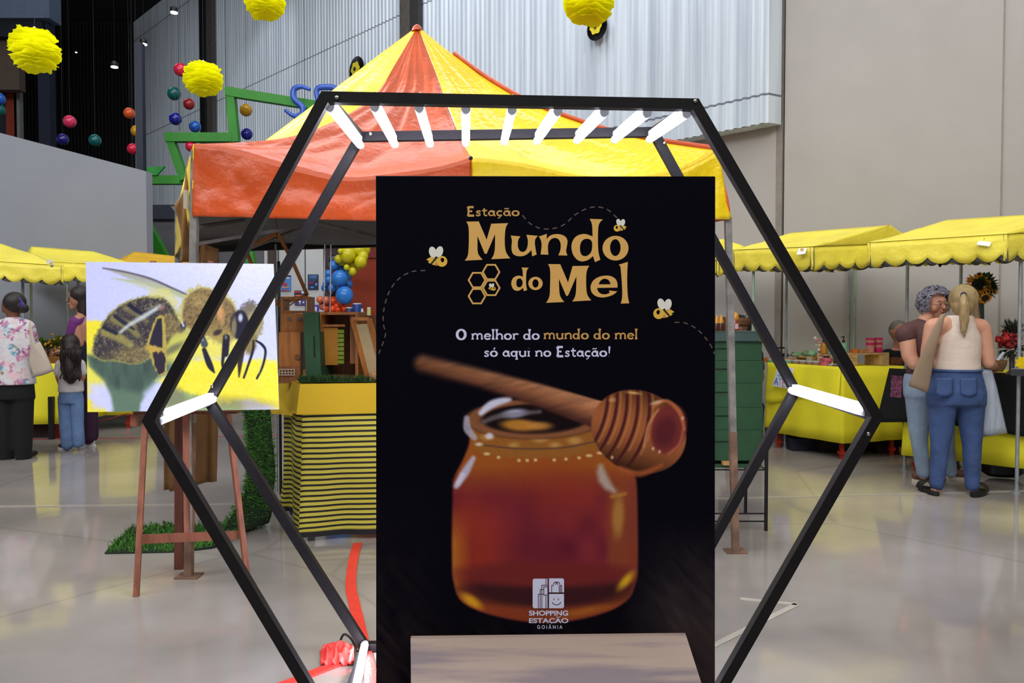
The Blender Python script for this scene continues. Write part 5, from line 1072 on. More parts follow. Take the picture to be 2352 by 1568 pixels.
# ================================================================ STOREFRONT THINGS
m_dk = M('poster_navy', (14, 28, 70), .5); m_pk = M('poster_magenta', (170, 30, 110), .5); m_lb = M('poster_light_blue', (78, 140, 214), .5); m_rd = M('poster_red', (206, 52, 60), .5); m_wp2 = M('poster_white', (210, 214, 226), .6)
def wposter(nm, lab, x0, x1, y0, y1, base, bits, Y=SY-.02):
    t = thing(nm, lab, 'poster', at((x0+x1)/2, y1, Y)); MB().prism([at(x0, y1, Y), at(x1, y1, Y), at(x1, y0, Y), at(x0, y0, Y)], (0, .012, 0)).build('sheet', base, t)
    for k_, (a, b, c, d, mt) in enumerate(bits): MB().prism([at(a, d, Y-.003-k_*.0015), at(b, d, Y-.003-k_*.0015), at(b, c, Y-.003-k_*.0015), at(a, c, Y-.003-k_*.0015)], (0, .001, 0)).build('printed_block', mt, t)
wposter('wall_poster', 'dark navy poster with light blue and magenta lines on the white storefront', 707, 731, 630, 665, m_dk, [(710, 728, 632, 634, m_lb), (710, 728, 635.5, 637.5, m_lb), (709, 729, 639.5, 640.3, m_lb), (710, 725, 643, 643.8, m_lb), (709, 721, 647.5, 650, m_pk), (709, 719, 652.5, 653.2, m_pk), (724, 729, 650, 656, m_lb), (713, 721, 658, 661.5, m_lb)])
wposter('wall_poster', 'light blue poster with a red figure and white heading on the white storefront', 643, 668, 632, 668, m_lb, [(643, 668, 632, 635, m_dk), (645, 665, 636.5, 639.5, m_wp2), (650, 656, 648, 655, m_rd), (647, 660, 651, 653.5, m_rd), (653, 659, 654, 656, m_rd), (648, 664, 658, 661, M('poster_orange', (222, 150, 90), .5)), (646, 663, 665.5, 667.5, m_rd)])
wposter('wall_poster', 'small navy, orange and white poster above the display frame', 676, 699, 667, 681, m_dk, [(677, 690, 668.5, 672, m_rd), (692, 698, 668, 674, m_wp2), (678, 699, 677, 680, M('poster_salmon', (226, 120, 96), .5))])
wposter('wall_poster', 'purple poster with white marks seen through the display frame', 677, 702, 688, 701, M('poster_purple', (70, 56, 120), .5), [(686, 691, 690, 694, m_wp2), (688, 690, 694, 699, m_wp2), (695, 699, 692, 696, m_wp2)])
wposter('wall_poster', 'small royal blue and white notice left of the balloons', 718, 732, 700, 714, M('poster_royal', (20, 40, 190), .5), [(717.5, 728, 704, 714, m_wp2)])
# balloon garland
t_bal = thing('balloon_garland', 'yellow, blue and orange balloon garland in front of the orange storefront', 'balloons', at(770, 716, 11.6))
m_by2 = M('balloon_yellow', (206, 196, 20), .25, var=.03); m_bb = M('balloon_blue', (46, 122, 206), .25, var=.05); m_bo2 = M('balloon_orange', (226, 72, 24), .25, var=.05); m_bk = M('balloon_dark_clear', (34, 38, 50), .08, var=.05); m_bp = M('balloon_peach', (214, 110, 80), .25)
B = [(1560, 355, 118, m_by2, 0), (1500, 250, 60, m_by2, .2), (1640, 215, 80, m_by2, .3), (1760, 270, 120, m_by2, .15), (1850, 260, 95, m_by2, .2), (1428, 288, 42, m_by2, -.1), (1395, 430, 62, m_by2, 0), (1450, 470, 66, m_by2, .1), (1600, 500, 110, m_by2, .2), (1790, 480, 92, m_by2, 0), (1700, 560, 70, m_by2, .25), (1535, 580, 42, m_by2, -.1), (1640, 655, 62, m_by2, .0), (1830, 380, 80, m_by2, .1),
     (1300, 450, 90, m_bk, .2), (1310, 545, 82, m_bb, .1), (1440, 600, 80, m_bb, .25), (1540, 670, 70, m_bb, .3), (1210, 690, 62, m_bb, .1), (1410, 780, 132, m_bb, -.1), (1215, 800, 62, m_bb, .1), (1570, 880, 72, m_bb, .1), (1560, 760, 60, m_bb, .3), (1280, 950, 68, m_bb, 0), (1160, 880, 50, m_bb, .2), (1140, 950, 55, m_bb, .25), (1500, 1085, 144, m_bb, -.15), (1400, 950, 90, m_bb, .3), (1290, 1060, 80, m_bk, .25),
     (1060, 1160, 60, m_bp, 0), (1170, 1170, 62, m_bp, 0), (1300, 1190, 80, m_bo2, .1), (1400, 1230, 72, m_bo2, .15), (1360, 1280, 48, m_bo2, -.1), (1460, 1290, 66, m_bo2, 0), (1290, 1330, 55, m_bo2, -.1), (1385, 1345, 50, m_bo2, -.1), (1110, 1270, 70, m_bp, .1), (1180, 1320, 60, m_bo2, .1), (1500, 1330, 45, m_bo2, -.1)]
for x, y, r, m, dy in B:
    Yb = 11.6+dy; r *= 1.22 if m is m_by2 else 1.1; MB().ball(at(600+x/7.84, 540+y/7.84, Yb), r/7.84/F*Yb, 20, 12, (1, 1, 1.06)).build('balloon', m, t_bal, 'all')
cy_ = 11.2; ct = thing('shop_counter', 'low brown counter before the orange storefront, mostly hidden', 'counter', (at(800, 716, cy_).x, cy_, 0)); zc = at(800, 729, cy_).z
MB().box((at(800, 720, cy_).x, cy_+.35, zc-.02), (1.5, .6, .04)).build('worktop', m_w3, ct); MB().box((at(800, 720, cy_).x, cy_+.37, (zc-.04)/2), (1.45, .5, zc-.04)).build('body', m_w3, ct)
for px, r, h_, m, lb in ((801, .055, .14, M('navy_can', (40, 52, 90), .4, var=.5, scale=20), 'navy and white can on the far counter'), (819, .07, .2, M('blue_can', (20, 60, 130), .4, var=.3), 'blue container on the far counter'), (829, .03, .12, m_wp2, 'slim white tube on the far counter, left one'), (846, .03, .14, M('lime_white', (190, 196, 120), .5), 'slim white and lime tube on the far counter, right one')):
    c = Vector((at(px, 720, cy_+.1).x, cy_+.15, zc)); t = thing('container', lb, 'container', c); MB().lathe(c, [(r, 0), (r, h_*.85), (r*.9, h_)], 16).build('body', m, t, True); MB().lathe(c+Vector((0, 0, h_)), [(r*.92, 0), (r*.92, .015)], 16).build('lid', m_wp2, t, True)
# ================================================================ STALLS
m_cy = M('stall_canopy_yellow', (250, 232, 80), .42, var=.07, scale=4, bump=.3, bscale=18); m_cg = M('canopy_grey_lining', (92, 94, 96), .8, var=.06); m_co = M('stall_canopy_amber', (220, 172, 40), .42, var=.08, scale=4, bump=.3, bscale=18)
m_pole = M('galvanised_pole', (150, 156, 158), .45, metal=.3, var=.2, scale=10); m_poleg = M('pale_green_pole', (150, 172, 150), .5, var=.15)
def canopy(nm, lab, A, B, C, R1, R2, drop=.2, poles=(), mat=None, sticker=None, grp='yellow market stall canopies', seed=0):
    mat = mat or m_cy; D = A+C-B; D.z = (A.z+C.z)/2
    base = Vector(((A.x+C.x)/2, (A.y+C.y)/2, 0)); t = thing(nm, lab, 'market stall', base, grp)
    def ns(p, k=.02): return Vector((0, 0, k*(noise.noise(p*3+Vector((seed, 0, 0)))+.5*noise.noise(p*9))))
    def face(P0, P1, P2, P3):
        return lambda s, q: (lambda p: p+ns(p)*4*q*(1-q)-Vector((0, 0, .03*math.sin(math.pi*s)*math.sin(math.pi*q))))(lerp(lerp(P0, P1, s), lerp(P3, P2, s), q))
    mb = MB(); mb.grid(face(A, B, R2, R1), 24, 12, .003); mb.grid(face(C, D, R1, R2), 24, 12, .003); mb.grid(face(B, C, R2, R2), 16, 10, .003); mb.grid(face(D, A, R1, R1), 16, 10, .003)
    mb.build('roof_cloth', mat, t, 'all')
    cen = (A+C)/2
    def vl(P, Q, off, dr, m, nm_):
        L_ = (Q-P).length; n = max(4, int(L_/.016)); k = max(3, round(L_/.175)); inn = ((cen-(P+Q)/2)); inn.z = 0; inn = inn.normalized()*off
        def fn(s, q):
            p = lerp(P, Q, s)+inn; sc = dr*(.70+.30*abs(math.sin(math.pi*k*s+.4+off*60))**.6 if True else 1)
            w_ = noise.noise(Vector((s*k*1.3+seed, q*1.5, off*9)))
            return p+Vector((0, 0, -q*sc-.004))-inn.normalized()*(.03*w_*q if inn.length else 0)+Vector((0, 0, .012*w_*q))
        MB().grid(fn, n, 4, .002).build(nm_, m, t, 'all')
    for P, Q in ((A, B), (B, C), (C, D), (D, A)):
        vl(P, Q, .004, drop, mat, 'valance'); vl(P, Q, .02, drop*1.02, m_cg, 'valance_lining')
    for k, (px, Y, mt) in enumerate(poles):
        p = at(px, 700, Y); z = min(A.z, B.z, C.z)+.02
        MB().tube([Vector((p.x, p.y, 0)), Vector((p.x, p.y, z))], .014, 10).build('pole', mt, t, True)
        MB().lathe((p.x, p.y, 0), [(.03, 0), (.03, .01), (.018, .012), (.018, .03)], 12).build('pole_foot', mt, t, True)
    for p, q in ((R1, R2), (A, B), (B, C), (C, D), (D, A)): MB().tube([lerp(p, cen+Vector((0, 0, p.z-cen.z)), .05)-Vector((0, 0, .03)), lerp(q, cen+Vector((0, 0, q.z-cen.z)), .05)-Vector((0, 0, .03))], .01, 8).build('frame_bar', m_pole, t, True)
    if sticker:
        q = [at(*s_) for s_ in sticker]; st_ = MB().prism(q, (0, -.004, .001)).build('sticker', M('white_sticker', (228, 230, 232), .5), t)
        c = sum(q, Vector())/4; MB().box(c+Vector((0, -.007, -.02)), (.05, .002, .012)).build('printed_mark', M('sticker_navy', (60, 80, 120), .5), st_); MB().box(c+Vector((.0, -.007, .015)), (.03, .002, .02)).build('printed_mark', M('sticker_gold', (230, 180, 70), .5), st_)
    return t
canopy('market_stall', 'yellow canopied stall of the soap table, right of the hexagon', at(1681, 574, 7.6), at(1866, 566, 6.8), at(2112, 556, 7.15), at(1815, 535, 7.75), at(2044, 517, 7.0), .21,
       [(1730, 7.45, m_poleg), (1806, 7.9, m_pole), (1950, 8.12, m_pole), (1963, 8.1, m_poleg)], sticker=[(1829, 585, 6.84), (1849, 583, 6.80), (1853, 570, 6.85), (1835, 570, 6.9)], seed=1)
canopy('market_stall', 'nearest yellow canopied stall at the right edge, over the flower table', at(1992, 557, 6.5), at(2312, 537, 5.72), at(2600, 520, 6.15), at(2176, 505, 6.72), at(2460, 487, 5.95), .2,
       [(2083, 6.75, m_pole), (2206, 6.9, m_pole), (2343, 5.85, m_pole)], sticker=[(2242, 562, 5.84), (2272, 566, 5.78), (2284, 541, 5.84), (2254, 542, 5.9)], seed=5)
canopy('market_stall', 'partly hidden yellow stall canopy right behind the poster edge', at(1560, 588, 8.6), at(1648, 590, 7.7), at(1716, 570, 7.9), at(1600, 560, 8.5), at(1660, 549, 7.95), .2, [(1624, 8.0, m_pole)], seed=9)
canopy('market_stall', 'nearest left stall with yellow canopy and a white sticker at its corner', at(-160, 590, 7.6), at(146, 610, 8.0), at(60, 602, 9.1), at(-200, 520, 8.1), at(4, 560, 8.5), .2,
       [(53, 8.05, m_pole), (-60, 7.9, m_pole)], sticker=[(113, 618, 7.97), (127, 615, 7.985), (121, 596, 7.97), (106, 598, 7.95)], seed=12)
canopy('market_stall', 'middle left stall with pale yellow canopy behind the bee picture corner', at(66, 598, 8.9), at(330, 612, 9.05), at(290, 602, 9.95), at(72, 566, 9.3), at(212, 577, 9.5), .22,
       [(72, 8.95, m_poleg), (155, 9.0, m_pole), (180, 9.7, m_pole)], seed=15)
canopy('market_stall', 'amber-yellow stall canopy peeking over the bee picture', at(262, 608, 9.5), at(470, 612, 9.5), at(440, 606, 10.3), at(308, 578, 9.8), at(420, 590, 9.9), .2, [(300, 9.6, m_pole)], mat=m_co, seed=19)
# ---------------- tables with cloths
m_rleg = M('red_table_leg', (176, 44, 24), .5, var=.1)
def clothtable(nm, lab, K, a, b, la, lb, ztop, zbot, legs=True, cloth=None):
    """K nearest corner, a and b unit directions of the two faces"""
    cen = K+a*la/2+b*lb/2; t = thing(nm, lab, 'table', cen)
    C = [K, K+b*lb, K+b*lb+a*la, K+a*la]; up = Vector((0, 0, 1))
    MB().prism([c+up*(ztop-.03) for c in C], (0, 0, .025)).build('tabletop', m_w2, t)
    for i, (u, v) in enumerate(((.06, .06), (.06, lb-.06), (la-.06, .06), (la-.06, lb-.06))):
        p = K+a*u+b*v; lg_ = MB().beam(p, p+up*(ztop-.03), .035).build('leg', m_rleg, t); MB().box(p+up*.06, (.06, .06, .03)).build('leg_bracket', m_rleg, lg_)
    mb = MB(); per = [(C[3], C[0]), (C[0], C[1]), (C[1], C[2]), (C[2], C[3])]
    out = [-(b+a*0), -a, b, a]
    for k_, ((P, Q), o_) in enumerate(zip(per, out)):
        mb.grid(lambda s, q, P=P, Q=Q, o_=o_, k_=k_: lerp(P, Q, s)+up*lerp(ztop+.004, zbot, q)+lerp(out[k_-1]+o_, o_+out[(k_+1) % 4], s)*(.006+.03*q)+o_*.012*math.sin(s*16)*q*(4*s*(1-s)), 30, 6, .003)
    mb.prism([c+up*(ztop-.001) for c in C], (0, 0, .006)); mb.build('tablecloth', cloth or m_yc2, t, 'all'); return t
va, vb = Vector((-.495, .869, 0)), Vector((.939, .344, 0)); K1 = Vector((3.16, 7.22, 0))
tm = clothtable('soap_table', 'yellow-clothed table of soaps and jars right of the hexagon', K1, va, vb, .88, .75, .885, .166)
def ov(s, q):
    p = K1+va*lerp(-.01, .88, s)-vb*(.035+.02*q); return Vector((p.x, p.y, lerp(.897, lerp(.60, .50, s)+.03*math.sin(s*5), q)))-vb*.01*math.sin(s*22)*q
o = solo('cloth_overlay', MB().grid(ov, 40, 8, .004), m_yc2, 'shorter bright yellow cloth hanging over the left face of the soap table', 'tablecloth', smooth='all')
# handwritten sheet pinned to it
def onface(s, z, off=.075): p = K1+va*s-vb*off; return Vector((p.x, p.y, z))
def s_of(px): u = (px-CX)/F; return (3.16-7.22*u)/(.495+.869*u)
t = thing('handwritten_sign', 'white paper sheet with coloured handwritten letters on the soap table cloth', 'sign', onface(s_of(1795), .58))
Yf = lambda px: 7.22+.869*s_of(px)-.03
def onf(px, py, off=0): 
    Y = Yf(px)-.13-off; return at(px, py, Y)
MB().prism([onf(1774, 886), onf(1812, 892), onf(1824, 845), onf(1787, 840)], (-.004, -.002, 0)).build('paper', M('sheet_white', (232, 238, 246), .7), t)
hand = {'blue_pen': (90, 130, 220), 'red_pen': (222, 90, 110), 'purple_pen': (110, 90, 200), 'cyan_pen': (110, 190, 220)}
def hw(strk, pen):
    mb = MB()
    for P in strk: mb.tube([onf(x, y, .012) for x, y in P], .0042, 5)
    mb.build('written_letter', M(pen, hand[pen], .6), t)
hw([[(1796, 847), (1791, 846), (1788, 850), (1793, 855), (1795, 860), (1790, 863), (1787, 861)]], 'blue_pen'); hw([[(1798, 864), (1801, 848), (1803, 864)], [(1799, 858), (1803, 858)]], 'red_pen')
hw([[(1778, 882), (1784, 867), (1786, 884)], [(1780, 876), (1786, 877)]], 'purple_pen'); hw([[(1789, 868), (1796, 869)], [(1792, 869), (1791, 885)]], 'cyan_pen'); hw([[(1803, 870), (1798, 870), (1797, 886), (1802, 887)], [(1798, 878), (1802, 878)]], 'red_pen'); hw([[(1806, 888), (1807, 872), (1812, 874), (1811, 879), (1807, 880), (1812, 889)]], 'blue_pen')
# near table
va2, vb2 = Vector((.74, .67, 0)).normalized(), Vector((.65, -.59, 0)).normalized(); K2 = Vector((3.50, 6.68, 0))
clothtable('flower_table', 'yellow-clothed table with black overlay at the right edge of the photo', K2, va2, vb2, .62, 1.7, .90, .146)
def bk(s, q):
    p = K2+vb2*lerp(-.14, 1.7, s)-va2*(.045+.025*q+.012*math.sin(s*24)*q); return Vector((p.x-.10*q*(1-s)**3, p.y, lerp(.912, .43+.03*math.sin(s*7), q)))
o = solo('black_overlay_cloth', MB().grid(bk, 50, 10, .004), M('black_cloth', (10, 10, 14), .9, var=.1), 'black cloth draped over the front of the flower table', 'cloth', smooth='all')
m_pat = M('patterned_cloth', (120, 60, 90), .8, var=.9, scale=42)
def pt_(s, q):
    p = K2+vb2*lerp(.96, 1.6, s)-va2*(.082+.02*q); return Vector((p.x, p.y, lerp(.86, .66, q)))
solo('patterned_runner', MB().grid(pt_, 24, 6, .004), m_pat, 'red and blue patterned cloth piece over the black overlay at the right edge', 'cloth')
def pt3(s, q):
    p = K2+vb2*lerp(-.11, -.02, s)-va2*(.075+.02*q); return Vector((p.x, p.y, lerp(.85, .66, q)))
solo('patterned_runner', MB().grid(pt3, 8, 6, .004), m_pat, 'narrow strip of red and blue patterned cloth behind the two women', 'cloth')
# left tables
clothtable('left_table', 'yellow-clothed table beside the woman in the floral shirt', Vector((-5.12, 8.55, 0)), Vector((-.99, -.12, 0)), Vector((.12, .99, 0)), 1.6, .7, .84, .17)
clothtable('left_table', 'yellow-clothed table whose lower edge shows under the bee picture', Vector((-4.72, 9.35, 0)), Vector((-.995, -.1, 0)), Vector((.1, .995, 0)), .9, .5, .86, .17)
# ---------------- goods on the soap table
ZS = .893
def tp(px, dep=.08, dep2=0.): # a point on the soap table seen at column px, dep metres behind its front edge
    u = (px-CX)/F
    if u < 3.16/7.22: s = s_of(px); p = K1+va*s; p = p+vb*dep
    else: s = (7.22*u-3.16)/(.939-.344*u); p = K1+vb*s; p = p+va*dep
    k = p.y; p = Vector((u*k, k, ZS)); return p
m_cr = wood('pine_crate', (196, 158, 106), 'x')
def bench(lab, x0, x1, dep, h_, dd=.2, foot=.06, ang=.35):
    p, q = tp(x0, dep), tp(x1, dep); c = (p+q)/2; w_ = (q-p).length; an = math.atan2(q.y-p.y, q.x-p.x); t = thing('display_riser', lab, 'wooden riser', Vector((c.x, c.y, ZS)), 'pine display risers')
    d = (q-p).normalized(); n = Vector((-d.y, d.x, 0)); c2 = c+n*dd/2
    MB().box(c2+Vector((0, 0, h_-.008)), (w_, dd, .016), an).build('shelf', m_cr, t)
    for k in (-1, 1): MB().box(c2+d*k*(w_/2-foot/2)+Vector((0, 0, (h_-.018)/2)), (foot, dd, h_-.018), an).build('support', m_cr, t)
    return c2, d, an
b1 = bench('small pine riser with green soaps, left of the pump bottles', 1826, 1866, .16, .085, .16, .015)
b2 = bench('pine riser under the pump bottles', 1878, 1934, .10, .115, .16, .02)
b3 = bench('largest pine riser with pink jars, at the right end of the soap table', 1950, 2043, .12, .125, .2, .11)
def lathed(nm, lab, cat, px, z, prof, mat, dep=.12, grp=None, parts=(), n=18):
    c = tp(px, dep); c.z = z; t = thing(nm, lab, cat, c, grp); MB().lathe(c, prof, n).build('body', mat, t, True)
    for (pn, z0, pr, mt) in parts: MB().lathe(c+Vector((0, 0, z0)), pr, n).build(pn, mt, t, True)
    return t, c
m_am = M('amber_liquid', (192, 130, 40), .2, var=.05); m_gl = M('green_liquid', (120, 180, 140), .2, var=.05); m_mag = M('magenta_lid', (204, 24, 100), .4); m_jar = M('pinkish_jar', (206, 140, 126), .25, var=.1); m_cjar = M('clear_tan_jar', (166, 130, 96), .25, var=.2); m_soapg = M('green_soap', (128, 182, 128), .5, var=.08); m_soapo = M('orange_soap', (214, 120, 40), .5, var=.1); m_pinkpot = M('pink_pot', (206, 100, 110), .4)
for px, m, lb, dp in ((1893, m_am, 'amber pump bottle with black pump on the pine riser', .17), (1911, m_gl, 'green pump bottle with black pump on the pine riser', .17), (1921, m_gl, 'second green pump bottle almost behind the black hexagon bar', .2), (1938, m_gl, 'pump bottle whose black pump shows right of the hexagon bar', .22)):
    t, c = lathed('pump_bottle', lb, 'bottle', px, ZS+.117, [(.03, 0), (.034, .004), (.034, .09), (.03, .10), (.012, .112)], m, dp, 'pump bottles', [('pump', .112, [(.013, 0), (.013, .02), (.005, .022), (.005, .05), (.012, .052), (.012, .06)], m_blk)])
    MB().beam(c+Vector((0, 0, .167)), c+Vector((-.03, -.01, .164)), .008).build('spout', m_blk, t)
for px, cols, lb, dp in ((1999, [('lid', m_mag)], 'left', .2), (2018, [('lid', m_mag)], 'right', .2)):
    zz_ = ZS+.127
    for k in range(3 if px > 2010 else 2):
        hh = .048 if (px > 2010 or k) else .095
        lathed('cosmetic_jar', {0: 'bottom', 1: 'second' if px > 2010 else 'top', 2: 'top'}[k]+' jar with magenta lid in the '+lb+' pink stack on the large riser', 'jar', px, zz_, [(.036, 0), (.038, .004), (.038, hh-.022)], m_jar if px < 2010 or k else m_mag, dp, 'jars with magenta lids', [('lid', hh-.021, [(.04, 0), (.04, .018), (.037, .021)], m_mag)])
        zz_ += hh+.001
for px, lb, m, dp, sz in ((1836, 'pale green soap block on the small riser', m_soapg, .22, (.09, .04, .035)), (1853, 'dark olive round soap on the small riser', M('olive_soap', (110, 130, 90), .5, var=.3), .2, 0), (1866, 'larger pale green soap shape beside the small riser', m_soapg, .24, 0)):
    c = tp(px, dp); c.z = ZS+.086
    if sz: solo('soap_bar', MB().box(c+Vector((0, 0, sz[2]/2)), sz, .4), m, lb, 'soap', 'handmade soaps')
    else: solo('round_soap', MB().lathe(c, [(.02, 0), (.042, .012), (.046, .03), (.03, .05), (.01, .056)], 18), m, lb, 'soap', 'handmade soaps', 'all')
for px, lb, m, dp in ((1962, 'small tan soap at the left end of the large riser', m_soapo, .2), (1976, 'tan soap pair on the large riser', M('tan_soap', (190, 130, 80), .5), .2), (1986, 'second tan soap on the large riser, beside the pink stack', M('tan_soap', (190, 130, 80), .5), .22)):
    c = tp(px, dp); c.z = ZS+.127; solo('soap_bar', MB().box(c+Vector((0, 0, .018)), (.05, .05, .035), .3), m, lb, 'soap', 'handmade soaps')
for i, (px, m, lb, dp) in enumerate(((1766, m_soapo, 'orange soap nearest the green hives', .2), (1778, m_soapo, 'second orange soap from the green hives', .24), (1816, m_soapo, 'orange soap right of the black iron', .25), (1792, m_ye, 'yellow tray block under the black iron', .3))):
    c = tp(px, dp); solo('soap_bar', MB().box(c+Vector((0, 0, .025)), (.10, .06, .05), .5), m, lb, 'soap', 'handmade soaps')
jl = ['leftmost', 'second', 'third', 'fourth', 'fifth', 'sixth', 'seventh']
for i, px in enumerate((1772, 1790, 1812, 1830, 1846, 1862, 1876)):
    lathed('flat_jar', jl[i]+' flat lidded jar in the front row of the soap table', 'jar', px, ZS, [(.036, 0), (.04, .006), (.04, .028)], (m_soapg, m_soapg, m_soapg, m_cjar, m_cjar, m_cjar, m_cjar)[i], .06, 'flat jars in the front row', [('lid', .029, [(.042, 0), (.042, .012), (.038, .015)], M('clear_lid', (190, 190, 186), .2))])
lathed('pink_pot', 'lower pink pot at the front of the soap table', 'pot', 1896, ZS, [(.05, 0), (.055, .005), (.055, .034)], m_pinkpot, .075, None, [('lid', .035, [(.057, 0), (.055, .006)], m_pinkpot)]); lathed('pink_pot', 'upper pink pot stacked behind the lower pink pot', 'pot', 1900, ZS+.042, [(.048, 0), (.052, .005), (.052, .026)], m_pinkpot, .08, None, [('lid', .027, [(.054, 0), (.052, .007)], m_pinkpot)])
lathed('white_dish', 'small white dish right of the pink pots', 'dish', 1913, ZS, [(.03, 0), (.045, .012), (.047, .022), (.04, .014)], m_wp2, .06); lathed('dark_dish', 'flat dark dish right of the white dish', 'dish', 1928, ZS, [(.045, 0), (.06, .012), (.055, .02)], M('grey_dish', (90, 80, 80), .4), .05)
c = tp(1884, .2); c.z = ZS; t = thing('blossom_sprig', 'pink and white blossom garland left of the amber pump bottle', 'flowers', c); rnd = random.Random(4)
MB().tube([c, c+Vector((.02, 0, .12)), c+Vector((.03, 0, .28))], .004, 6).build('stem', m_turf, t)
for k, (m, nm) in enumerate(((M('pink_petals', (222, 150, 146), .7), 'pink_blossoms'), (M('white_petals', (226, 216, 200), .7), 'white_blossoms'))):
    mb = MB()
    for i in range(26): h_ = rnd.random(); mb.ball(c+Vector((rnd.uniform(-.05, .05)*(.4+h_)+.02, rnd.uniform(-.03, .03), .03+h_*.25)), rnd.uniform(.008, .018), 8, 6)
    mb.build(nm, m, t, 'all')
c = tp(1796, .32); c.z = ZS+.055; t = thing('charcoal_iron', 'black vintage iron with a big handle on the soap table', 'iron', c)
MB().box(c+Vector((0, 0, .022)), (.13, .06, .04), .5).build('iron_body', m_blk, t); MB().tube([pl([c+Vector((-.055, 0, .04)), c+Vector((-.05, 0, .095)), c+Vector((.03, 0, .10)), c+Vector((.052, 0, .085)), c+Vector((.05, 0, .04))], i/20) for i in range(21)], .009, 8).build('handle', m_blk, t, 'all')
MB().tube([c+Vector((.075, 0, .01))+Vector((.05+.022*math.cos(a*.5), 0, .022+.022*math.sin(a*.5))) for a in range(14)], .004, 6).build('ring', m_blk, t, 'all'); MB().tube([c+Vector((.06, 0, .02)), c+Vector((.105, 0, .018))], .005, 6).build('ring_shank', m_blk, t)
c = tp(2056, .22); solo('wicker_basket', MB().lathe(c, [(.08, 0), (.10, .04), (.105, .07), (.095, .07), (.085, .04), (.01, .02)], 28, None, 1, .6), M('wicker', (110, 60, 36), .7, var=.5, scale=40), 'brown wicker basket beside the largest pine riser', 'basket', smooth=True)
# boxes under the soap table
for px, py0, py1, Y, m, lb, wpx in ((1840, 1004, 1040, 7.9, M('navy_crate', (16, 20, 44), .6), 'navy crate under the soap table', 70), (1895, 1008, 1040, 7.8, M('dark_brown_box', (40, 32, 22), .8), 'dark brown box under the soap table', 56), (2040, 1008, 1062, 7.75, M('brown_crate', (42, 26, 20), .8), 'brown crate under the right end of the soap table', 90)):
    p = at(px, py0, Y); w_ = wpx/F*Y; t = thing('storage_box', lb, 'box', Vector((p.x, Y, 0))); MB().box((p.x, Y, p.z/2), (w_, .35, p.z)).build('box', m, t); MB().box((p.x, Y, p.z+.006), (w_+.02, .37, .012)).build('lid', m, t)
# ---------------- goods of the flower table
def fp(px, Y, z=.915): p = at(px, 700, Y); return Vector((p.x, Y, z))
def leafy(mb, c, r, n, seed, ln=.09, wd_=.03, up=.2):
    rnd = random.Random(seed)
    for i in range(n):
        d = Vector((rnd.gauss(0, 1), rnd.gauss(0, 1), rnd.gauss(up, 1))).normalized(); p = c+d*r*rnd.uniform(.2, 1); s_ = d.cross(Vector((0, 0, 1)))
        s_ = (s_.normalized() if s_.length > .1 else Vector((1, 0, 0)))*wd_/2; q = p+d*ln; m_ = (p+q)/2+Vector((0, 0, .01)); mb.add([p, m_-s_, q, m_+s_], [(0, 1, 2, 3)])
m_leaf = M('dark_leaf', (34, 70, 30), .6, var=.3, scale=20); m_sun = M('sunflower_yellow', (226, 150, 20), .6, var=.15, scale=20); m_suc = M('sunflower_centre', (30, 18, 14), .8)
def sunflower(t, c, r, d):
    d = d.normalized(); R = d.to_track_quat('Z', 'Y').to_matrix(); mb = MB()
    for i in range(26):
        a = i*2.4; q = R @ Vector((math.cos(a), math.sin(a), 0)); s_ = R @ Vector((-math.sin(a), math.cos(a), 0)); mb.add([c+q*r*.35, c+q*r*.7+s_*r*.12+d*.01, c+q*r*(.95+.1*(i % 3)), c+q*r*.7-s_*r*.12+d*.01], [(0, 1, 2, 3)])
    mb.build('petals', m_sun, t); MB().lathe(c, [(r*.45, -.004), (r*.45, .012), (r*.2, .022)], 16, R).build('flower_head', m_suc, t, True)
c = fp(2252, 6.35); t = thing('sunflower_bouquet', 'tall sunflower bouquet standing behind the ponytailed woman', 'flowers', c)
MB().lathe(c, [(.05, 0), (.06, .1), (.045, .2), (.05, .22)], 16).build('vase', M('kraft', (150, 128, 96), .7), t, True)
MB().tube([c+Vector((0, 0, .2)), c+Vector((.005, 0, .62))], [.035, .02], 10).build('stems', M('stem_dark', (26, 44, 36), .6), t, True); MB().tube([c+Vector((-.05, 0, .2)), c+Vector((-.035, 0, .45)), c+Vector((-.025, 0, .58))], [.045, .03, .008], 10).build('kraft_cone', M('kraft', (150, 128, 96), .7), t, True)
mb = MB(); leafy(mb, c+Vector((.02, 0, .70)), .05, 120, 3, .10, .06); mb.build('leaves', m_leaf, t); sunflower(t, c+Vector((-.045, -.03, .72)), .10, Vector((-.5, -1, .2))); sunflower(t, c+Vector((.07, -.05, .70)), .07, Vector((.6, -1, .3))); sunflower(t, c+Vector((0, -.06, .61)), .06, Vector((0, -1, -.6)))
c = fp(2327, 5.95); t = thing('red_flower_vase', 'red flowers with dark fern leaves in a slim vase at the right edge', 'flowers', c)
MB().lathe(c, [(.05, 0), (.02, .03), (.018, .12), (.03, .16)], 14).build('vase', M('smoky_glass', (70, 62, 60), .15), t, True); mb = MB(); rnd = random.Random(6)
for i in range(60): mb.ball(c+Vector((-.03, 0, .26))+Vector((rnd.gauss(0, .035), rnd.gauss(0, .03), rnd.gauss(0, .025))), .018, 8, 6)
mb.build('red_blossoms', M('red_petals', (150, 10, 12), .6, var=.2), t, 'all'); mb = MB(); leafy(mb, c+Vector((.02, .02, .30)), .07, 220, 9, .09, .012, .6); leafy(mb, c+Vector((.0, 0, .20)), .05, 60, 10, .08, .03, -.2); mb.build('fern_leaves', M('fern_dark', (36, 48, 34), .6, var=.3), t)
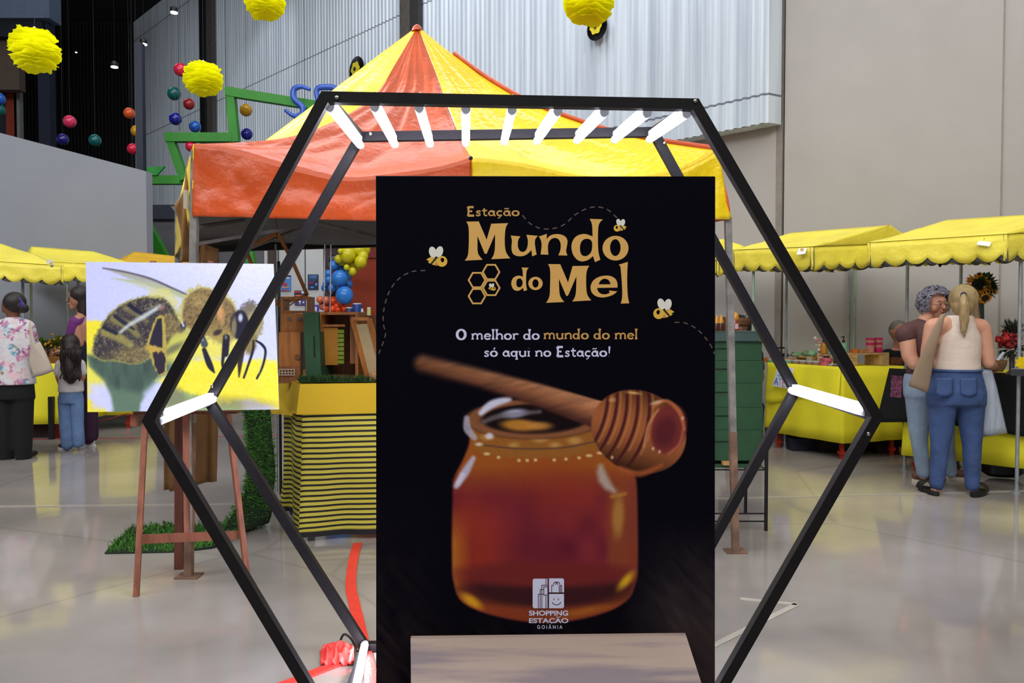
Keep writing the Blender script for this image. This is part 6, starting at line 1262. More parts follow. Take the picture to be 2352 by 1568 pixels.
c = fp(2350, 5.75, .915); t = thing('yellow_star_sign', 'yellow star-shaped price card by the red flowers', 'sign', c); MB().prism([c+Vector((x*.05, 0, .10+y*.05)) for x, y in [(math.cos(i*math.pi/8)*(1.15 if i % 2 else .8), math.sin(i*math.pi/8)*(1.15 if i % 2 else .8)) for i in range(16)]], (0, .003, 0)).build('card', m_ye, t); MB().tube([c, c+Vector((0, 0, .06))], .003, 6).build('stick', m_w2, t)
c = fp(2350, 5.80, .913); t = thing('black_box', 'black box with clear top on the flower table', 'box', c); MB().box(c+Vector((0, -.03, .03)), (.16, .14, .05), -.7).build('box', M('black_plastic', (14, 12, 14), .3), t); MB().box(c+Vector((0, -.03, .056)), (.16, .14, .008), -.7).build('lid', M('greyish_lid', (120, 116, 120), .15), t)
c = fp(2268, 6.28); solo('card_block', MB().box(c+Vector((0, 0, .14)), (.05, .05, .28)), M('cream_card', (176, 164, 140), .7), 'cream cardboard tube beside the ponytailed woman shoulder', 'packaging')
c = at(2164, 592, 6.1); solo('black_pennant', MB().prism([at(2155, 596, 6.3), at(2168, 592, 6.3), at(2170, 603, 6.3), at(2160, 613, 6.3)], (0, .02, 0)), M('black_cloth', (10, 10, 14), .9), 'small black object hanging under the nearest right canopy', 'hanging object')
# black wheeled case on the floor under the flower table
p = gnd(2335, 1108); t = thing('wheeled_case', 'black rounded case on the floor under the flower table', 'case', Vector((p.x, p.y+.15, 0))); MB().lathe((p.x, p.y+.18, .02), [(.10, 0), (.14, .03), (.14, .13), (.08, .16)], 20, None, 1.2, .8).build('case', m_blk, t, True); MB().beam((p.x-.03, p.y+.18, .17), (p.x-.03, p.y+.18, .24), .05).build('neck', m_blk, t); MB().beam((p.x+.07, p.y+.18, .17), (p.x+.07, p.y+.18, .24), .04).build('neck', m_blk, t)
# ---------------- goods on the left table
def lp_(px, Y, z): p = at(px, 700, Y); return Vector((p.x, Y, z))
for px, Y, lb, r in ((92, 8.85, 'leafy plant with yellow flowers beside the tote bag', .085), (134, 8.9, 'leafy yellow-green plant behind the little girl', .10)):
    c = lp_(px, Y, .848); t = thing('potted_flowers', lb, 'plant', c, 'flower pots on the left table'); MB().lathe(c, [(.05, 0), (.065, .09), (.058, .09), (.01, .07)], 16).build('pot', M('brown_pot', (84, 52, 30), .6), t, True)
    mb = MB(); leafy(mb, c+Vector((0, 0, .17)), r, 200, int(px), .06, .03, .5); mb.build('leaves', M('olive_leaf', (84, 110, 30), .6, var=.4, scale=20), t)
    mb = MB(); rnd = random.Random(px)
    for i in range(26): mb.ball(c+Vector((rnd.gauss(0, r*.7), -.05+rnd.gauss(0, .03), .17+rnd.gauss(0, r*.7))), .014, 8, 6)
    mb.build('blossoms', m_sun, t, 'all')
for px, lb, m in ((104, 'dark brown bottle on the left table', m_hd), (118, 'brown jar on the left table beside the girl', M('brown_jar', (110, 70, 34), .3)), (127, 'low wooden box on the left table behind the girl', m_w3)):
    c = lp_(px, 8.72, .848); t = thing('table_ware', lb, 'container', c)
    if m is m_w3: MB().box(c+Vector((0, 0, .03)), (.14, .1, .06)).build('box', m, t); MB().box(c+Vector((0, 0, .064)), (.15, .11, .008)).build('lid', m_w1, t)
    else: MB().lathe(c, [(.035, 0), (.038, .10), (.02, .14), (.02, .17)], 14).build('body', m, t, True); MB().lathe(c+Vector((0, 0, .171)), [(.022, 0), (.022, .015)], 12).build('lid', m_blk, t, True)
p = gnd(100, 1006); t = thing('storage_box', 'dark crate with reddish things under the left table', 'box', Vector((p.x, p.y+.2, 0))); MB().box((p.x, p.y+.2, .075), (.42, .3, .15)).build('box', M('maroon_box', (40, 14, 14), .8, var=.5), t); MB().box((p.x, p.y+.2, .155), (.44, .32, .01)).build('lid', m_blk, t)
p = at(131, 940, 8.62); solo('black_upright', MB().box((p.x+.01, 8.5, .24), (.05, .05, .48)), m_blk, 'black upright panel at the corner of the left table', 'panel')
solo('power_cable', MB().tube([pl([at(215, 968, 9.2), at(250, 962, 9.25), at(290, 951, 9.3), at(320, 954, 9.3)], i/20) for i in range(21)], .008, 6), M('red_cable', (150, 40, 36), .5), 'red cable hanging behind the easel', 'cable', smooth='all')
# ================================================================ PEOPLE
m_sk = M('skin_light', (206, 150, 122), .55, var=.06, scale=14); m_skd = M('skin_warm', (176, 122, 96), .55, var=.06, scale=14); m_skb = M('skin_brown', (122, 78, 56), .55, var=.06, scale=14)
m_jb = M('blue_denim', (58, 80, 124), .85, var=.26, scale=7, bump=.9, bscale=9); m_jl = M('light_denim', (134, 152, 172), .85, var=.18, scale=7, bump=.8, bscale=9); m_jg = M('girl_denim', (100, 128, 172), .85, var=.18, scale=12, bump=.3, bscale=14)
def hairmat(nm, c, st=(30, 30, 3), var=.35): return M(nm, c, .5, var=var, scale=3, stretch=st, bump=.3, bscale=4)
def hand(nm, wrist, d, palm_n, mat, parent, s=1.0):
    """palm with four fingers of unequal length and a side thumb, slightly curled"""
    d = Vector(d).normalized(); n = Vector(palm_n).normalized(); sdv = d.cross(n).normalized(); w_ = Vector(wrist); segs = [(w_, w_+d*.085*s, .022*s, .028*s)]
    for k, (off, L_) in enumerate(((-.027, .062), (-.009, .072), (.009, .068), (.027, .052))):
        a = w_+d*.085*s+sdv*off*s; b = a+d*L_*.55*s+n*.008*s; c = b+(d*.7+n*.7).normalized()*L_*.5*s; segs += [(w_+d*.05*s+sdv*off*s*.8, a, .011*s, .0092*s), (a, b, .0092*s, .0085*s), (b, c, .0085*s, .0072*s)]
    a = w_+d*.03*s-sdv*.026*s; segs += [(a, a+(d*.7-sdv*.7).normalized()*.035*s, .012*s, .010*s), (a+(d*.7-sdv*.7).normalized()*.035*s, a+(d*.9-sdv*.5+n*.3).normalized()*.068*s, .010*s, .008*s)]
    return organic(nm, segs, mat, parent, .0055*s, it=2)
def ringz(c, px_hw, Y, dep, rot=0.): return (at(c[0], c[1], Y), px_hw/F*Y, dep, rot)
# ---- ponytailed woman seen from behind
Y1 = 5.80; A_ = lambda x, y, dy=0.: at(x, y, Y1+dy)
t = thing('person', 'woman with a blonde ponytail seen from behind in cream tank top and blue jeans', 'person', gnd(2192, 1136)+Vector((0, .05, 0)))
body = organic('body', [(A_(2212, 705), A_(2210, 738), .055, .058), (A_(2208, 742), A_(2145, 748), .06, .062), (A_(2208, 742), A_(2252, 750), .06, .064),
    (A_(2142, 750), A_(2128, 828, -.01), .062, .050), (A_(2128, 828, -.01), A_(2150, 846, .22), .045, .034),
    (A_(2257, 756), A_(2270, 832, -.01), .062, .050), (A_(2270, 832, -.01), A_(2288, 846, .24), .046, .032),
    (A_(2165, 905), A_(2158, 1015), .085, .055), (A_(2158, 1015), A_(2150, 1118), .052, .034), (A_(2228, 905), A_(2232, 1015), .085, .055), (A_(2232, 1015), A_(2233, 1118), .052, .034),
    (A_(2150, 1122), A_(2138, 1134, .16), .036, .026), (A_(2233, 1122), A_(2252, 1134, .15), .036, .026)], m_sk, t, .014,
    rings=[[ringz((2196, 900), 58, Y1, .12), ringz((2196, 850), 48, Y1, .115), ringz((2202, 800), 46, Y1, .11), ringz((2204, 750), 44, Y1, .10), ringz((2208, 732), 24, Y1, .07)]],
    balls=[(A_(2214, 694, .02), .092, (1, 1.1, 1.2))])
hand('hand', A_(2288, 846, .24), (.35, .9, -.1), (0, 0, -1), m_sk, t); hand('hand', A_(2150, 846, .22), (.4, .9, -.1), (0, 0, -1), m_sk, t)
for x in (2188, 2243): MB().ball(A_(x, 700, -.0), .016, 10, 8, (.6, 1, 1.5)).build('ear', m_sk, t, 'all')
m_tank = M('cream_ribbed_top', (218, 200, 184), .85, var=.06, scale=4, stretch=(2, 2, 8), bump=.15, bscale=5)
organic('tank_top', [], m_tank, t, .012, rings=[[ringz((2197, 852), 52.5, Y1, .135), ringz((2197, 838), 52, Y1, .132), ringz((2198, 826), 50, Y1, .128), ringz((2200, 806), 49.5, Y1, .128), ringz((2203, 775), 47, Y1, .122), ringz((2203, 752), 38, Y1, .112), ringz((2203, 735), 30, Y1, .10), ringz((2205, 724), 29, Y1, .082)]], it=2)
organic('jeans', [(A_(2166, 915), A_(2160, 1012), .106, .074), (A_(2160, 1012), A_(2152, 1112), .071, .052), (A_(2228, 915), A_(2232, 1012), .106, .074), (A_(2232, 1012), A_(2233, 1114), .071, .052)], m_jb, t, .013,
    rings=[[ringz((2196, 928), 66, Y1, .15), ringz((2196, 900), 66, Y1, .16), ringz((2197, 870), 58, Y1, .145), ringz((2197, 848), 51, Y1, .13)]], it=3)
for x in (2170, 2226):
    mb = MB(); mb.grid(lambda s, q, x=x: A_(x-19+38*s, 868+36*q+6*math.sin(math.pi*s)*q, -.150-.012*math.sin(math.pi*s)-.012*q), 8, 8, .004); mb.build('back_pocket', M('denim_pocket', (60, 83, 127), .85, var=.2), t, 'all')
MB().tube([ringp for ringp in [at(2197+52*math.cos(a)*1.0, 850, Y1)+Vector((0, -.135*math.sin(a), 0)) for a in [2*math.pi*i/36 for i in range(37)]]], .011, 8).build('waistband', m_jb, t, 'all')
m_hb = hairmat('blonde_hair', (160, 136, 92), (26, 26, 4)); m_hb2 = m_hb
organic('hair', [], m_hb, t, .010, balls=[(A_(2213, 686, .0), .102, (1, 1.08, 1.12)), (A_(2212, 700, -.02), .085, (1, 1, 1.1))], it=2)
bk_ = -Vector((3.457, 5.8, 0)).normalized(); sb_ = Vector((-bk_.y, bk_.x, 0)); mb = MB()
for i in range(60):
    a = 2*math.pi*i/60; P = []
    for k in range(7):
        f = k/6; ang = .12+f*1.25; v = Vector((math.cos(a)*math.sin(ang)*.100, -math.cos(ang)*.110+.001, math.sin(a)*math.sin(ang)*.1115)); v = Vector((0, 0, v.z))+sb_*v.x+bk_*(-v.y); P.append(A_(2213, 685)+v)
    mb.tube(P, [.0015]*7, 5)
mb.build('hair_strands', M('blonde_streak', (182, 160, 116), .5, var=.3), t, 'all')
MB().lathe(A_(2213, 678, -.118), [(.018, -.012), (.026, 0), (.018, .012)], 16, Matrix.Rotation(math.pi/2, 3, 'X')).build('scrunchie', M('navy_scrunchie', (24, 18, 60), .7), t, True)
organic('ponytail', [(A_(2213, 680, -.125), A_(2214, 700, -.145), .022, .034), (A_(2214, 700, -.145), A_(2215, 735, -.14), .034, .034), (A_(2215, 735, -.14), A_(2213, 758, -.135), .032, .024), (A_(2213, 758, -.135), A_(2215, 774, -.13), .02, .006)], m_hb, t, .008, it=1)
m_sl = M('black_slide', (16, 14, 16), .6)
for x0, y0, x1, y1 in ((2145, 1136, 2126, 1141), (2240, 1140, 2262, 1140)):
    p = gnd(x0, y0); q = gnd(x1, y1-14); d = (q-p); d.z = 0; d = d.normalized(); o_ = p-d*.02; n_ = Vector((-d.y, d.x, 0)); pts = []
    for i in range(20): a = 2*math.pi*i/20; pts.append(o_+d*(.10+.135*math.cos(a))+n_*.05*math.sin(a)*(1+.15*math.cos(a)))
    mb = MB().prism([Vector((v.x, v.y, 0)) for v in pts], (0, 0, .028)); c = o_+d*.15; mb.grid(lambda s, k, c=c, d=d, n_=n_: c+d*(k-.5)*.09+n_*math.cos(math.pi*s)*.052+Vector((0, 0, .02+.06*math.sin(math.pi*s))), 12, 4, .004); mb.build('slide_sandal', m_sl, t, True)
# beige tote on her left shoulder
m_tote = M('beige_canvas', (146, 124, 100), .85, var=.08, scale=5)
bt = [(2160, 722), (2172, 719), (2163, 760), (2150, 800), (2141, 850), (2134, 892), (2130, 902), (2087, 886), (2090, 874), (2112, 820), (2135, 770)]
def bag(nm, lab, loop, Y, th, mat, cat='bag'):
    c = Vector((sum(p[0] for p in loop)/len(loop), sum(p[1] for p in loop)/len(loop))); N_ = 6; mb = MB(); n = len(loop); R_ = []
    for k in range(N_+1):
        a = math.pi*k/N_; s_ = 1-.16*(1-math.sin(a)) if 0 < k < N_ else .80; R_ += [at(c.x+(p[0]-c.x)*s_, c.y+(p[1]-c.y)*s_, Y-th/2*math.cos(a)) for p in loop]
    fs = [(k*n+j, k*n+(j+1) % n, (k+1)*n+(j+1) % n, (k+1)*n+j) for k in range(N_) for j in range(n)]+[tuple(range(n))[::-1], tuple(N_*n+j for j in range(n))]
    mb.add(R_, fs); return solo(nm, mb, mat, lab, cat, smooth='all')
bag('tote_bag', 'beige canvas tote bag hanging from the ponytailed woman left shoulder', bt, Y1-.17, .07, m_tote)
m_pb = M('white_plastic', (170, 178, 190), .35, var=.12, scale=4, stretch=(14, 14, 1), bump=.4, bscale=6)
bag('plastic_bag', 'white plastic carrier bag hanging at the ponytailed woman right hip', [(2252, 846), (2268, 842), (2278, 848), (2290, 888), (2304, 950), (2314, 994), (2285, 1000), (2252, 1004), (2250, 930), (2256, 880)], Y1+.05, .12, m_pb)
c = A_(2290, 838, .14); t2 = thing('wrapped_basket', 'small kraft paper wrapped basket held by the ponytailed woman', 'basket', c); MB().lathe(c-Vector((0, 0, .05)), [(.04, 0), (.065, .05), (.07, .09), (.06, .09), (.02, .03)], 18).build('basket', M('kraft_brown', (120, 88, 52), .7, var=.3, scale=20), t2, True); MB().tube([c+Vector((0, 0, .03)), c+Vector((.05, 0, .10))], .012, 8).build('straw', m_wp2, t2, True)
# ---- grey curly haired woman with glasses
Y2 = 6.18; A_ = lambda x, y, dy=0.: at(x, y, Y2+dy)
t = thing('person', 'woman with grey curly hair and glasses in brown top and light jeans', 'person', gnd(2150, 1110)+Vector((0, .05, 0)))
organic('body', [(A_(2136, 712), A_(2122, 745), .055, .062), (A_(2120, 750), A_(2088, 764), .062, .064), (A_(2120, 752), A_(2155, 760, .05), .06, .06), (A_(2082, 768, -.05), A_(2089, 818, -.09), .066, .060), (A_(2089, 818, -.09), A_(2100, 836, -.12), .058, .052), (A_(2100, 836, -.12), A_(2140, 842, -.06), .05, .036), (A_(2158, 765, .05), A_(2166, 830, .08), .058, .048),
    (A_(2108, 890), A_(2106, 1000), .09, .058), (A_(2106, 1000), A_(2120, 1092), .055, .036), (A_(2160, 890, .05), A_(2172, 1000, .08), .09, .058), (A_(2172, 1000, .08), A_(2185, 1088, .1), .055, .036)], m_sk, t, .014,
    rings=[[ringz((2130, 900), 46, Y2, .12), ringz((2130, 850), 32, Y2, .10), ringz((2130, 800), 31, Y2, .105), ringz((2124, 762), 32, Y2, .09), ringz((2122, 742), 20, Y2, .07)]])
hand('hand', A_(2140, 842, -.06), (1, -.1, .1), (0, 0, -1), m_sk, t)
hd = A_(2146, 698, -.02)
fdir = Vector((.28, -1, -.12)).normalized(); rgt = fdir.cross(Vector((0, 0, 1))).normalized()*-1; upf = rgt.cross(fdir)*-1
if upf.z < 0: upf = -upf
rgt = Vector((-fdir.y, fdir.x, 0)).normalized()
def fpnt(x, y, z): return hd+rgt*x+upf*y+fdir*z
organic('head', [(fpnt(0, -.07, .035), fpnt(0, -.085, .05), .05, .036), (fpnt(0, .008, .088), fpnt(0, -.022, .104), .011, .015)], m_skd, t, .0065, balls=[(hd, .088, (1, 1.05, 1.2)), (fpnt(.045, -.03, .05), .034), (fpnt(-.045, -.03, .05), .034), (fpnt(0, -.06, .07), .03), (fpnt(0, .035, .068), .035)], it=2)
for s_ in (-1, 1):
    e = MB().ball(fpnt(.031*s_, .006, .080), .0125, 12, 8, (1, .6, .75)).build('eye', M('eye_white', (190, 180, 172), .2), t, 'all'); MB().ball(fpnt(.031*s_+.002, .006, .0875), .0062, 10, 8).build('iris', m_hd, e, 'all')
    MB().tube([fpnt(.031*s_-.02, .028, .084), fpnt(.031*s_, .033, .088), fpnt(.031*s_+.02, .027, .084)], .0032, 6).build('eyebrow', M('brow', (74, 58, 56), .8), t, 'all')
MB().tube([pl([fpnt(-.03, -.046, .086), fpnt(-.012, -.054, .101), fpnt(0, -.055, .103), fpnt(.012, -.054, .101), fpnt(.03, -.045, .086)], i/12) for i in range(13)], [.002+.0045*math.sin(math.pi*i/12) for i in range(13)], 8).build('mouth', M('lips', (166, 84, 84), .4), t, 'all')
gl = MB()
for s_ in (-1, 1): gl.tube([fpnt(.034*s_+.026*math.cos(a), .004+.019*math.sin(a), .100-.010*abs(math.cos(a))) for a in [2*math.pi*i/20 for i in range(21)]], .0024, 6)
gl.tube([fpnt(-.009, .008, .103), fpnt(.009, .008, .103)], .0024, 6); gl.tube([fpnt(-.06, .008, .09), fpnt(-.088, .008, .0)], .0024, 6); gl.tube([fpnt(.06, .008, .09), fpnt(.088, .008, .0)], .0024, 6); gl.build('glasses', M('gold_rim', (176, 148, 104), .3, metal=.6), t, 'all')
rnd = random.Random(12); m_cu = M('silver_curls', (124, 122, 134), .55, var=.55, scale=40); bl_ = []
for i in range(1000):
    v = Vector((rnd.gauss(0, 1), rnd.gauss(0, 1), rnd.gauss(0, 1))).normalized()
    if v.dot(fdir) > .50 and v.z < .50: continue
    if v.z < -.55: continue
    if v.dot(fdir) > -.1 and v.z < -.35 and abs(v.dot(rgt)) < .6: continue
    R0 = .115+.008*rnd.random(); c0 = hd+Vector((v.x*R0*1.03, v.y*R0, v.z*R0*1.06+.012)); tt = v.cross(Vector((rnd.random()-.5, rnd.random()-.5, rnd.random()-.5))).normalized(); b_ = v.cross(tt)
    rc = rnd.uniform(.008, .014); bl_.append([c0+tt*rc*math.cos(k*.6)+b_*rc*math.sin(k*.6)+v*.0016*k for k in range(rnd.randint(6, 11))])
mb = MB()
for P in bl_: mb.tube(P, .0036, 5)
hr = mb.build('curly_hair', m_cu, t, 'all')
organic('hair_base', [], M('grey_hair_base', (84, 84, 94), .6, var=.3), t, .01, balls=[(hd-fdir*.036+Vector((0, 0, .02)), .102, (1, 1, 1.08))], it=1)
m_br = M('brown_top', (84, 54, 52), .85, var=.12, scale=8, bump=.3, bscale=12)
organic('brown_top', [(A_(2120, 750), A_(2092, 760), .076, .078), (A_(2092, 760), A_(2079, 768, -.05), .080, .078), (A_(2079, 768, -.05), A_(2081, 772, -.055), .076, .075), (A_(2124, 752), A_(2154, 762, .05), .072, .072)], m_br, t, .012, rings=[[ringz((2128, 866), 43, Y2, .13), ringz((2127, 838), 42, Y2, .13), ringz((2126, 800), 41, Y2, .135), ringz((2121, 765), 40, Y2, .12), ringz((2120, 740), 26, Y2, .09)]], it=2)
organic('jeans', [(A_(2110, 900), A_(2110, 1000), .108, .072), (A_(2110, 1000), A_(2120, 1086), .068, .05), (A_(2160, 900, .05), A_(2172, 1000, .08), .105, .07), (A_(2172, 1000, .08), A_(2184, 1084, .1), .066, .048)], m_jl, t, .013, rings=[[ringz((2132, 910), 54, Y2, .145), ringz((2128, 880), 52, Y2, .14), ringz((2126, 858), 46, Y2, .13)]], it=3)
m_sh = M('brown_shoe', (104, 62, 44), .6, var=.2); m_sole = M('pale_sole', (196, 184, 164), .6)
for x, y, dx in ((2118, 1108, .05), (2188, 1100, .06)):
    p = gnd(x, y); organic('shoe', [(p+Vector((-.02, .04, .05)), p+Vector((.09+dx, -.04, .035)), .042, .034)], m_sh, t, .01, it=2); MB().prism([p+Vector((.045+.115*math.cos(a), .0+.05*math.sin(a)-.03*math.cos(a), 0)) for a in [2*math.pi*i/18 for i in range(18)]], (0, 0, .022)).build('shoe_sole', m_sole, t, True)
# ---- woman in floral shirt seen from behind
Y3 = 7.29; A_ = lambda x, y, dy=0.: at(x, y, Y3+dy)
t = thing('person', 'woman with dark hair bun seen from behind in a floral shirt and wide black trousers', 'person', gnd(34, 1052))
organic('body', [(A_(30, 712), A_(32, 738), .05, .055), (A_(30, 742), A_(5, 750), .06, .062), (A_(34, 742), A_(60, 750), .06, .062), (A_(2, 752), A_(-8, 812), .058, .048), (A_(-8, 812), A_(-2, 840, .2), .044, .034), (A_(63, 754), A_(76, 815), .058, .048), (A_(76, 815), A_(70, 842, .2), .044, .034), (A_(15, 900), A_(14, 1040), .09, .05), (A_(52, 900), A_(54, 1040), .09, .05)], m_skb, t, .015,
    rings=[[ringz((33, 890), 38, Y3, .12), ringz((33, 820), 36, Y3, .115), ringz((33, 760), 34, Y3, .11), ringz((32, 742), 18, Y3, .07)]], balls=[(A_(28, 702, .01), .088, (1, 1.1, 1.22))])
hand('hand', A_(-2, 840, .2), (.2, .9, -.1), (0, 0, -1), m_skb, t); hand('hand', A_(70, 842, .2), (-.3, .9, -.1), (0, 0, -1), m_skb, t)
def floral():
    m = bpy.data.materials.new('floral_cloth'); m.use_nodes = True; nt = m.node_tree; N = nt.nodes; L = nt.links; b = N['Principled BSDF']; b.inputs['Roughness'].default_value = .8
    tc = N.new('ShaderNodeTexCoord'); v = N.new('ShaderNodeTexVoronoi'); v.inputs['Scale'].default_value = 15; L.new(tc.outputs['Object'], v.inputs['Vector'])
    sp = N.new('ShaderNodeSeparateColor'); L.new(v.outputs['Color'], sp.inputs[0]); cr = N.new('ShaderNodeValToRGB'); cr.color_ramp.interpolation = 'CONSTANT'; e = cr.color_ramp.elements
    cols = [(0, (206, 202, 206)), (.36, (196, 130, 164)), (.5, (150, 80, 130)), (.62, (214, 196, 200)), (.74, (100, 160, 180)), (.84, (150, 128, 92)), (.92, (226, 190, 196))]
    e[0].position = 0; e[0].color = lin(cols[0][1])+(1,); e[1].position = cols[1][0]; e[1].color = lin(cols[1][1])+(1,)
    for p_, c_ in cols[2:]: q = e.new(p_); q.color = lin(c_)+(1,)
    L.new(sp.outputs[0], cr.inputs[0]); n = N.new('ShaderNodeTexNoise'); n.inputs['Scale'].default_value = 30; L.new(tc.outputs['Object'], n.inputs['Vector']); mx = N.new('ShaderNodeMixRGB'); mx.inputs[2].default_value = lin((216, 212, 216))+(1,)
    mr = N.new('ShaderNodeMapRange'); mr.inputs['From Min'].default_value = .45; mr.inputs['From Max'].default_value = .6; L.new(n.outputs['Fac'], mr.inputs[0]); L.new(mr.outputs[0], mx.inputs[0]); L.new(cr.outputs[0], mx.inputs[1]); L.new(mx.outputs[0], b.inputs['Base Color']); return m
organic('floral_shirt', [(A_(30, 744), A_(4, 752), .075, .08), (A_(34, 744), A_(60, 752), .075, .08), (A_(1, 754), A_(-8, 806), .076, .068), (A_(63, 756), A_(74, 806), .076, .068)], floral(), t, .014, rings=[[ringz((34, 882), 45, Y3, .16), ringz((33, 850), 43, Y3, .15), ringz((33, 790), 40, Y3, .14), ringz((33, 750), 36, Y3, .12), ringz((31, 728), 15, Y3, .075)]], it=2)
m_bp = M('black_trousers', (10, 9, 12), .9, var=.15)
organic('trousers', [(A_(16, 905), A_(14, 1035), .10, .075), (A_(52, 905), A_(54, 1035), .10, .075), (A_(14, 1000), A_(14, 1050), .07, .07), (A_(54, 1000), A_(54, 1050), .07, .07)], m_bp, t, .015, rings=[[ringz((34, 915), 44, Y3, .14), ringz((34, 870), 40, Y3, .13)]], it=2)
m_hk = hairmat('dark_hair', (34, 26, 26)); organic('hair', [], m_hk, t, .01, balls=[(A_(34, 694, -.01), .098, (1, 1.08, 1.05)), (A_(54, 708, -.05), .048)], it=2); MB().ball(A_(8, 712, -.0), .018, 10, 8, (.7, 1, 1.4)).build('ear', m_skb, t, 'all')
mb = MB()
for k in range(3): mb.tube([A_(44+k*3, 683+k*4, -.105), A_(50+k*2, 692+k*3, -.11), A_(44+k*3, 702+k*2, -.108)], .005, 6)
mb.build('hair_claw', M('purple_plastic', (90, 64, 170), .3), t, 'all')
for x in (14, 54): p = gnd(x, 1054); organic('shoe', [(p+Vector((0, .02, .035)), p+Vector((0, .17, .03)), .035, .03)], m_sl, t, .012, it=1)
bag('tote_bag', 'cream tote bag on the shoulder of the woman in the floral shirt', [(66, 738), (71, 738), (78, 790), (92, 784), (108, 815), (124, 852), (98, 862), (76, 866), (66, 830), (70, 790)], Y3-.10, .09, M('cream_canvas', (186, 172, 158), .85, var=.08, scale=5))
# ---- little girl
Y4 = 7.77; A_ = lambda x, y, dy=0.: at(x, y, Y4+dy)
t = thing('person', 'little girl with long wavy dark hair in white tee and jeans', 'person', gnd(165, 1034))
organic('body', [(A_(161, 806), A_(161, 824), .036, .042), (A_(158, 828), A_(142, 832), .045, .045), (A_(164, 828), A_(180, 832), .045, .045), (A_(141, 834), A_(134, 866), .038, .032), (A_(134, 866), A_(140, 886, .12), .03, .024), (A_(182, 834), A_(190, 866), .038, .032), (A_(190, 866), A_(184, 884, .12), .03, .024), (A_(150, 910), A_(152, 1020), .06, .035), (A_(176, 910), A_(178, 1016), .06, .035)], m_skd, t, .012,
    rings=[[ringz((163, 912), 24, Y4, .08), ringz((163, 860), 22, Y4, .08), ringz((161, 830), 20, Y4, .07)]], balls=[(A_(161, 788), .078, (1, 1.05, 1.15))])
hand('hand', A_(140, 886, .12), (.3, .9, 0), (0, 0, -1), m_skd, t, .75); hand('hand', A_(184, 884, .12), (-.3, .9, 0), (0, 0, -1), m_skd, t, .75)
organic('white_tee', [(A_(150, 831), A_(140, 838), .056, .056), (A_(172, 831), A_(183, 838), .056, .056), (A_(140, 836), A_(135, 854), .052, .05), (A_(184, 836), A_(188, 854), .052, .05)], M('white_tee', (206, 200, 200), .85, var=.04, bump=.3, bscale=10), t, .012, rings=[[ringz((163, 900), 28, Y4, .105), ringz((163, 870), 26, Y4, .10), ringz((162, 840), 24, Y4, .09), ringz((161, 824), 12, Y4, .06)]], it=2)
organic('jeans', [(A_(150, 915), A_(151, 975), .072, .062), (A_(151, 975), A_(155, 1020), .062, .06), (A_(176, 915), A_(178, 975), .068, .06), (A_(178, 975), A_(181, 1015), .06, .058)], m_jg, t, .012, rings=[[ringz((163, 925), 27, Y4, .10), ringz((163, 896), 25, Y4, .09)]], it=2)
m_hd2 = hairmat('dark_brown_hair', (28, 16, 14)); organic('hair', [(A_(160, 800, -.05), A_(160, 850, -.09), .075, .07), (A_(160, 850, -.09), A_(163, 872, -.10), .066, .045), (A_(148, 800, -.03), A_(146, 850, -.07), .04, .03), (A_(174, 800, -.03), A_(180, 850, -.07), .04, .028)], m_hd2, t, .011, balls=[(A_(161, 788, -.01), .09, (1, 1.05, 1.1))], it=1)
mb = MB(); rnd = random.Random(3)
for i in range(26): x = rnd.uniform(140, 184); mb.tube([A_(x+3*math.sin(k*1.1+i), 800+k*(8.5+rnd.random()), -.12-.02*math.sin(k)) for k in range(9)], .007, 5)
mb.build('hair_locks', m_hd2, t, 'all')
m_ws = M('white_sneaker', (214, 212, 214), .6)
for x, y, m, d in ((152, 1034, m_sl, Vector((-.10, .05, 0))), (182, 1029, m_ws, Vector((.0, .11, 0))), ):
    p = gnd(x, y); organic('shoe', [(p+Vector((0, .04, .042)), p+Vector((0, .04, .03))+d, .036, .03)], m, t, .009, it=1); MB().prism([p+Vector((0, .04, 0))+d*.5+d.normalized()*.105*math.cos(a)+Vector((-d.y, d.x, 0)).normalized()*.038*math.sin(a) for a in [2*math.pi*i/18 for i in range(18)]], (0, 0, .02)).build('shoe_sole', m_ws, t, True)
# ---- woman in purple, in profile
Y5 = 8.05; A_ = lambda x, y, dy=0.: at(x, y, Y5+dy)
t = thing('person', 'dark-haired woman with glasses in a purple cardigan, half behind the bee picture', 'person', gnd(205, 1024)+Vector((0, .02, 0)))
organic('body', [(A_(186, 700), A_(190, 722), .05, .055), (A_(190, 728), A_(176, 736, -.12), .055, .055), (A_(192, 728), A_(206, 736, .12), .055, .055), (A_(176, 738, -.12), A_(182, 790, -.13), .052, .044), (A_(182, 790, -.13), A_(150, 806, -.1), .04, .03), (A_(206, 738, .12), A_(206, 790, .1), .052, .044), (A_(206, 790, .1), A_(180, 806, .05), .04, .03), (A_(196, 880, -.06), A_(203, 1008, -.06), .08, .04), (A_(202, 880, .08), A_(210, 1004, .1), .08, .04)], m_skd, t, .014,
    rings=[[ringz((198, 880), 26, Y5, .14), ringz((194, 800), 24, Y5, .14), ringz((190, 745), 24, Y5, .15), ringz((190, 724), 12, Y5, .08)]])
hand('hand', A_(150, 806, -.1), (-1, .1, -.1), (0, 0, -1), m_skd, t); hand('hand', A_(180, 806, .05), (-1, -.1, -.1), (0, 0, -1), m_skd, t)
hd = A_(180, 684); f2 = Vector((-1, -.15, -.1)).normalized(); r2 = Vector((-f2.y, f2.x, 0)).normalized(); u2 = Vector((0, 0, 1))
q_ = lambda x, y, z: hd+r2*x+u2*y+f2*z
organic('head', [(q_(0, -.075, .03), q_(0, -.095, .055), .045, .03), (q_(0, .012, .092), q_(0, -.02, .112), .010, .014)], m_skd, t, .0065, balls=[(hd, .085, (1, 1, 1.22)), (q_(0, -.058, .078), .022), (q_(0, .04, .064), .034)], it=2)
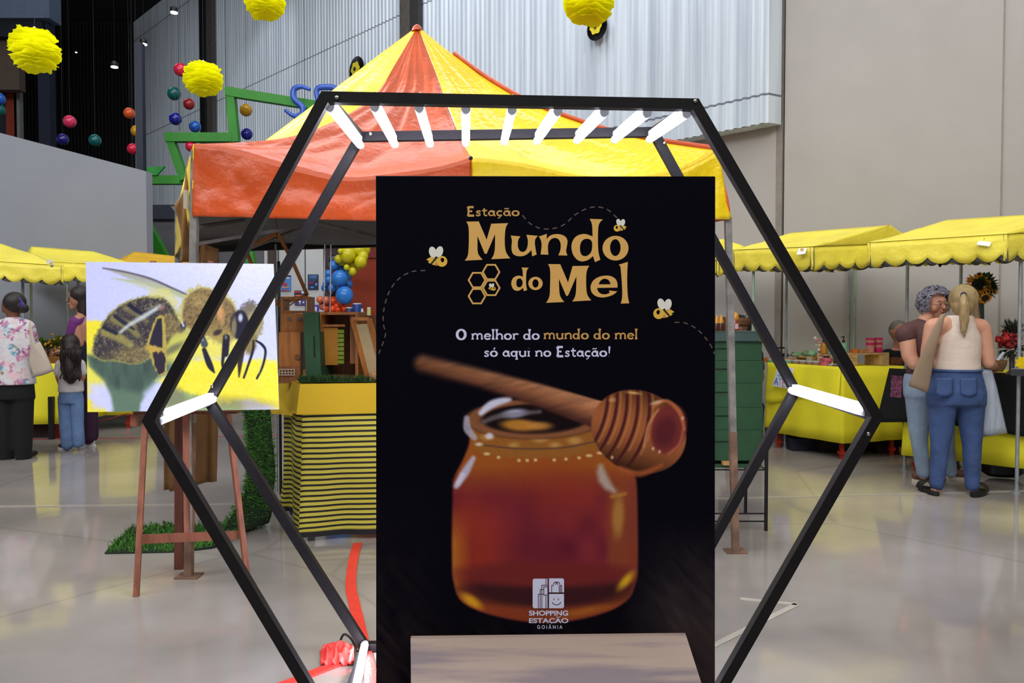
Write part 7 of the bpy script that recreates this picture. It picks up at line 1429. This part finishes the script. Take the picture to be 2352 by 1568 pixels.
MB().tube([q_(-.022, -.058, .09), q_(0, -.06, .104), q_(.022, -.058, .09)], .006, 8).build('mouth', M('lips', (166, 84, 84), .4), t, 'all')
for s_ in (-1, 1): MB().ball(q_(.03*s_, .004, .078), .012, 10, 8).build('eye', m_hd, t, 'all')
gl = MB()
for s_ in (-1, 1): gl.tube([q_(.032*s_+.024*math.cos(a), .002+.018*math.sin(a), .098-.008*abs(math.cos(a))) for a in [2*math.pi*i/18 for i in range(19)]], .0022, 6); gl.tube([q_(.056*s_, .006, .088), q_(.086*s_, .008, .0)], .0022, 6)
gl.build('glasses', M('silver_rim', (160, 156, 160), .3, metal=.6), t, 'all')
organic('hair', [(q_(0, .0, -.05), q_(0, -.18, -.06), .08, .07), (q_(0, -.18, -.06), q_(0, -.26, -.05), .07, .04)], m_hk, t, .01, balls=[(q_(0, .03, -.022), .102, (1, 1, 1.02))], it=2)
m_pu = M('purple_cardigan', (104, 40, 112), .85, var=.12); m_pp = M('plum_trousers', (48, 12, 48), .85, var=.12)
organic('cardigan', [(A_(190, 732), A_(174, 740, -.12), .066, .07), (A_(174, 740, -.12), A_(164, 768, -.14), .068, .055), (A_(206, 738, .12), A_(206, 785, .1), .065, .058), (A_(164, 768, -.14), A_(156, 790, -.13), .055, .05)], m_pu, t, .012, rings=[[ringz((198, 862), 26, Y5+.03, .15), ringz((197, 800), 25, Y5+.03, .155), ringz((195, 745), 24, Y5+.03, .155), ringz((194, 728), 14, Y5+.03, .09)]], it=2)
organic('dark_top', [], M('navy_top', (18, 18, 40), .85), t, .012, rings=[[ringz((190, 866), 25, Y5-.04, .13), ringz((186, 800), 24, Y5-.04, .13), ringz((184, 760), 20, Y5-.04, .12)]], it=2)
organic('trousers', [(A_(198, 885, -.06), A_(202, 1004, -.06), .088, .075), (A_(203, 885, .08), A_(210, 1000, .1), .088, .072)], m_pp, t, .013, rings=[[ringz((199, 900), 27, Y5, .15), ringz((197, 858), 25, Y5, .14)]], it=2)
for x, y, dx in ((207, 1025, -.10), (195, 1020, -.12)):
    p = gnd(x, y); organic('shoe', [(p+Vector((.0, .03, .042)), p+Vector((dx, .02, .032)), .036, .03)], m_ws, t, .009, it=1); MB().prism([p+Vector((dx/2+.10*math.cos(a), .025+.036*math.sin(a), 0)) for a in [2*math.pi*i/18 for i in range(18)]], (0, 0, .02)).build('shoe_sole', m_ws, t, True)
# ---- two seated sellers mostly hidden behind the tables
def seated(lab, hx_, hy_, Y, sk, top, hair, hmat, curly=False, yaw=0.):
    A_ = lambda x, y, dy=0.: at(x, y, Y+dy); h0 = A_(hx_, hy_); G = Vector((h0.x, h0.y, 0))
    t = thing('person', lab, 'person', G); V = lambda x, y, z: Vector((h0.x+x, h0.y+y, z)); hz = h0.z
    organic('body', [(V(0, 0, hz-.09), V(0, .02, hz-.17), .05, .055), (V(0, .02, hz-.22), V(-.17, .02, hz-.25), .06, .055), (V(0, .02, hz-.22), V(.17, .02, hz-.25), .06, .055), (V(-.19, .02, hz-.27), V(-.22, -.02, hz-.50), .05, .042), (V(-.22, -.02, hz-.50), V(-.12, -.20, hz-.56), .038, .03), (V(.19, .02, hz-.27), V(.22, -.02, hz-.50), .05, .042), (V(.22, -.02, hz-.50), V(.12, -.20, hz-.56), .038, .03),
        (V(-.09, .04, .50), V(-.10, -.30, .50), .08, .06), (V(-.10, -.30, .50), V(-.10, -.28, .08), .055, .036), (V(.09, .04, .50), V(.10, -.30, .50), .08, .06), (V(.10, -.30, .50), V(.10, -.28, .08), .055, .036), (V(-.10, -.28, .04), V(-.10, -.40, .035), .036, .03), (V(.10, -.28, .04), V(.10, -.40, .035), .036, .03)], sk, t, .016,
        rings=[[(V(0, .04, .44), .16, .12, 0), (V(0, .04, .6), .15, .11, 0), (V(0, .03, hz-.3), .16, .10, 0), (V(0, .02, hz-.2), .10, .08, 0)]], balls=[(V(0, -.0, hz), .088, (1, 1.05, 1.22)), (V(-.0, -.095, hz-.02), .018), (V(-.088, 0, hz), .02), (V(.088, 0, hz), .02)])
    organic('top', [(V(-.1, .02, hz-.24), V(-.19, .02, hz-.27), .07, .068), (V(.1, .02, hz-.24), V(.19, .02, hz-.27), .07, .068), (V(-.19, .02, hz-.27), V(-.21, .0, hz-.40), .064, .058), (V(.19, .02, hz-.27), V(.21, .0, hz-.40), .064, .058)], top, t, .014, rings=[[(V(0, .04, .50), .175, .135, 0), (V(0, .03, hz-.3), .175, .12, 0), (V(0, .02, hz-.19), .09, .08, 0)]], it=2)
    organic('trousers', [(V(-.09, .04, .50), V(-.10, -.30, .50), .092, .072), (V(-.10, -.30, .50), V(-.10, -.28, .12), .066, .055), (V(.09, .04, .50), V(.10, -.30, .50), .092, .072), (V(.10, -.30, .50), V(.10, -.28, .12), .066, .055)], m_bp, t, .014, it=2)
    if curly:
        organic('hair', [(V(.03, .07, hz), V(.10, .07, hz-.2), .10, .10), (V(-.04, .07, hz), V(-.09, .07, hz-.15), .08, .07)], hmat, t, .014, balls=[(V(.01, .05, hz+.03), .105)], it=1)
        mb = MB(); rnd = random.Random(9)
        for i in range(240):
            v = Vector((rnd.gauss(0, 1), rnd.gauss(.2, 1), rnd.gauss(0, 1))).normalized(); c = V(.05, .08, hz-.06)+Vector((v.x*.15, abs(v.y)*.12, v.z*.19)); mb.tube([c+Vector((.012*math.cos(k*1.1), .012*math.sin(k*1.1), -.006*k)) for k in range(6)], .005, 4)
        mb.build('curls', hmat, t, 'all'); MB().lathe(V(-.0, .0, hz+.03), [(.118, 0), (.122, .04), (.10, .07)], 20).build('headscarf', M('brown_scarf', (96, 60, 34), .8, var=.3), t, True)
    else: organic('hair', [], hmat, t, .01, balls=[(V(0, .022, hz+.022), .094, (1, 1.02, 1.08))], it=2)
    st_ = thing('stool', 'low stool under the '+('curly-haired seller' if curly else 'grey-haired seller'), 'stool', G+Vector((0, .06, 0))); MB().lathe(V(0, .06, .375), [(.15, 0), (.16, .02), (.15, .035)], 20).build('seat', m_w3, st_, True)
    for k in range(4): a = k*math.pi/2+.7; MB().beam(V(.13*math.cos(a), .06+.13*math.sin(a), 0), V(.09*math.cos(a), .06+.09*math.sin(a), .375), .025).build('leg', m_w3, st_)
seated('grey-haired seller in black sitting behind the soap table', 2066, 762, 7.78, m_skd, M('black_tee', (10, 10, 12), .9), None, M('grey_short_hair', (104, 104, 92), .7, var=.2))
seated('seller with big dark curly hair sitting behind the hive stack', 1696, 752, 7.6, m_skb, M('black_tee', (10, 10, 12), .9), None, M('black_curls', (14, 10, 10), .8), True)
